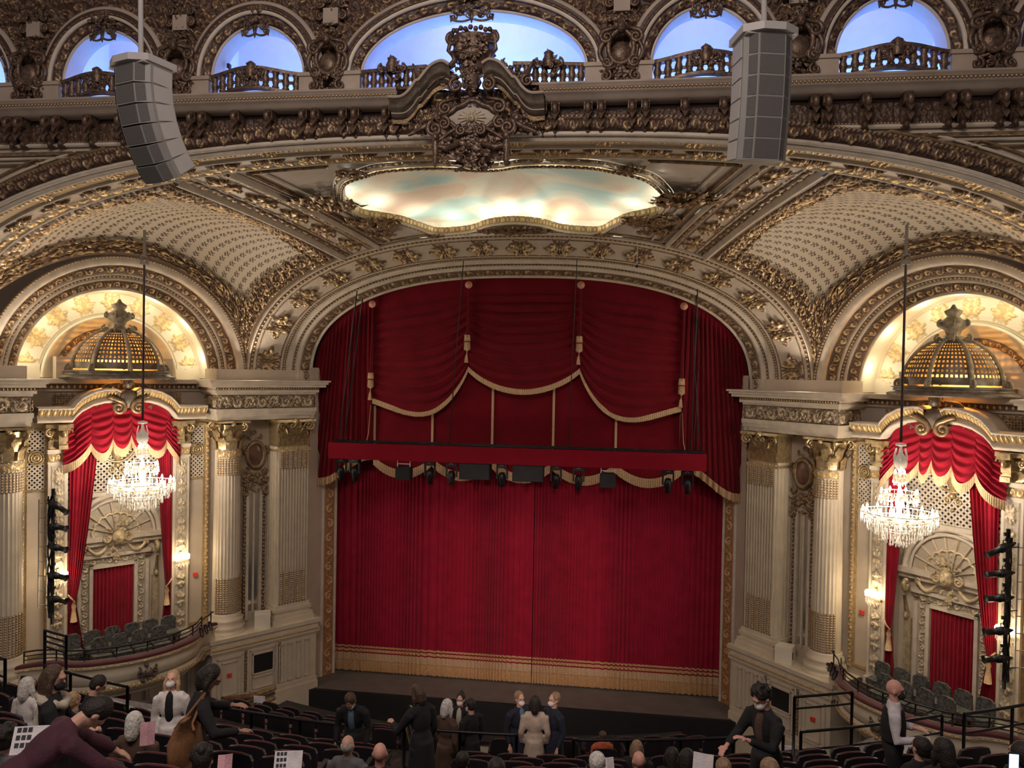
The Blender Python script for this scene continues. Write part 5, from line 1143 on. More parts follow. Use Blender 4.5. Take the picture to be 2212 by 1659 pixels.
# side falls: bundles of folds sweeping down and outwards
for sg in (-1, 1):
    nu, nv = 150, 60; u = np.linspace(0, 1, nu); v = np.linspace(0, 1, nv); U, V = np.meshgrid(u, v, indexing='ij')
    xt = 5.45+(7.62-5.45)*U; xbm = 5.40+(7.9-5.4)*U**.9
    zt_ = zarch(-xt)-.05; zt_ = np.where(xt > 7.5, np.minimum(zt_, .9), zt_); zlo = -3.05-1.0*sm(0, .75, U)+.15*sm(.75, 1, U)
    tt = V; x = xt*(1-tt)+xbm*tt-.25*np.sin(V*PI)*U*0; z = zt_*(1-V)+zlo*V
    ph = U*15*2*PI*(1-.25*V)+V*5.5+3*U*V+1.0*vn(U*4, V*3, 5); y = VY-.05-.16*np.sin(V*PI)*(1-U)-.065*(np.sin(ph)+.4*np.sin(2.2*ph))*sm(0, .12, V)
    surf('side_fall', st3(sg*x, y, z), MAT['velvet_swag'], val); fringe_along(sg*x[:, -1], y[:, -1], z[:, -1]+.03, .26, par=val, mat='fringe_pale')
    # slanting braid beside the fall
    mb = MB(); mb.tube([(sg*5.46, VY-.2, -1.3), (sg*5.52, VY-.22, -2.3), (sg*5.75, VY-.2, -3.3)], [.035, .05, .05], 6, flat=.3); mb.build('braid', MAT['fringe_pale'], val)
# tails, rosettes and tassels at the swag joints
for x, zr_, zt_, lab in ((-5.44, 2.30, -.34, 0), (-1.96, 3.00, 1.05, 0), (1.96, 3.00, 1.05, 0), (5.44, 2.30, -.34, 0)):
    y = VY-.20; mb = MB(); mb.tube([(x, y, zr_), (x, y-.02, (zr_+zt_)/2), (x-.02, y-.05, zt_+.1)], [.05, .085, .12], 8, flat=.5); mb.build('tail', MAT['velvet_swag'], val)
    mb = MB(); mb.lathe([(0, -.06), (.05, -.07), (.07, -.03), (.10, -.05), (.125, -.02), (.13, .02), (0, .05)], (0, 0, 0), 18)
    me = mb.build('rosette', MAT['rosette_pink'], val); me.data.transform(Matrix.Translation((x, y-.05, zr_)) @ Matrix.Rotation(PI/2, 4, 'X').inverted() if False else Matrix.Translation((x, y-.06, zr_)) @ Matrix.Rotation(-PI/2, 4, 'X') @ Matrix.Scale(-1, 4, (0, 0, 1)))
    mb = MB(); mb.tube([(x-.02, y-.06, zt_+.20), (x-.02, y-.06, zt_-.02)], [.10, .115], 12); mb.tube([(x-.02, y-.06, zt_-.06), (x-.02, y-.06, zt_-.30), (x-.02, y-.06, zt_-.36)], [.105, .12, .05], 12); mb.tube([(x-.02, y-.06, zt_-.36), (x-.03, y-.06, zt_-.50)], .018, 6); mb.tube([(x-.03, y-.06, zt_-.48), (x-.04, y-.06, zt_-.56), (x-.04, y-.06, zt_-.78)], [.025, .045, .075], 10); mb.build('tassel', MAT['fringe_pale'], val)
    mb = MB(); mb.tube([(x-.02, y-.06, zt_-.02), (x-.02, y-.06, zt_-.06)], .122, 12); mb.build('tassel_ring', MAT['velvet_red'], val)
# ---- stage floor + apron
fl = structure('floor', (0, 20, -12.6))
mb = MB(); mb.box((-7.6, 25.9, -11.7), (7.6, 28.2, -11.4)); mb.build('stage_deck', MAT['stage_floor'], fl)
mb = MB(); mb.box((-8.6, 25.75, -12.6), (8.6, 25.95, -11.42)); mb.build('stage_fascia', MAT['matt_black'], fl)
mb = MB(); mb.box((-16, 12.5, -12.75), (16, 28.3, -12.6)); mb.build('stalls_floor', MAT['matt_black'], fl)
# front stalls seat backs seen in the gloom
# ---- lighting truss with masking cloth
TY = 24.2
tr = empty('lighting_truss', (0, TY, -2.7)); tag(tr, 'long red-masked lighting truss hanging across the stage arch', 'lighting truss')
zT = lambda x: -2.47+.0*x
mb = MB(); 
P = np.stack([np.stack([np.linspace(-6.08, 6.02, 60), TY-.25+.015*np.sin(np.linspace(0, 40, 60)), np.full(60, z)], 1) for z in (-2.96, -2.43)], 1); surf('masking_cloth', P, MAT['masking_cloth'], tr)
mb = MB()
for z in (-2.40, -2.85):
    for y in (TY-.2, TY+.25): mb.cyl((-6.0, y, z), (5.95, y, z), .028, n=8)
for k in range(30):
    x = -6.0+.4*k; mb.cyl((x, TY-.2, -2.40), (x+.2, TY+.25, -2.40), .014, n=5); mb.cyl((x+.2, TY+.25, -2.40), (x+.4, TY-.2, -2.40), .014, n=5); mb.cyl((x, TY+.25, -2.40), (x+.4, TY+.25, -2.85), .014, n=5)
mb.build('truss_frame', MAT['black_metal'], tr)
mb = MB()
for k in range(26):
    x = -5.9+.46*k+random.uniform(-.1, .1); mb.box((x, TY-.2, -2.42), (x+random.uniform(.1, .35), TY-.05, -2.36-random.uniform(0, .03)))
mb.build('cable_clutter', MAT['black_metal'], tr)['kind'] = 'stuff'
for (xt, zt_), xb_ in (((-5.75, 1.8), -5.8), ((-5.55, 1.5), -5.62), ((-2.0, 3.0), -2.1), ((1.85, 3.1), 1.75), ((5.80, 1.9), 5.55)):
    mb = MB(); yt = 25.6; mb.cyl((xb_, TY, -2.38), (xt, yt, zt_+.9), .016 if abs(xt) < 3 else .022, n=6); mb.build('suspension_cable', MAT['black_metal'], tr)
mb = MB()
for dx in (0, .06, -.05):
    t = np.linspace(0, 1, 12); mb.tube(np.stack([5.75+dx+.05*np.sin(t*9+dx*30), TY+.1+1.3*t, -2.4+5.0*t], 1), .012, 5)
mb.build('cable_bundle', MAT['black_metal'], tr)
# fixtures under the truss
def moving_head(x, tilt, lab, rz):
    o = empty('moving_light', (x, TY, -2.95)); tag(o, lab, 'stage light', 'stage lights under the truss'); c = Matrix.Rotation(rz, 4, 'Z')
    mb = MB(); mb.box((-.17, -.13, -.15), (.17, .13, 0)); mb.cyl((0, 0, 0), (0, 0, .18), .04); b1 = mb.build('base_box', MAT['black_metal'], None)
    mb = MB(); mb.box((-.185, -.05, -.50), (-.135, .05, -.12)); mb.box((.135, -.05, -.50), (.185, .05, -.12)); mb.box((-.185, -.06, -.16), (.185, .06, -.12)); b2 = mb.build('yoke', MAT['black_metal'], None)
    mb = MB(); mb.lathe([(0, .12), (.09, .11), (.12, 0), (.12, -.12), (.09, -.20), (.095, -.33), (.075, -.34), (0, -.32)], (0, 0, 0), 14); b3 = mb.build('head', MAT['black_metal'], None); b3.data.transform(Matrix.Translation((0, 0, -.42)) @ Matrix.Rotation(tilt, 4, 'X'))
    mb = MB(); mb.tube([(-.06, -.135, -.08), (0, -.15, -.05), (.06, -.135, -.08)], .010, 5); b4 = mb.build('handle', MAT['grey_paint'], None)
    for b_ in (b1, b2, b3, b4): b_.data.transform(c); b_.parent = o
for x, tl, lab, rz in ((-5.72, .25, 'first moving light from the left under the truss, nose down', .2), (-5.25, .15, 'second moving light from the left under the truss', -.1), (-2.72, .2, 'moving light left of the left wide black panel', 0), (-2.0, -.1, 'moving light just left of the left wide black panel', .1),
    (-.35, .1, 'moving light between the two wide black panels', 0), (1.38, .3, 'moving light just right of the right wide black panel', .2), (2.10, .1, 'moving light second right of the right wide black panel', 0), (4.88, .25, 'second moving light from the right under the truss', 0), (5.48, .1, 'last moving light at the right end of the truss', -.2)):
    moving_head(x, tl, lab, rz)
def cab(x, w_, h_, lab, nm='hanging_speaker', drop=.0, brk=True):
    o = empty(nm, (x, TY, -2.95)); tag(o, lab, 'speaker', 'black boxes under the truss'); mb = MB(); mb.box((x-w_/2, TY-.2, -2.97-drop-h_), (x+w_/2, TY+.2, -2.97-drop)); mb.build('cabinet', MAT['matt_black'], o)
    mb = MB(); mb.box((x-w_/2+.02, TY-.215, -2.95-drop-h_), (x+w_/2-.02, TY-.20, -2.99-drop)); mb.build('grille', MAT['black_metal'], o)
    if brk:
        mb = MB()
        for q in (-1, 1): mb.cyl((x+q*(w_/2-.03), TY-.05, -2.97-drop), (x+q*(w_/2-.03), TY-.05, -2.9), .014, n=6)
        mb.cyl((x-w_/2+.03, TY-.05, -2.97-drop*.55), (x+w_/2-.03, TY-.05, -2.97-drop*.55), .014, n=6); mb.build('bracket', MAT['white_plastic'], o)
cab(-3.58, .48, .42, 'small black speaker on white bracket left of centre under the truss', drop=.20); cab(-1.22, .98, .52, 'left of the two wide black panels under the truss', 'wide_panel', .0, False); cab(.50, .98, .52, 'right of the two wide black panels under the truss', 'wide_panel', .0, False); cab(3.02, .50, .44, 'small black speaker on white bracket right of centre under the truss', drop=.18)
# ---- line arrays
def line_array(lab, top, yaw, n, curve, W_=.80, D_=.62, Hb=.31, tilt0=.02, hang=(0, 0)):
    root = empty('speaker_array', tuple(top)); tag(root, lab, 'speaker array', 'hanging speaker arrays')
    R = Matrix.Translation(top) @ Matrix.Rotation(yaw, 4, 'Z')
    def add(mb, name, mat, M_, par=None): o = mb.build(name, MAT[mat], None); o.data.transform(M_); o.parent = par or root; o.matrix_parent_inverse = world_of(par or root).inverted(); return o
    mb = MB(); mb.prism([(-W_/2-.05, .35), (W_/2+.05, .35), (W_/2+.05, -.25), (W_*.22, -.42), (-W_*.22, -.42), (-W_/2-.05, -.25)], 0, .12); mb.box((-W_/2, -.3, -.03), (W_/2, .3, .0)); add(mb, 'top_frame', 'grey_light', R)
    p = Vector((0, 0, -.03)); a = tilt0
    for k in range(n):
        mb = MB(); g = -.012; zt, zb_ = -.002, -Hb+g
        mb.prism([(-W_/2, .30), (W_/2, .30), (W_/2, -.16), (W_*.27, -.33), (-W_*.27, -.33), (-W_/2, -.16)], zb_, zt)
        Mk = R @ Matrix.Translation(p) @ Matrix.Rotation(a, 4, 'X'); cb = add(mb, 'speaker_cabinet', 'grey_paint', Mk)
        mb = MB()
        for (x0, y0), (x1, y1) in (((-W_/2+.02, -.165), (-W_*.27-.02, -.328)), ((-W_*.27+.02, -.332), (W_*.27-.02, -.332)), ((W_*.27+.02, -.328), (W_/2-.02, -.165))):
            mb.add([(x0, y0-.004, zb_+.022), (x1, y1-.004, zb_+.022), (x1, y1-.004, zt-.006), (x0, y0-.004, zt-.006)], [[0, 1, 2, 3]])
        add(mb, 'grille', 'grille_grey', Mk, cb)
        for q in (-1, 1): mb = MB(); mb.box((q*W_/2-.012, -.1, zb_+.02), (q*W_/2+.012, .28, zt-.02)); add(mb, 'side_plate', 'grey_light', Mk, cb)
        p = p+Matrix.Rotation(a, 3, 'X') @ Vector((0, 0, -Hb)); a += curve
    mb = MB(); q = Vector(top)+Vector((.0, 0, .1)); mb.tube([q, q+Vector((hang[0]*.5, 0, 1.6)), q+Vector((hang[0], hang[1], 3.5))], .045, 8); mb.build('hanging_cable', MAT['grey_light'], root)
    return root
simple('grey_light', (.42, .41, .40), .5, var=.05)
line_array('curved grey speaker array hanging at the left', (-5.36, 12.75, 5.28), -.32, 6, .13, W_=.90, tilt0=0, hang=(-.05, 0))
line_array('grey speaker array hanging at the right on a white cable', (5.42, 12.75, 5.38), .22, 6, .035, W_=.80, tilt0=0, hang=(-.1, 0))

for i, (u, v, Y) in enumerate(((672, 579, 24.8), (700, 646, 26.2), (1595, 577, 24.8), (1547, 633, 26.2), (1582, 653, 26.2), (762, 553, 24.9))):
    p = onY(u, v, Y); root = empty('spot_fixture', tuple(p)); tag(root, 'tiny black spotlight on the stage arch, %s' % ('outer left haunch', 'inner left haunch', 'outer right haunch', 'inner right haunch, upper of two', 'inner right haunch, lower of two', 'left shoulder by the cables')[i], 'spotlight')
    mb = MB(); mb.tube([p, p+np.array([0, -.16, -.05])], [.06, .07], 8); mb.build('lamp_head', MAT['black_metal'], root); mb = MB(); mb.cyl(p, p+np.array([0, .12, .12]), .02, n=5); mb.build('bracket', MAT['black_metal'], root)
p = onY(1376, 575, 22); root = empty('hanging_pole', tuple(p)); tag(root, 'short thin pale pole hanging from the vault right of centre', 'pole'); mb = MB(); mb.cyl(p, p+np.array([0, 0, .62]), .012, n=5); mb.build('rod', MAT['grey_light'], root); mb = MB(); mb.ball(p, .05, 6); mb.build('clamp', MAT['black_metal'], root)
# ================================================================== BOX DRAPES, CHANDELIERS, FIXTURES
simple('crystal', (.50, .47, .43), .12, .0, var=.02, spec=1, emis=(1, .84, .64), es=.10)  # faint emission added: glass glows itself, standing in for lamplight caught in it
simple('brass', (.6, .42, .2), .3, .8, var=.2)
simple('box_seat_fabric', (.085, .085, .08), .8, var=.8, sc=14)
for side in (-1, 1):
    W, T = WALLS[side]; LR = 'left' if side < 0 else 'right'
    # door curtain
    root = empty('door_curtain', T(np.array([[SC0+.08, -.4, -8.95]]))[0]); tag(root, 'gathered crimson curtain filling the %s box doorway' % LR, 'curtain', 'box doorway curtains')
    P = pleat_sheet('', 1.80, 2.96, -8.93, -6.40, 0, '', n=240, nz=20, per=.095, amp=.04, seed=2); 
    Q = T(np.stack([P[..., 0], -.45-P[..., 1], P[..., 2]], -1)); surf('drape', Q, MAT['velvet_box'], root)
    # tied-back drapes
    for q, far in ((0, 0), (1, 1)):
        root = empty('tied_drape', T(np.array([[.95 if q == 0 else 3.62, .15, -8.9]]))[0])
        tag(root, 'crimson drape tied back by gold tassel, %s side of the %s box' % (('stage' if q == 0 else 'hall'), LR), 'drape')
        nu, nv = 90, 70; u = np.linspace(0, 1, nu); v = np.linspace(0, 1, nv); U, V = np.meshgrid(u, v, indexing='ij')
        ze = -1.65-7.25*V; zc = -ze
        # width narrows to the tie at z=-7.2
        tie = -7.15; wk = (1.0, 1.55)[q]; wv = wk*np.where(ze > tie, .14+.42*((ze-tie)/(-1.65-tie))**.8, .14+.16*np.clip((tie-ze)/1.7, 0, 1))
        edge = .80 if q == 0 else 3.80; sg = 1 if q == 0 else -1
        lean = sg*0.0; s = edge+sg*(.02+wv*U)
        d = .12+.035*np.sin(U*7*2*PI)+.02*np.sin(U*16*PI+1)+.05*np.sin(PI*np.clip((ze-tie)/(-1.65-tie), 0, 1))
        surf('drape', T(st3(s, d, ze)), MAT['velvet_box'], root)
        mb = MB(T); t = np.linspace(0, 1, 10); mb.tube(np.stack([edge+sg*(.0+.18*t), .20+.05*np.sin(t*PI), tie+.22-.25*t], 1), .025, 6); mb.build('cord', MAT['fringe_pale'], root)
        mb = MB(T); mb.tube([(edge+sg*.16, .22, tie-.02), (edge+sg*.16, .22, tie-.16), (edge+sg*.16, .22, tie-.24), (edge+sg*.16, .22, tie-.62)], [.03, .07, .05, .095], 10); mb.build('tassel', MAT['fringe_pale'], root)
    # festooned pelmet
    root = empty('box_pelmet', T(np.array([[SC0, .3, -2]]))[0]); tag(root, 'crimson festooned pelmet with gold fringe under the %s box pediment' % LR, 'pelmet')
    pk = [.60, 1.05, 1.75, 2.10, 2.62, 3.22, 3.98]; 
    ptop = lambda x: -1.85+.72*np.clip(1-np.abs(x-SC0)/1.38, 0, 1)**.42*(np.abs(x-SC0) < 1.38)
    zed = {0: -3.05, 1: -2.42, 2: -2.28, 3: -2.22, 4: -2.30, 5: -2.42, 6: -3.05}
    for k in range(6):
        a, b = pk[k], pk[k+1]; nu, nv = 50, 60; u = np.linspace(0, 1, nu); v = np.linspace(0, 1, nv); U, V = np.meshgrid(u, v, indexing='ij'); x = a+(b-a)*U
        e_ = zed[k]*(1-U)+zed[k+1]*U; sag = .38 if 0 < k < 5 else .10; low = e_-sag*(4*U*(1-U))**.8; top = np.minimum(ptop(x)+.12, -1.05); z = top*(1-V)+low*V
        nf = 6 if 0 < k < 5 else 7; d = .30+.16*(4*U*(1-U))*V+.055*np.sin(V*nf*2*PI+2*(4*U*(1-U))+k)*sm(.05, .3, V)*(.4+.6*4*U*(1-U))
        surf('swag', T(st3(x, d, z)), MAT['velvet_box'], root)
        # fringe
        X, D_, Z = x[:, -1], d[:, -1], z[:, -1]; nf_ = 120; q = np.linspace(0, 1, nf_); X, D_, Z = (np.interp(q, u, w_) for w_ in (X, D_, Z)); rg = np.random.default_rng(k)
        K = np.stack([np.stack([X, D_+.01, Z+.03], 1), np.stack([X, D_+.02+.01*np.sin(q*nf_*.9), Z-.22-.02*rg.random(nf_)], 1)], 1); surf('fringe', T(K), MAT['fringe_pale'], root)
    # ---------------- chandelier
    cx, cy = 10.44*side, 20.62
    ch = empty('chandelier', (cx, cy, -2.6)); tag(ch, 'blazing tiered crystal chandelier hanging before the %s box' % LR, 'chandelier')
    mb = MB(); mb.cyl((cx, cy, -1.62), (cx, cy, 2.95), .032, n=8); mb.build('suspension_rope', MAT['rope_dark'], ch)
    mb = MB(); mb.lathe([(.02, -1.70), (.13, -1.72), (.13, -1.66), (.02, -1.64)], (cx, cy, 0), 12); mb.lathe([(.03, -1.7), (.05, -1.9), (.14, -2.02), (.17, -2.14), (.14, -2.26), (.05, -2.36), (.03, -2.5), (.06, -2.6), (.03, -2.75), (.07, -2.95), (.10, -3.2), (.06, -3.4), (.12, -3.6), (.16, -3.75), (.05, -3.95), (.03, -4.1), (.09, -4.2), (.0, -4.32)], (cx, cy, 0), 12); mb.build('glass_stem', MAT['crystal'], ch)
    mb = MB()
    for k in range(6):
        a = k*PI/3; mb.tube([(cx+.12*math.cos(a), cy+.12*math.sin(a), -1.78), (cx+.17*math.cos(a), cy+.17*math.sin(a), -2.0), (cx+.13*math.cos(a), cy+.13*math.sin(a), -2.28)], .012, 5)
    mb.build('glass_sleeve', MAT['crystal'], ch)
    # pulley bracket at top, its own thing
    pb = MB(); pb.box((cx-.10, cy-.06, 2.90), (cx+.10, cy+.06, 3.0)); pb.tube([(cx-.09, cy, 2.95), (cx-.09, cy, 3.14), (cx, cy, 3.2), (cx+.09, cy, 3.14), (cx+.09, cy, 2.95)], .025, 6); pb.box((cx-.03, cy-.03, 3.15), (cx+.03, cy+.03, 3.9)); pb.build('pulley_bracket', MAT['grey_paint'], ch)
    strands = MB()
    def drop_str(x, y, z, L_, r=.013):
        strands.lathe([(0, z-L_), (r*1.7, z-L_+.03), (r, z-L_+.07), (r*.5, z-L_+.09), (r*.5, z)], (x, y, 0), 4)
    for (R_, z, n, ph, hb) in ((.12, -2.45, 3, .3, .07), (.42, -2.93, 7, 0, .09), (.84, -3.42, 14, .1, .10), (.62, -3.55, 11, .3, .09)):
        for k in range(n):
            a = 2*PI*k/n+ph; c_, s_ = math.cos(a), math.sin(a); zi = z-.10
            mb = MB(); t = np.linspace(0, 1, 8); rr_ = .10+(R_-.10)*t; zz = zi-.14*np.sin(t*PI)+.02; mb.tube(np.stack([cx+c_*rr_, cy+s_*rr_, zz], 1), .014, 5); mb.lathe([(.01, zi), (.055, zi+.02), (.06, zi+.04), (.02, zi+.04), (.018, zi+.10), (.0, zi+.10)], (cx+c_*R_, cy+s_*R_, 0), 7); arm = mb.build('arm', MAT['brass'], ch)
            bl_ = MB(); bl_.lathe([(.0, z), (.028, z+.02), (.034, z+.05), (.02, z+.09), (0, z+.13)], (cx+c_*R_, cy+s_*R_, 0), 6); bl_.build('candle_bulb', MAT['bulb_glow'], arm)
            for j in range(4):
                b_ = a+j*PI/2; drop_str(cx+c_*R_+.055*math.cos(b_), cy+s_*R_+.055*math.sin(b_), zi+.02, .16+.06*(j % 2))
    for (R_, z, n, L0) in ((.90, -3.55, 52, .26), (.74, -3.70, 46, .30), (.56, -3.82, 38, .32), (.38, -3.95, 26, .34), (.20, -4.05, 14, .34), (.44, -3.02, 20, .16), (.16, -2.56, 10, .2)):
        for k in range(n):
            a = 2*PI*k/n+R_*7; drop_str(cx+R_*math.cos(a), cy+R_*math.sin(a), z+.12, L0+.06*random.random(), .012)
    for R_, z in ((.90, -3.43), (.74, -3.58), (.56, -3.70), (.38, -3.83), (.20, -3.93), (.44, -2.90), (.16, -2.44)):
        t = np.linspace(0, 2*PI, 30); strands.tube(np.stack([cx+R_*np.cos(t), cy+R_*np.sin(t), np.full(30, z)], 1), .012, 4, False)
    o = strands.build('crystal_strands', MAT['crystal'], ch); o['kind'] = 'stuff'
    for k, (dx, dy) in enumerate(((.5, 0), (-.5, 0), (0, .5), (0, -.5))): lamp('chandelier_light', 'POINT', (cx+dx, cy+dy, -3.35), 85, (1, .84, .66), .22)
    # ---------------- wall sconces on the inner pilasters
    for s_, lb in ((.53, 'stage-side'), (4.07, 'hall-side')):
        root = empty('wall_sconce', T(np.array([[s_, .2, -6.3]]))[0]); tag(root, 'glowing crystal wall sconce on the %s pilaster of the %s box' % (lb, LR), 'wall lamp')
        mb = MB(T); mb.box((s_-.04, .2, -6.6), (s_+.04, .25, -6.1)); mb.box((s_-.2, .22, -6.42), (s_+.2, .30, -6.38)); mb.build('back_plate', MAT['brass'], root)
        mb = MB(T)
        for k in range(3): mb.lathe([(0, -6.36), (.07, -6.34), (.09, -6.22), (.05, -6.16), (0, -6.15)], (s_-.16+.16*k, .36, 0), 8)
        mb.build('glass_shades', MAT['sconce_glow'], root)
        mb = MB(T)
        for k in range(14): mb.cyl((s_-.22+.034*k, .36, -6.40), (s_-.22+.034*k, .36, -6.52-.04*(k % 3)), .010, .004, 4)
        mb.build('crystal_drops', MAT['crystal'], root)['kind'] = 'stuff'
        p = T(np.array([[s_, .52, -6.28]]))[0]; lamp('sconce_light', 'POINT', tuple(p), 20, (1, .76, .48), .10)
    # ---------------- cream cube speaker on the ledge by the column
    root = empty('ledge_speaker', T(np.array([[-1.95, .85, -8.92]]))[0]); tag(root, 'cream cube speaker standing on the ledge between the %s columns' % LR, 'speaker')
    R_ = .42; mb = MB(T); yaw_ = .3
    cc_ = T(np.array([[-1.95, .98, -8.92]]))[0]
    mb = MB(); mb.box((-.26, -.24, 0), (.26, .26, .50)); o = mb.build('cabinet', MAT['white_plastic'], None); Mx = Matrix.Translation(Vector(cc_)+Vector((0, 0, .005))) @ Matrix.Rotation(side*-.45, 4, 'Z'); o.data.transform(Mx); o.parent = root; o.matrix_parent_inverse = world_of(root).inverted()
    mb = MB(); xx = .262*-side*-1; mb.box((min(0, 0)-.26 if side < 0 else .26, -.18, .14) if False else (-.265 if side < 0 else .26, -.17, .14), (-.26 if side < 0 else .265, -.07, .36)); o = mb.build('handle_slot', MAT['matt_black'], None); o.data.transform(Mx); o.parent = root; o.matrix_parent_inverse = world_of(root).inverted()
    # ---------------- railing on the box parapet
    root = empty('box_railing', T(np.array([[SC0, 2.4, -8.33]]))[0]); tag(root, 'low black metal railing along the %s box parapet' % LR, 'railing')
    u_ = np.linspace(.30, .98, 50); c1 = bc(T, u_) if False else None
    ks = np.array([[-.25, 1.25], [.1, 1.30], [.35, 1.65], [.62, 2.05], [1.0, 2.35], [1.6, 2.62], [2.3, 2.72], [3.0, 2.66], [3.7, 2.45], [4.15, 2.15], [4.35, 1.85], [4.8, 1.55], [5.3, 1.45]])
    l = np.concatenate([[0], np.cumsum(np.hypot(*np.diff(ks, axis=0).T))]); l /= l[-1]
    rp = lambda q: np.array([np.interp(q, l, ks[:, 0]), np.interp(q, l, ks[:, 1])-.14])
    for zz, nm in ((-8.02, 'top_rail'), (-8.14, 'mid_rail'), (-8.25, 'mid_rail')):
        mb = MB(T); mb.tube([(*rp(q), zz) for q in np.linspace(.10, .97, 40)], .024 if nm == 'top_rail' else .015, 6); mb.build(nm, MAT['black_metal'], root)
    for q in np.linspace(.10, .97, 8):
        mb = MB(T); x, y = rp(q); mb.cyl((x, y, -8.34), (x, y, -8.02), .02, n=6); mb.build('post', MAT['black_metal'], root)
    # rows of covered chairs in the box
    k = 0; ORD = ('first', 'second', 'third', 'fourth', 'fifth', 'sixth')
    for s_ in (1.0, 1.55, 2.1, 2.65, 3.2, 3.75):
        for d_, z_ in ((.75, -8.95), (1.55, -8.95)):
            if d_ > 1 and (s_ < 1.2 or s_ > 3.6): continue
            root = empty('box_chair', T(np.array([[s_, d_, -8.95]]))[0]); lb = ('front' if d_ > 1 else 'back')
            tag(root, 'dark patterned chair, %s from the stage end, %s row of the %s box' % (ORD[int(round((s_-1.0)/.55))-(1 if d_ > 1 else 0)], lb, LR), 'chair', '%s row chairs in the %s box' % (lb, LR)); k += 1
            mb = MB(T); mb.box((s_-.24, d_-.2, -8.62), (s_+.24, d_+.22, -8.48)); mb.build('seat', MAT['box_seat_fabric'], root)
            mb = MB(T); mb.prism([(s_-.23, -8.5), (s_+.23, -8.5), (s_+.22, -8.12), (s_+.12, -8.04), (s_-.12, -8.04), (s_-.22, -8.12)], d_-.26, d_-.19, 1); mb.build('backrest', MAT['box_seat_fabric'], root)
            for a in (-.2, .2):
                for b in (-.2, .18):
                    mb = MB(T); mb.cyl((s_+a, d_+b, -8.948), (s_+a, d_+b, -8.6), .018, n=5); mb.build('leg', MAT['black_metal'], root)
    # ---------------- lighting ladder on the hall-side of the box
    base = T(np.array([[4.35, .95, -6]]))[0]; lx, ly = base[0], base[1]
    root = empty('lighting_ladder', (lx, ly, -6.0)); tag(root, 'vertical black lighting boom with ladder beside the %s box' % LR, 'lighting boom')
    mb = MB(); mb.cyl((lx, ly, -7.5), (lx, ly, -3.6), .05, n=8); mb.build('pole', MAT['black_metal'], root)
    off = .42
    for q in (0, 1):
        mb = MB(); x = lx+side*(.28+.25*q); mb.cyl((x, ly+.1, -7.1), (x, ly+.1, -3.95), .018, n=6); mb.build('ladder_rail', MAT['grey_paint'], root)
    for z in np.arange(-7.0, -3.9, .42):
        mb = MB(); mb.cyl((lx+side*.28, ly+.1, z), (lx+side*.53, ly+.1, z), .014, n=5); mb.build('rung', MAT['grey_paint'], root)
    for z in (-7.0, -5.6, -4.05):
        mb = MB(); mb.cyl((lx, ly, z), (lx+side*.3, ly+.1, z), .015, n=5); mb.build('bracket', MAT['black_metal'], root)
    for k, z in enumerate((-3.95, -4.65, -5.25, -6.05, -6.72)):
        fx = empty('spotlight', (lx-side*.15, ly, z)); 
        tag(fx, 'black ellipsoidal spotlight on the %s lighting boom, %s' % (LR, ('topmost, tilted down', 'second from the top', 'middle one', 'fourth from the top', 'lowest one')[k]), 'spotlight')
        dz = -.28 if k == 0 else -.05; a = np.array([lx+side*.08, ly-.05, z]); dirv = np.array([-side*.62, .0-.10, dz]); 
        mb = MB(); mb.tube([a, a+dirv*.25, a+dirv*.5, a+dirv*.5, a+dirv*.95, a+dirv], [.05, .105, .10, .075, .075, .10], 10); mb.build('barrel', MAT['black_metal'], fx)
        mb = MB(); m0 = a+dirv*.3; mb.tube([m0+np.array([0, -.1, 0]), m0+np.array([0, -.09, .16]), m0+np.array([0, .09, .16]), m0+np.array([0, .1, 0])], .012, 5); mb.cyl(m0+np.array([0, 0, .16]), m0+np.array([-side*-.05, 0, .30]), .018, n=5); mb.box(tuple(m0+np.array([-.03, -.03, .28])), tuple(m0+np.array([.03, .03, .36]))); mb.build('yoke', MAT['black_metal'], fx)
        mb = MB(); mb.tube([a, a-dirv*.12], [.05, .02], 8); mb.cyl(a+np.array([0, 0, .0]), (lx, ly, z), .03, n=5); mb.build('rear_cap', MAT['black_metal'], fx)
    # dark drape of cable on the boom
    mb = MB(); rg = np.random.default_rng(5)
    for k in range(9):
        t = np.linspace(0, 1, 20); ph = rg.uniform(0, 6); mb.tube(np.stack([lx+.07*np.sin(t*11+ph), ly-.07+.04*np.cos(t*9+ph), -7.3+3.5*t], 1), .022, 5)
    mb.build('cables', MAT['black_metal'], root)
    # stage-side clamp light cluster on the parapet near the column
    root = empty('clamp_light_rack', T(np.array([[.05, 1.15, -8.3]]))[0]); tag(root, 'cluster of small black clamp lights on the end of the %s box parapet' % LR, 'light rack')
    mb = MB(T); mb.tube([(-.1, 1.2, -8.30), (-.1, 1.2, -7.95)], .02, 6); mb.tube([(-.2, 1.15, -8.0), (.25, 1.5, -8.05), (.6, 1.9, -8.12)], .02, 6); mb.build('pipe', MAT['black_metal'], root)
    for k in range(3):
        mb = MB(T); x = .05+.22*k; y = 1.35+.22*k; mb.tube([(x, y+.12, -8.2), (x, y+.2, -8.30), (x, y+.30, -8.42)], [.05, .06, .04], 7); mb.build('lamp_head', MAT['black_metal'], root)
# uplights hidden on the entablature ledges, washing the vault
for side in (-1, 1):
    T = WALLS[side][1]
    for s_, tg in ((-1.6, (side*3.0, 17.5, 5.0)), (5.6, (side*7.0, 17.0, 4.8))):
        p = T(np.array([[s_, .95, -.05]]))[0]; lamp('vault_uplight', 'AREA', tuple(p), 75, (1, .84, .66), .5, tg, .3)
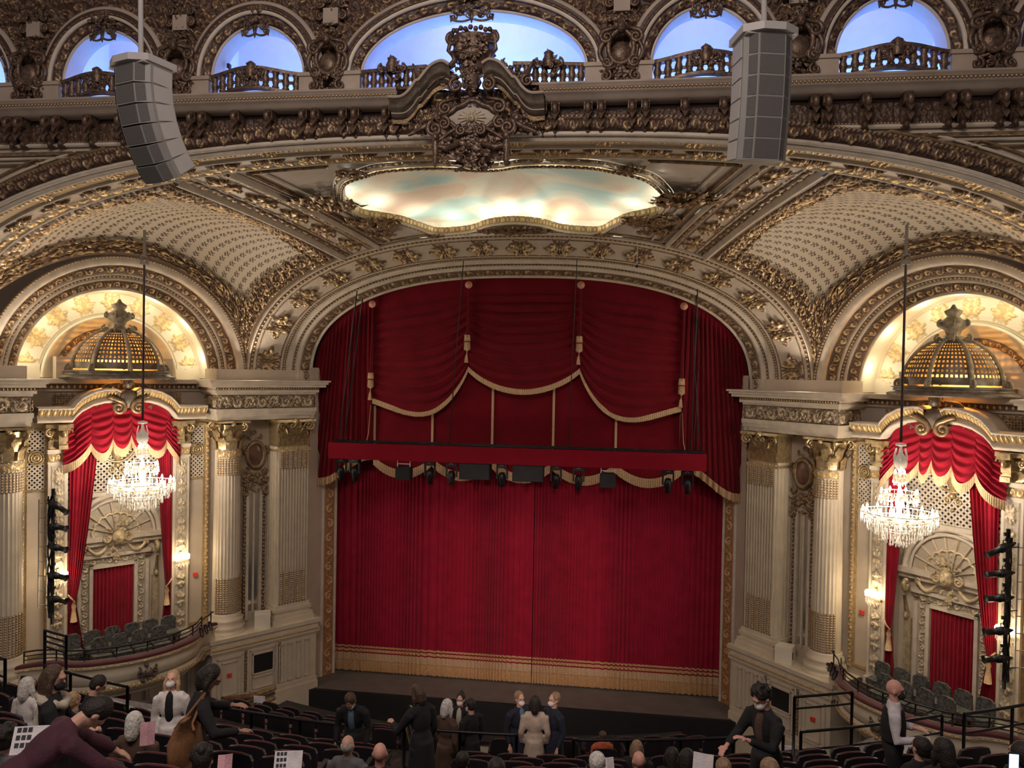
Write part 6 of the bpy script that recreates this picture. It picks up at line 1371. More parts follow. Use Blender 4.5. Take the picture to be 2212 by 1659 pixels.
# mural cove lights (in the lip above the frame)
for u in np.linspace(0, 1, 20, endpoint=False):
    p = mural_outline(np.array(u), .42); y = float(p[1]); x = float(p[0])
    far = y > 21.2 or abs(x) > 3.3
    lamp('mural_cove_lamp', 'POINT', (x, y, float(ceil_at(np.array(np.clip(x, -4.3, 4.3)), np.array(np.clip(y, 17.7, 24.5))))+.10), 15 if far else 15, (1, .95, .80), .15)
# ================================================================== MEZZANINE: steps, seats, rails
YC = 32.0
def floorz(x, y):
    r = math.hypot(x, y-YC)
    if r >= 20: return -6.7+.405*int((r-20)/.9)
    if r >= 17.7: return -7.4
    return -8.0-.4*min(2, max(0, int((17.7-r)/.9)))
def arcpts(r, a0, a1, n): a = np.linspace(a0, a1, n); return np.stack([r*np.sin(a), YC-r*np.cos(a)], 1)
AM = .40
def ring_step(name, r0, r1, z, zb, mat, parent=fl, am=AM, n=40):
    i, o = arcpts(r0, -am, am, n), arcpts(r1, -am, am, n); mb = MB()
    V = [(x, y, z) for x, y in i]+[(x, y, z) for x, y in o]+[(x, y, zb) for x, y in i]+[(x, y, zb) for x, y in o]
    F = []
    for k in range(n-1): F += [[k, k+1, n+k+1, n+k], [2*n+k, 2*n+k+1, k+1, k], [n+k, n+k+1, 3*n+k+1, 3*n+k]]
    F += [[0, n, 3*n, 2*n], [n-1, 2*n+n-1, 3*n+n-1, n+n-1]]
    return mb.add(V, F).build(name, MAT[mat], parent)
for k in range(8): ring_step('seating_step', 20+.9*k, 20.9+.9*k, -6.7+.405*k, -7.8+.405*k, 'carpet')
ring_step('cross_aisle', 17.7, 20, -7.4, -7.9, 'carpet')
for k in range(3): ring_step('seating_step', 17.7-.9*(k+1), 17.7-.9*k, -8.0-.4*k, -9.6, 'carpet', am=.34)
par = empty('mezzanine_parapet', (0, YC-14.9, -8.9), fl)
ring_step('parapet_wall', 14.7, 14.95, -8.45, -9.8, 'fluted_cream', par, .34)
ring_step('parapet_cap', 14.6, 15.05, -8.40, -8.45, 'matt_black', par, .34)
# theatre seats: build one, copy the rest
def make_seat():
    root = empty('theatre_seat')
    mb = MB(); mb.prism([(-.25, .30), (.25, .30), (.25, .84), (.22, .90), (.10, .915), (-.10, .915), (-.22, .90), (-.25, .84)], -.30, -.26, 1); mb.build('back_shell', MAT['seat_shell'], root)
    mb = MB(); 
    nx_, nz_ = 9, 8; xs_ = np.linspace(-.235, .235, nx_); 
    top = lambda x: .90-.05*(abs(x)/.235)**4; P = np.stack([np.stack([np.full(nz_, x), -.255+.06*np.sin(np.linspace(0, PI, nz_))*math.cos(x/.235*1.3), np.linspace(.45, top(x), nz_)], 1) for x in xs_]); mb.grid(P, True)
    mb.tube([(x, -.275, top(x)+.008) for x in xs_], .017, 6); mb.build('back_cushion', MAT['seat_plush'], root)
    mb = MB(); mb.prism([(-.24, .36), (.24, .36), (.24, .46), (.20, .48), (-.20, .48), (-.24, .46)], -.24, .18, 1); mb.build('seat_cushion', MAT['seat_plush'], root)
    for s_ in (-1, 1):
        mb = MB(); mb.box((s_*.275-.025, -.26, 0), (s_*.275+.025, .12, .52)); mb.build('side_panel', MAT['seat_shell'], root)
        mb = MB(); mb.box((s_*.275-.03, -.24, .60), (s_*.275+.03, .14, .64)); mb.box((s_*.275-.02, -.20, .5), (s_*.275+.02, -.14, .62)); mb.build('armrest', MAT['seat_shell'], root)
    return root
def copy_tree(o, parent=None):
    c = o.copy(); COL.objects.link(c); c.parent = parent
    for ch in list(o.children):
        copy_tree(ch, c).matrix_parent_inverse = ch.matrix_parent_inverse.copy()
    return c
def ordn(n): return '%d%s' % (n, 'th' if 10 <= n % 100 <= 20 else {1: 'st', 2: 'nd', 3: 'rd'}.get(n % 10, 'th'))
proto = make_seat(); first = [True]
AISLES = (-.40, .02, .40)
def seat_row(r, z, a0, a1, name_, skip=()):
    n = int((a1-a0)*r/.56); cnt = 0
    for i in range(n):
        a = a0+(i+.5)*(a1-a0)/n; x, y = r*math.sin(a), YC-r*math.cos(a)
        if any(abs(a-q)*r < .55 for q in skip): continue
        # keep only what the frame can show
        p = np.array([x-CAMX, y, z+.9]); wz = p@AF; uu_ = 1106+FPX*(p@AX)/wz; vv_ = 829.5-FPX*(p@AY)/wz
        if not (-60 < uu_ < 2270 and vv_ < 1690) or any(math.hypot(x-q[0], y-q[1]) < .33 for q in STAND) or any(math.hypot(x-q[0], y-q[1]) < .62 for q in SEATPOS): continue
        o = proto if first[0] else copy_tree(proto); first[0] = False
        o.location = (x, y, z); o.rotation_euler = (0, 0, a); cnt += 1; tag(o, 'maroon plush theatre seat, %s from the left in the %s' % (ordn(cnt), name_), 'theatre seat', 'theatre seats in the '+name_)
# standing people need their patch of floor: (filled before the rows are laid)
STAND = []; SEATPOS = []
def find_spot(u, v, H, lo=3.5, hi=17.5):
    best = None
    for Y in np.arange(lo, hi, .03):
        p = onY(u, v, Y); e_ = abs(p[2]-(floorz(p[0], p[1])+H))
        if best is None or e_ < best[0]: best = (e_, p)
    return best[1]
# ================================================================== PEOPLE
PEND = []
def skin_mat(name, c): simple(name, c, .55, var=.06, sc=6)
skin_mat('skin_light', (.62, .36, .27)); skin_mat('skin_tan', (.42, .23, .15)); skin_mat('skin_pink', (.66, .34, .27))
for n_, c in (('hair_dark', (.018, .013, .011)), ('hair_brown', (.075, .042, .026)), ('hair_blond', (.42, .28, .15)), ('hair_grey', (.36, .33, .31)), ('hair_white', (.66, .63, .60)), ('hair_sandy', (.28, .18, .11))): simple(n_, c, .6, var=.35, sc=30, bump=.6, bsc=60)
for n_, c in (('cloth_black', (.010, .010, .012)), ('cloth_navy', (.014, .018, .035)), ('cloth_beige', (.52, .42, .34)), ('cloth_white', (.72, .69, .66)), ('cloth_purple', (.065, .018, .032)), ('cloth_brown', (.09, .05, .035)), ('cloth_blue', (.10, .17, .25)), ('cloth_grey', (.12, .12, .13)), ('fur_cream', (.50, .44, .36)), ('shirt_white', (.60, .57, .60)), ('cloth_orange', (.45, .10, .04)), ('leather_tan', (.24, .11, .045)), ('mask_white', (.78, .75, .73)), ('mask_black', (.01, .01, .012)), ('paper_white', (.78, .75, .78)), ('paper_pink', (.72, .40, .46)), ('ink', (.05, .05, .055))): simple(n_, c, .85, var=.18, sc=9, bump=.3, bsc=70)
def pend(mb, name, mat, parent, vox, smooth=4):
    o = mb.build(name, MAT[mat], parent); o.matrix_parent_inverse = Matrix.Identity(4)
    r = o.modifiers.new('r', 'REMESH'); r.mode = 'VOXEL'; r.voxel_size = vox; r.use_smooth_shade = True
    s = o.modifiers.new('s', 'SMOOTH'); s.iterations = smooth; s.factor = .5; PEND.append(o); return o
def lnk(mb, name, mat, parent): o = mb.build(name, MAT[mat], parent); o.matrix_parent_inverse = Matrix.Identity(4); return o
def rotx(v, a): c, s = math.cos(a), math.sin(a); return np.array([v[0], v[1]*c-v[2]*s, v[1]*s+v[2]*c])
def rotz(v, a): c, s = math.cos(a), math.sin(a); return np.array([v[0]*c-v[1]*s, v[0]*s+v[1]*c, v[2]])
def person(label, pos, yaw, H=1.72, lean=0., nod=0., turn=0., seated=False, skin='skin_light', hair='hair_brown', style='short', top='cloth_black', bottom='cloth_black', coat=None, mask=None, larm=None, rarm=None, female=False, extras=(), shift=(0, 0), vox=.013, shirt=None):
    """local frame: +y is forward, +x the person's right; arms: elbow and hand positions relative to the shoulder"""
    root = empty('person', (pos[0], pos[1], pos[2]), rz=yaw); tag(root, label, 'person'); k = H/1.75
    hipz = (.50 if seated else .93)*k; hip = np.array([0, 0, hipz]); 
    up = rotx(np.array([0, 0, 1.]), -lean); fw = rotx(np.array([0, 1., 0]), -lean)
    chest = hip+up*.33*k; neck = hip+up*.54*k; sw = (.17 if female else .195)*k
    hdir = rotx(up, -nod*.5); hc = neck+hdir*.175*k; hr = rotx(np.array([0, 0, 1.]), -(lean+nod)*1.0); hf = rotz(rotx(np.array([0, 1., 0]), -(lean+nod)), turn); hr_ = np.cross(hf, hr)*1.0; hr_ /= np.linalg.norm(hr_); hu = np.cross(hr_, hf)
    def H_(x, y, z): return hc+(hr_*x+hf*y+hu*z)*k
    def ell(mb, c, rx, ry, rz_, fr=(None,)):
        th = np.linspace(0, PI, 9); ph = np.linspace(0, 2*PI, 14, endpoint=False); a, b, c3 = fr if len(fr) == 3 else (hr_, hf, hu)
        P = c+(np.sin(th)[None, :, None]*np.cos(ph)[:, None, None]*a*rx+np.sin(th)[None, :, None]*np.sin(ph)[:, None, None]*b*ry-np.cos(th)[None, :, None]*c3*rz_*np.ones((14, 1, 1)))*k
        mb.grid(P, True, True)
    rt = np.array([1., 0, 0]); B3 = (rt, fw, up)
    B = MB()
    ell(B, H_(0, -.012, .025), .076, .095, .098); ell(B, H_(0, .018, -.045), .056, .068, .072); ell(B, H_(0, .062, -.088), .024, .024, .022)
    B.tube([H_(0, .088, .012), H_(0, .110, -.022)], [.010*k, .016*k], 6); ell(B, H_(0, .08, .035), .055, .018, .014)
    for s_ in (-1, 1): ell(B, H_(s_*.080, -.01, -.01), .012, .022, .034)
    B.tube([neck-up*.04, neck+up*.06*k, H_(0, -.01, -.06)], [.062*k, .055*k, .055*k], 10)
    ell(B, chest, .145, .095, .22, B3); ell(B, hip+up*.08, .14, .10, .15, B3)
    B.tube([neck-up*.085*k-rt*sw*.9, neck-up*.06*k, neck-up*.085*k+rt*sw*.9], [.045*k, .05*k, .045*k], 8)
    arms = {}
    for s_, arm in ((-1, larm), (1, rarm)):
        sh = neck-up*.055*k+rt*s_*sw
        el_, ha = arm if arm is not None else ((s_*.06, -.03, -.28), (s_*.05, .08, -.52))
        el_ = sh+np.array(el_)*k; ha = sh+np.array(ha)*k; arms[s_] = (sh, el_, ha)
        B.tube([sh-up*.02, el_, ha], [.040*k, .036*k, .026*k], 8)
        d = ha-el_; d /= np.linalg.norm(d)+1e-6; sd = np.cross(d, np.array([0, 0, 1.])); sd = sd/(np.linalg.norm(sd)+1e-6) if np.linalg.norm(sd) > .1 else np.array([1., 0, 0]); nn_ = np.cross(sd, d)
        pc = ha+d*.045*k; ell(B, pc, .040, .050, .018, (sd, d, nn_))
        for j, (o_, L_) in enumerate(((-.030, .066), (-.010, .078), (.011, .074), (.031, .058))):
            p0 = pc+(sd*o_+d*.035)*k; p1 = p0+(d*L_*.5-nn_*.008)*k; p2 = p1+(d*L_*.42-nn_*.026)*k; B.tube([p0, p1, p2], [.0105*k, .0098*k, .008*k], 6); B.ball(p2, .008*k, 6)
        p0 = pc-(sd*s_*-.034+d*.02)*k; B.tube([p0, p0+(sd*s_*.022+d*.035)*k, p0+(sd*s_*.024+d*.06-nn_*.012)*k], [.013*k, .011*k, .009*k], 6)
    legs = []
    for s_ in (-1, 1):
        h0 = hip+np.array([s_*.085, 0, -.02])*k
        if seated: kn = h0+np.array([s_*.03, .42, .0])*k; an = kn+np.array([0, .04, -.40])*k; an[2] = .08
        else: kn = h0*np.array([1, 1, 0])+np.array([s_*.01, .02, .50*k]); an = np.array([s_*.11*k, -.01, .08])
        legs.append((h0, kn, an)); B.tube([h0, kn, an], [.080*k, .055*k, .036*k], 8); B.tube([an-np.array([0, .04, .03]), an+np.array([0, .14*k, -.045])], [.035, .03], 8)
    pend(B, 'body', skin, root, vox, 2)
    # clothes
    C = MB(); cm = coat or top
    ell(C, chest+up*.03*k, .175 if not female else .155, .118, .23, B3); ell(C, hip+up*(.10 if coat else .20), .165, .125, .18 if coat else .10, B3); C.tube([neck-up*.055*k-rt*sw, neck-up*.045*k, neck-up*.055*k+rt*sw], [.070*k, .085*k, .070*k], 10)
    for s_ in (-1, 1):
        sh, el_, ha = arms[s_]; e2 = el_+(ha-el_)*.90; C.tube([sh, (sh+el_)/2, el_, e2], [.076*k, .066*k, .057*k, .046*k], 10)
    if coat and not seated:
        hem = np.array([0, 0, .48*k if coat != 'short' else .8]); C.tube([hip+up*.1, hip*.5+hem*.5+np.array([0, 0, .05]), hem], [.165*k, .19*k, .215*k], 14, flat=1)
    elif seated: C.tube([hip+up*.1, hip-up*.04], [.15*k, .15*k], 14)
    C.tube([neck-up*.03, neck+up*.045*k], [.085*k, .075*k], 10)
    pend(C, 'coat' if coat else 'top', cm, root, .02, 4)
    D = MB()
    for h0, kn, an in legs: D.tube([h0+np.array([0, 0, .03]), kn, an+np.array([0, 0, .02])], [.105*k, .078*k, .062*k], 10)
    ell(D, hip+up*.04, .168, .13, .13, B3); pend(D, 'trousers', bottom, root, .025, 3)
    for (h0, kn, an) in legs:
        S_ = MB(); S_.tube([an+np.array([0, -.06, -.045]), an+np.array([0, .06, -.04]), an+np.array([0, .17, -.055])], [.038, .042, .028], 8); lnk(S_, 'shoe', 'matt_black', root)
    # hair
    if style != 'bald':
        Hm = MB()
        if style == 'balding': ell(Hm, H_(0, -.035, -.01), .084, .085, .060)
        elif style == 'fringe_back': ell(Hm, H_(0, -.035, .0), .084, .088, .075)
        else:
            ell(Hm, H_(0, -.030, .038), .092, .100, .100)
            if style in ('short', 'curly'): ell(Hm, H_(0, -.045, -.01), .082, .075, .075)
            if style == 'curly':
                rg = np.random.default_rng(int(abs(pos[0]*100)) % 999)
                for _ in range(36):
                    a = rg.uniform(0, 2*PI); t = rg.uniform(.0, 1.5); p = H_(.095*math.sin(t)*math.cos(a), -.03+.10*math.sin(t)*math.sin(a), .05+.10*math.cos(t))
                    if (p-hc)@hf < .075*k: Hm.ball(p, .028*k, 6)
            if style in ('long', 'bob', 'wavy'):
                L_ = {'long': .34, 'bob': .15, 'wavy': .30}[style]; bk = H_(0, -.06, -.02)
                Hm.tube([H_(0, -.05, .03), bk, bk-np.array([0, .0, L_*.6])*k-fw*.02, bk-np.array([0, .0, L_])*k-fw*.03], [.085*k, .085*k, .075*k, .045*k], 10)
                for s_ in (-1, 1): Hm.tube([H_(s_*.07, -.01, .04), H_(s_*.088, .0, -.06), H_(s_*.085, .005, -.08)-np.array([0, 0, L_*.5])*k], [.03*k, .034*k, .022*k], 7)
            if style == 'bun': Hm.ball(H_(0, -.08, .12), .045*k, 8); ell(Hm, H_(0, -.045, -.01), .082, .075, .075)
        pend(Hm, 'hair', hair, root, .012, 2)
    if style != 'bald' or True:
        for s_ in (-1, 1):
            E = MB(); E.ball(H_(s_*.030, .087, .012), .007*k, 6); lnk(E, 'eye', 'ink', root)
    if mask:
        Mk = MB(); ell(Mk, H_(0, .060, -.052), .058, .062, .052)
        for s_ in (-1, 1): Mk.tube([H_(s_*.055, .05, -.045), H_(s_*.082, -.01, -.02)], .004, 4)
        lnk(Mk, 'face_mask', mask, root)
    if shirt:
        S2 = MB(); ell(S2, chest+fw*.045*k+up*.02*k, .075, .095, .24, B3); lnk(S2, 'shirt', shirt, root)
    return dict(root=root, hand=lambda s_: arms[s_][2], chest=chest, neck=neck, H=H_, k=k, up=up, fw=fw, hip=hip)
def finish_people():
    bpy.context.view_layer.update(); dg = bpy.context.evaluated_depsgraph_get()
    for o in PEND:
        me = bpy.data.meshes.new_from_object(o.evaluated_get(dg)); mt = o.data.materials[0]; o.modifiers.clear(); old = o.data; o.data = me; me.materials.clear(); me.materials.append(mt); bpy.data.meshes.remove(old)
        me.polygons.foreach_set('use_smooth', np.ones(len(me.polygons), dtype=bool))
def loc_world(P, p): r = P['root']; return np.array(Matrix.Translation(r.location) @ Matrix.Rotation(r.rotation_euler[2], 4, 'Z') @ Vector(p))
def standing(u, v, H, label, yaw, drop=0., rng_=None, **kw):
    p = find_spot(u, v, H-drop, *(rng_ or (12.6, 14.2))); H = min(max(p[2]-floorz(p[0], p[1])+drop, 1.5), 1.92); z = floorz(p[0], p[1]); STAND.append((p[0], p[1]))
    ln, nd = kw.get('lean', 0), kw.get('nod', 0); k = H/1.75   # head offset from the feet in local frame
    up = rotx(np.array([0, 0, 1.]), -ln); hp = np.array([0, 0, .93*k])+up*.54*k+rotx(up, -nd*.5)*.175*k; off = rotz(hp, yaw)
    return person(label, (p[0]-off[0], p[1]-off[1], z), yaw, H, **kw)
def seated_at(u, v, label, yaw=0., H=1.72, dist=None, **kw):
    """sitting viewer whose head top shows at (u,v), about dist metres away: picks the depth where a seated adult fits the tier"""
    base = .50+.54+.175+.125; best = None
    for Y in np.arange(dist-.7, dist+.7, .05):
        p = onY(u, v, Y); hh = (p[2]-floorz(p[0], p[1]))/base*1.75; e_ = abs(hh-1.70)+.25*abs(Y-dist)
        if best is None or e_ < best[0]: best = (e_, p, hh)
    _, p, hh = best; H = min(max(hh, 1.5), 1.92); z = p[2]-base*H/1.75; zf = floorz(p[0], p[1]); a = math.atan2(p[0], YC-p[1])
    STAND.append((p[0], p[1])); SEATPOS.append((p[0], p[1], max(z, zf), a))
    return person(label, (p[0], p[1], max(z, zf)), a+yaw, H, seated=True, **kw)
PI_ = PI
# ---- left group, nearest first
ppl = []
Pp = standing(205, 1522, 1.70,  'bending person in a dark purple coat at the lower left, back to us', -.75, drop=.36, lean=.95, nod=.5, coat='cloth_purple', hair='hair_dark', style='short', larm=((-.1, .22, -.2), (-.05, .42, -.35)), rarm=((.1, .22, -.2), (.05, .42, -.35)), rng_=(4.9, 6.0))
fx = standing(118, 1443, 1.72,  'long-haired woman with black mask and cream fur collar at the left', -1.1, nod=.25, turn=-.2, female=True, hair='hair_brown', style='long', mask='mask_black', coat='cloth_black', larm=((-.08, .1, -.27), (.1, .32, -.3)), rarm=((.08, .1, -.27), (-.1, .32, -.3)), rng_=(6.3, 7.2))
mb = MB(); n_ = fx['neck']
t = np.linspace(0, 2*PI, 24); mb.tube(np.stack([.12*np.cos(t), .01+.11*np.sin(t), np.full(24, n_[2]-.03)-.05*np.sin(t)], 1), .045+.012*np.sin(t*7), 8, False); mb.tube([(-.1, .1, n_[2]-.05), (-.18, -.1, n_[2]-.2), (-.12, -.16, n_[2]-.38)], [.07, .09, .05], 8); pend(mb, 'fur_collar', 'fur_cream', fx['root'], .018, 1)
standing(213, 1458, 1.62,  'dark-haired person in a black coat looking down behind the purple coat', -.9, lean=.25, nod=.4, hair='hair_dark', style='short', coat='cloth_black', rng_=(7.6, 8.8))
wc = standing(372, 1452, 1.70,  'blond masked woman in a white jacket and black top looking up', PI+.25, nod=-.30, female=True, hair='hair_blond', style='wavy', mask='mask_white', coat='cloth_white', bottom='cloth_black', shirt='cloth_black', rng_=(9.6, 11.2))
tb = standing(455, 1436, 1.70,  'dark-haired person with glasses in black carrying a tan shoulder bag', -1.0, lean=.22, nod=.45, turn=-.2, hair='hair_dark', style='bob', skin='skin_tan', coat='cloth_black', larm=((-.16, .1, -.22), (-.02, .34, -.20)), rarm=((.16, .1, -.22), (.05, .36, -.28)), rng_=(6.2, 7.2))
mb = MB(); R_ = tb['root']
for s_ in (-1, 1):
    t = np.linspace(0, 2*PI, 14); c_ = tb['H'](s_*.032, .10, .012); ex = tb['H'](1, 0, 0)-tb['H'](0, 0, 0); ez = tb['H'](0, 0, 1)-tb['H'](0, 0, 0); mb.tube([c_+(ex*math.cos(q)+ez*math.sin(q))*.024 for q in t], .003, 4, False); mb.tube([c_+ex*s_*.024, tb['H'](s_*.082, 0, .01)], .003, 4)
lnk(mb, 'glasses', 'ink', R_)
bag = empty('shoulder_bag', tuple(onY(398, 1600, tb['root'].location[1]-.30))); tag(bag, 'tan leather slouch bag hanging from the shoulder of the person in glasses', 'bag')
W0 = np.array(bag.location); mb = MB(); mb.tube([W0+np.array([0, 0, .20]), W0+np.array([0, 0, .06]), W0+np.array([.02, 0, -.16]), W0+np.array([.03, 0, -.26])], [.10, .25, .27, .12], 14, flat=.35); o = mb.build('bag_body', MAT['leather_tan'], bag)
mb = MB(); nk = loc_world(tb, tb['neck']+np.array([.1, .02, .0])); mb.tube([W0+np.array([-.10, 0, .1]), (W0+nk)/2+np.array([-.03, -.10, .06]), nk+np.array([0, 0, .05])], .014, 6); mb.tube([W0+np.array([.10, 0, .1]), (W0+nk)/2+np.array([.03, -.10, .0]), nk+np.array([0, 0, .05])], .014, 6); mb.build('strap', MAT['leather_tan'], bag)
# ---- centre group in the aisle
standing(757, 1507, 1.72,  'man in a dark suit, pale shirt and tie with bowed head', PI, drop=.10, lean=.25, nod=.75, skin='skin_tan', hair='hair_brown', style='short', coat='cloth_black', mask='mask_white', shirt='cloth_blue', rng_=(10.2, 11.6))
sc = standing(903, 1480, 1.68,  'woman in black with a yellow and silver patterned scarf looking down', .9, nod=.45, lean=.1, female=True, hair='hair_brown', style='bob', coat='cloth_black', larm=((-.12, .12, -.25), (-.05, .34, -.22)), rng_=(9.2, 10.6))
mb = MB(); n_ = sc['neck']; mb.tube([n_+np.array([-.08, .1, 0]), n_+np.array([-.12, .14, -.18]), n_+np.array([-.04, .17, -.42]), n_+np.array([.02, .19, -.66])], [.035, .05, .055, .03], 8, flat=.5); lnk(mb, 'scarf', 'scarf_print', sc['root']) if 'scarf_print' in MAT else None
standing(968, 1513, 1.60, 'grey-haired masked woman in a brown jacket beside the rail', -.6, rng_=(12.5, 12.7), nod=.2, female=True, hair='hair_white', style='bob', coat='cloth_brown', mask='mask_white')
standing(995, 1500, 1.66, 'masked person with dark bun and pale scarf facing us in the trio', PI-.1, rng_=(13.4, 13.7), female=True, hair='hair_dark', style='bun', coat='cloth_black', mask='mask_white', shirt='fur_cream')
standing(1016, 1512, 1.62, 'dark-haired person in black turned away, masked, in the trio', .9, rng_=(12.75, 13.0), nod=.35, hair='hair_dark', style='short', coat='cloth_black', mask='mask_white')
standing(1123, 1497, 1.74, 'sandy-haired masked man in a navy jacket and patterned blue shirt', PI+.7, hair='hair_sandy', style='short', rng_=(13.3, 13.6), coat='cloth_navy', mask='mask_white', shirt='cloth_blue')
standing(1156, 1505, 1.66, 'person in a long beige coat and black hat seen from behind', .1, rng_=(12.95, 13.15), female=True, hair='hair_dark', style='bob', coat='cloth_beige')
standing(1197, 1499, 1.74, 'masked man in a long dark overcoat, right of the beige coat', PI-.9, hair='hair_sandy', style='short', rng_=(13.3, 13.6), coat='cloth_navy', mask='mask_white')
# ---- right
standing(1646, 1484, 1.74,  'bushy black-haired masked man in a black coat looking at his hands', 2.15, nod=.5, lean=.08, hair='hair_dark', style='curly', coat='cloth_black', mask='mask_white', skin='skin_pink', larm=((-.06, .14, -.22), (.06, .38, -.12)), rarm=((.06, .14, -.24), (-.02, .38, -.32)), shirt='cloth_brown', rng_=(8.0, 9.3))
us = standing(1934, 1472, 1.76,  'bald usher in white shirt, black waistcoat and black mask', -1.85, nod=.1, turn=0, style='bald', top='shirt_white', mask='mask_black', larm=((-.08, .02, -.28), (.02, .26, -.26)), rarm=((.08, .02, -.28), (-.02, .26, -.26)), skin='skin_pink', rng_=(9.0, 10.3))
mb = MB(); c_ = us['chest']; mb.tube([c_+np.array([0, 0, .18]), c_+np.array([0, 0, .0]), c_-np.array([0, 0, .22])], [.115, .145, .142], 16, flat=1.30); pend(mb, 'waistcoat', 'cloth_black', us['root'], .02, 3)
# ---- seated heads along the bottom
seated = [(441, 1612, 'head with dark curly hair at the lower left seats', 'hair_dark', 'curly', 'cloth_grey', None, 5.6), (293, 1536, 'white-haired seated woman in a brown coat holding a pink leaflet', 'hair_white', 'bob', 'cloth_brown', None, 7.4),
 (752, 1588, 'grey balding seated man in a patterned jacket below the suited man', 'hair_grey', 'fringe_back', 'cloth_grey', 'mask_white', 9.0), (821, 1604, 'bald seated man right of the grey balding man', 'hair_grey', 'bald', 'cloth_black', None, 8.1),
 (1001, 1634, 'dark-haired seated head below the trio', 'hair_dark', 'short', 'cloth_black', None, 8.3), (1074, 1636, 'dark-haired seated head left of the beige coat', 'hair_dark', 'short', 'cloth_black', None, 7.3),
 (1291, 1623, 'short white-haired seated head reading a booklet', 'hair_white', 'short', 'cloth_grey', None, 8.2), (1376, 1598, 'grey-brown long-haired seated head two rows further down', 'hair_sandy', 'long', 'cloth_black', None, 11.5), (1380, 1622, 'bald pink seated head in front of the aisle, right of centre', 'hair_white', 'bald', 'cloth_black', None, 8.8),
 (1301, 1593, 'tiny distant seated person with glasses in an orange top', 'hair_brown', 'short', 'cloth_orange', None, 16.0), (1452, 1613, 'dark-haired seated person in profile, right of centre', 'hair_dark', 'bob', 'cloth_black', None, 9.5), (1484, 1616, 'dark wavy-haired seated woman holding a programme', 'hair_dark', 'wavy', 'cloth_black', None, 8.6),
 (1562, 1636, 'brown-haired seated head below the black-haired man', 'hair_sandy', 'short', 'cloth_brown', None, 8.0), (1660, 1636, 'brown-haired seated head directly before the black coat', 'hair_sandy', 'short', 'cloth_black', None, 7.6),
 (1988, 1590, 'dark-haired seated person right of the usher', 'hair_dark', 'short', 'cloth_black', None, 8.9), (2035, 1592, 'dark long-haired seated person second right of the usher', 'hair_dark', 'bob', 'cloth_black', None, 7.7), (2205, 1600, 'seated person at the right edge holding a phone', 'hair_dark', 'short', 'cloth_grey', None, 7.0), (20, 1568, 'grey curly head at the left edge', 'hair_dark', 'curly', 'cloth_grey', None, 5.8),
 (62, 1462, 'blurred white-haired seated head far left by the rail', 'hair_white', 'bob', 'cloth_white', None, 9.5), (160, 1494, 'fair-haired seated head between the fur collar and black coat', 'hair_blond', 'short', 'cloth_grey', None, 9.9)]
SEATED = {}
for (u, v, lab, hr, stl, cl, mk, ds) in seated:
    SEATED[(u, v)] = seated_at(u, v, lab, dist=ds, hair=hr, style=stl, top=cl, mask=mk, yaw=random.uniform(-.25, .25), skin='skin_pink' if stl == 'bald' else 'skin_light', vox=.016)
finish_people()
# ---- loose things held or lying about
def sheet(name, lab, u, v, Y, w_, h_, tilt, rz, mat, cat='programme', pics=False, grp=None):
    p = onY(u, v, Y); root = empty(name, tuple(p)); tag(root, lab, cat, grp); Mx = Matrix.Translation(Vector(p)) @ Matrix.Rotation(rz, 4, 'Z') @ Matrix.Rotation(tilt, 4, 'X')
    mb = MB(); mb.box((-w_/2, -.002, -h_/2), (0, .002, h_/2)); mb.add([(0, -.002, -h_/2), (w_/2, .03, -h_/2), (w_/2, .03, h_/2), (0, -.002, h_/2), (0, .002, -h_/2), (w_/2, .034, -h_/2), (w_/2, .034, h_/2), (0, .002, h_/2)], [[0, 1, 2, 3], [4, 7, 6, 5], [1, 5, 6, 2], [0, 4, 5, 1], [3, 2, 6, 7]]); o = mb.build('pages', MAT[mat], None); o.data.transform(Mx); o.parent = root; o.matrix_parent_inverse = world_of(root).inverted()
    if pics:
        mb = MB()
        for i in range(3):
            for j in range(3): x = -w_*.42+i*w_*.13; z = h_*.28-j*h_*.27; mb.box((x, -.004, z), (x+w_*.10, -.002, z+h_*.17))
        o = mb.build('portrait_photos', MAT['ink'], None); o.data.transform(Mx); o.parent = root; o.matrix_parent_inverse = world_of(root).inverted()
sheet('programme', 'white programme with rows of small photos at the lower left', 72, 1598, 5.3, .30, .20, -.5, .3, 'paper_white', pics=True)
sheet('programme', 'white programme with rows of small photos below the carpeted aisle', 622, 1645, 7.0, .26, .19, -.5, .25, 'paper_white', pics=True)
sheet('programme', 'open booklet held by the white-haired head, right of centre', 1312, 1650, 8.0, .16, .12, -.4, .3, 'paper_white', pics=False)
sheet('programme', 'white programme held up beside the wavy-haired woman', 1518, 1650, 8.0, .20, .20, -.3, -.3, 'paper_white')
sheet('leaflet', 'pink leaflet held by the white-haired woman on the left', 318, 1585, 7.0, .13, .22, -.2, .4, 'paper_pink', 'leaflet')
sheet('leaflet', 'small pink leaflet by the dark curly head', 485, 1652, 5.4, .10, .14, -.3, .3, 'paper_pink', 'leaflet')
ph = MB(); p = onY(2190, 1648, 6.6); root = empty('smartphone', tuple(p)); tag(root, 'glowing smartphone held at the lower right corner', 'phone')
ph.box((p[0]-.04, p[1], p[2]-.08), (p[0]+.04, p[1]+.01, p[2]+.08)); ph.build('case', MAT['matt_black'], root); ph = MB(); ph.box((p[0]-.035, p[1]-.002, p[2]-.07), (p[0]+.035, p[1], p[2]+.07)); ph.build('screen', MAT['screen_blue'], root)
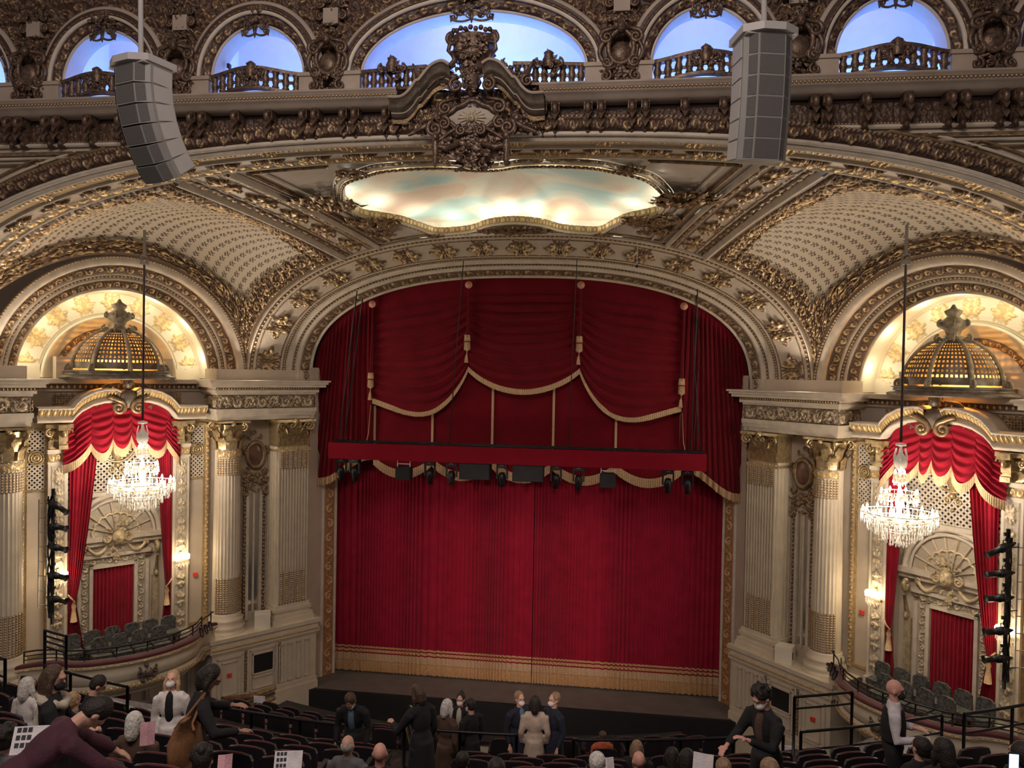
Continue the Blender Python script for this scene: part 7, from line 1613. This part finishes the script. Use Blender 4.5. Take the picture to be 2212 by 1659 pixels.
# ---- seats
for k in range(7): seat_row(20.42+.9*k, -6.7+.405*k, -.38, .38, ('first row behind the rail', 'second row behind the rail', 'third row behind the rail', 'fourth row behind the rail', 'fifth row behind the rail', 'sixth row behind the rail', 'seventh row behind the rail')[k], AISLES)
for k in range(3): seat_row(17.3-.9*k, -8.0-.4*k, -.32, .32, ('last row of the front block', 'middle row of the front block', 'front row of the front block')[k], AISLES)
for (x, y, z, a) in SEATPOS:
    o = copy_tree(proto); o.location = (x, y, z); o.rotation_euler = (0, 0, a); u_ = 1106+FPX*((np.array([x-CAMX, y, z])@AX)/(np.array([x-CAMX, y, z])@AF)); tag(o, 'theatre seat under a seated visitor, %s from the left of the occupied ones' % ordn(1+sum(1 for q in SEATPOS if 1106+FPX*((np.array([q[0]-CAMX, q[1], q[2]])@AX)/(np.array([q[0]-CAMX, q[1], q[2]])@AF)) < u_)), 'theatre seat', 'occupied theatre seats')
# ---- rails
def rail(lab, pts, zs, posts, r=.026, drop=.85, mids=(.30,)):
    pts = np.array(pts, float); root = empty('safety_rail', tuple(np.append(pts[0], zs-drop))); tag(root, lab, 'railing')
    l = np.concatenate([[0], np.cumsum(np.hypot(*np.diff(pts, axis=0).T))]); q = np.linspace(0, l[-1], 30); P = np.stack([np.interp(q, l, pts[:, 0]), np.interp(q, l, pts[:, 1])], 1)
    for m_ in (0,)+tuple(mids):
        mb = MB(); mb.tube([(x, y, zs-m_) for x, y in P], r if m_ == 0 else r*.75, 8); mb.build('top_rail' if m_ == 0 else 'mid_rail', MAT['black_metal'], root)
    for t in np.linspace(0, l[-1], posts):
        mb = MB(); x, y = np.interp(t, l, pts[:, 0]), np.interp(t, l, pts[:, 1]); mb.cyl((x, y, zs-drop), (x, y, zs), r, n=8); mb.build('post', MAT['black_metal'], root)
def arc_xy(r, x0, x1, n=12): return [(x, YC-math.sqrt(r*r-x*x)) for x in np.linspace(x0, x1, n)]
rail('black pipe rail left of the suited man', arc_xy(20.06, -4.6, -1.0), -5.85, 5)
rail('black pipe rail in front of the standing trio', arc_xy(20.06, -.1, 1.72), -5.80, 3, mids=(.62,))
rail('black pipe rail running right behind the dark overcoat', arc_xy(20.06, 2.62, 6.0), -5.85, 5)
rail('black pipe rail passing behind the usher', arc_xy(20.06, 6.3, 8.9), -5.82, 4)
rail('black pipe rail rising at the right edge', arc_xy(21.3, 8.6, 11.2), -5.15, 4, drop=.95)
rail('short raised rail frame between the black coat and the usher', arc_xy(19.6, 6.3, 7.35, 4), -5.45, 2, drop=1.0, mids=(.2,))
rail('left pipe rail with squared end beside the white jacket', arc_xy(20.9, -6.7, -4.75), -5.35, 4, drop=.95, mids=(.32,))
rail('far left pipe rail behind the long-haired woman', arc_xy(21.6, -9.6, -6.9), -5.0, 4, drop=.95, mids=(.3,))
rail('small slatted rail frame left of the black-haired person', arc_xy(20.5, -7.2, -6.6, 3), -4.95, 2, drop=1.1, mids=(.1, .2, .3))
# ledges behind the rails, spotlight brightness put into their white colour
for lab, q in (('white lit ledge behind the rail at the left', [(225, 1503), (345, 1524), (350, 1550), (240, 1538)]), ('white lit ledge behind the rail left of the usher', [(1806, 1622), (1886, 1592), (1896, 1610), (1830, 1640)]), ('white lit ledge behind the rail right of the usher', [(1950, 1590), (2010, 1592), (2010, 1625), (1950, 1628)])):
    P = [onZ(u, v, -6.6-.25*(i in (2, 3))) for i, (u, v) in enumerate(q)]; root = empty('white_ledge', tuple(np.mean(P, 0))); tag(root, lab, 'ledge'); mb = MB(); mb.add([tuple(p) for p in P]+[(p[0], p[1]+.02, p[2]-.12) for p in P], [[0, 1, 2, 3], [7, 6, 5, 4], [0, 4, 5, 1], [1, 5, 6, 2], [2, 6, 7, 3], [3, 7, 4, 0]]); mb.build('slab', MAT['cloth_white'], root)
# gold velvet-railed box front in the gloom left of the stage and pit rail
mb = MB(); p0, p1 = onY(480, 1512, 19.5), onY(592, 1486, 21.5); d_ = p1-p0
root = empty('pit_rail', tuple((p0+p1)/2)); tag(root, 'dim brown and gold pit rail in the gloom left of the stage', 'rail')
for dz, r_, mt in ((.0, .09, 'antique_gold'), (-.16, .05, 'cloth_brown'), (-.3, .07, 'antique_gold')):
    mb = MB(); mb.tube([p0+np.array([0, 0, dz]), (p0+p1)/2+np.array([.1, -.2, dz]), p1+np.array([0, 0, dz])], r_, 8); mb.build('moulding', MAT[mt], root)
# music-stand lights glimpsed in the dark pit
for i, (u, v) in enumerate(((795, 1572), (1288, 1605), (1336, 1598), (1508, 1600), (560, 1512), (1700, 1620))):
    p = onY(u, v, 18.6+.2*i); root = empty('music_stand', tuple(p)); tag(root, 'small white-lit music stand glimpsed in the dark pit, %s' % ('right of the suited man', 'right of the dark overcoat', 'above the white-haired head', 'left of the black coat', 'beside the pit rail', 'below the short rail frame')[i], 'music stand')
    mb = MB(); mb.box((p[0]-.16, p[1], p[2]-.08), (p[0]+.16, p[1]+.02, p[2]+.10)); mb.build('desk', MAT['paper_white'], root); mb = MB(); mb.cyl((p[0], p[1]+.02, -12.6), (p[0], p[1]+.02, p[2]), .012, n=5); mb.build('post', MAT['black_metal'], root)
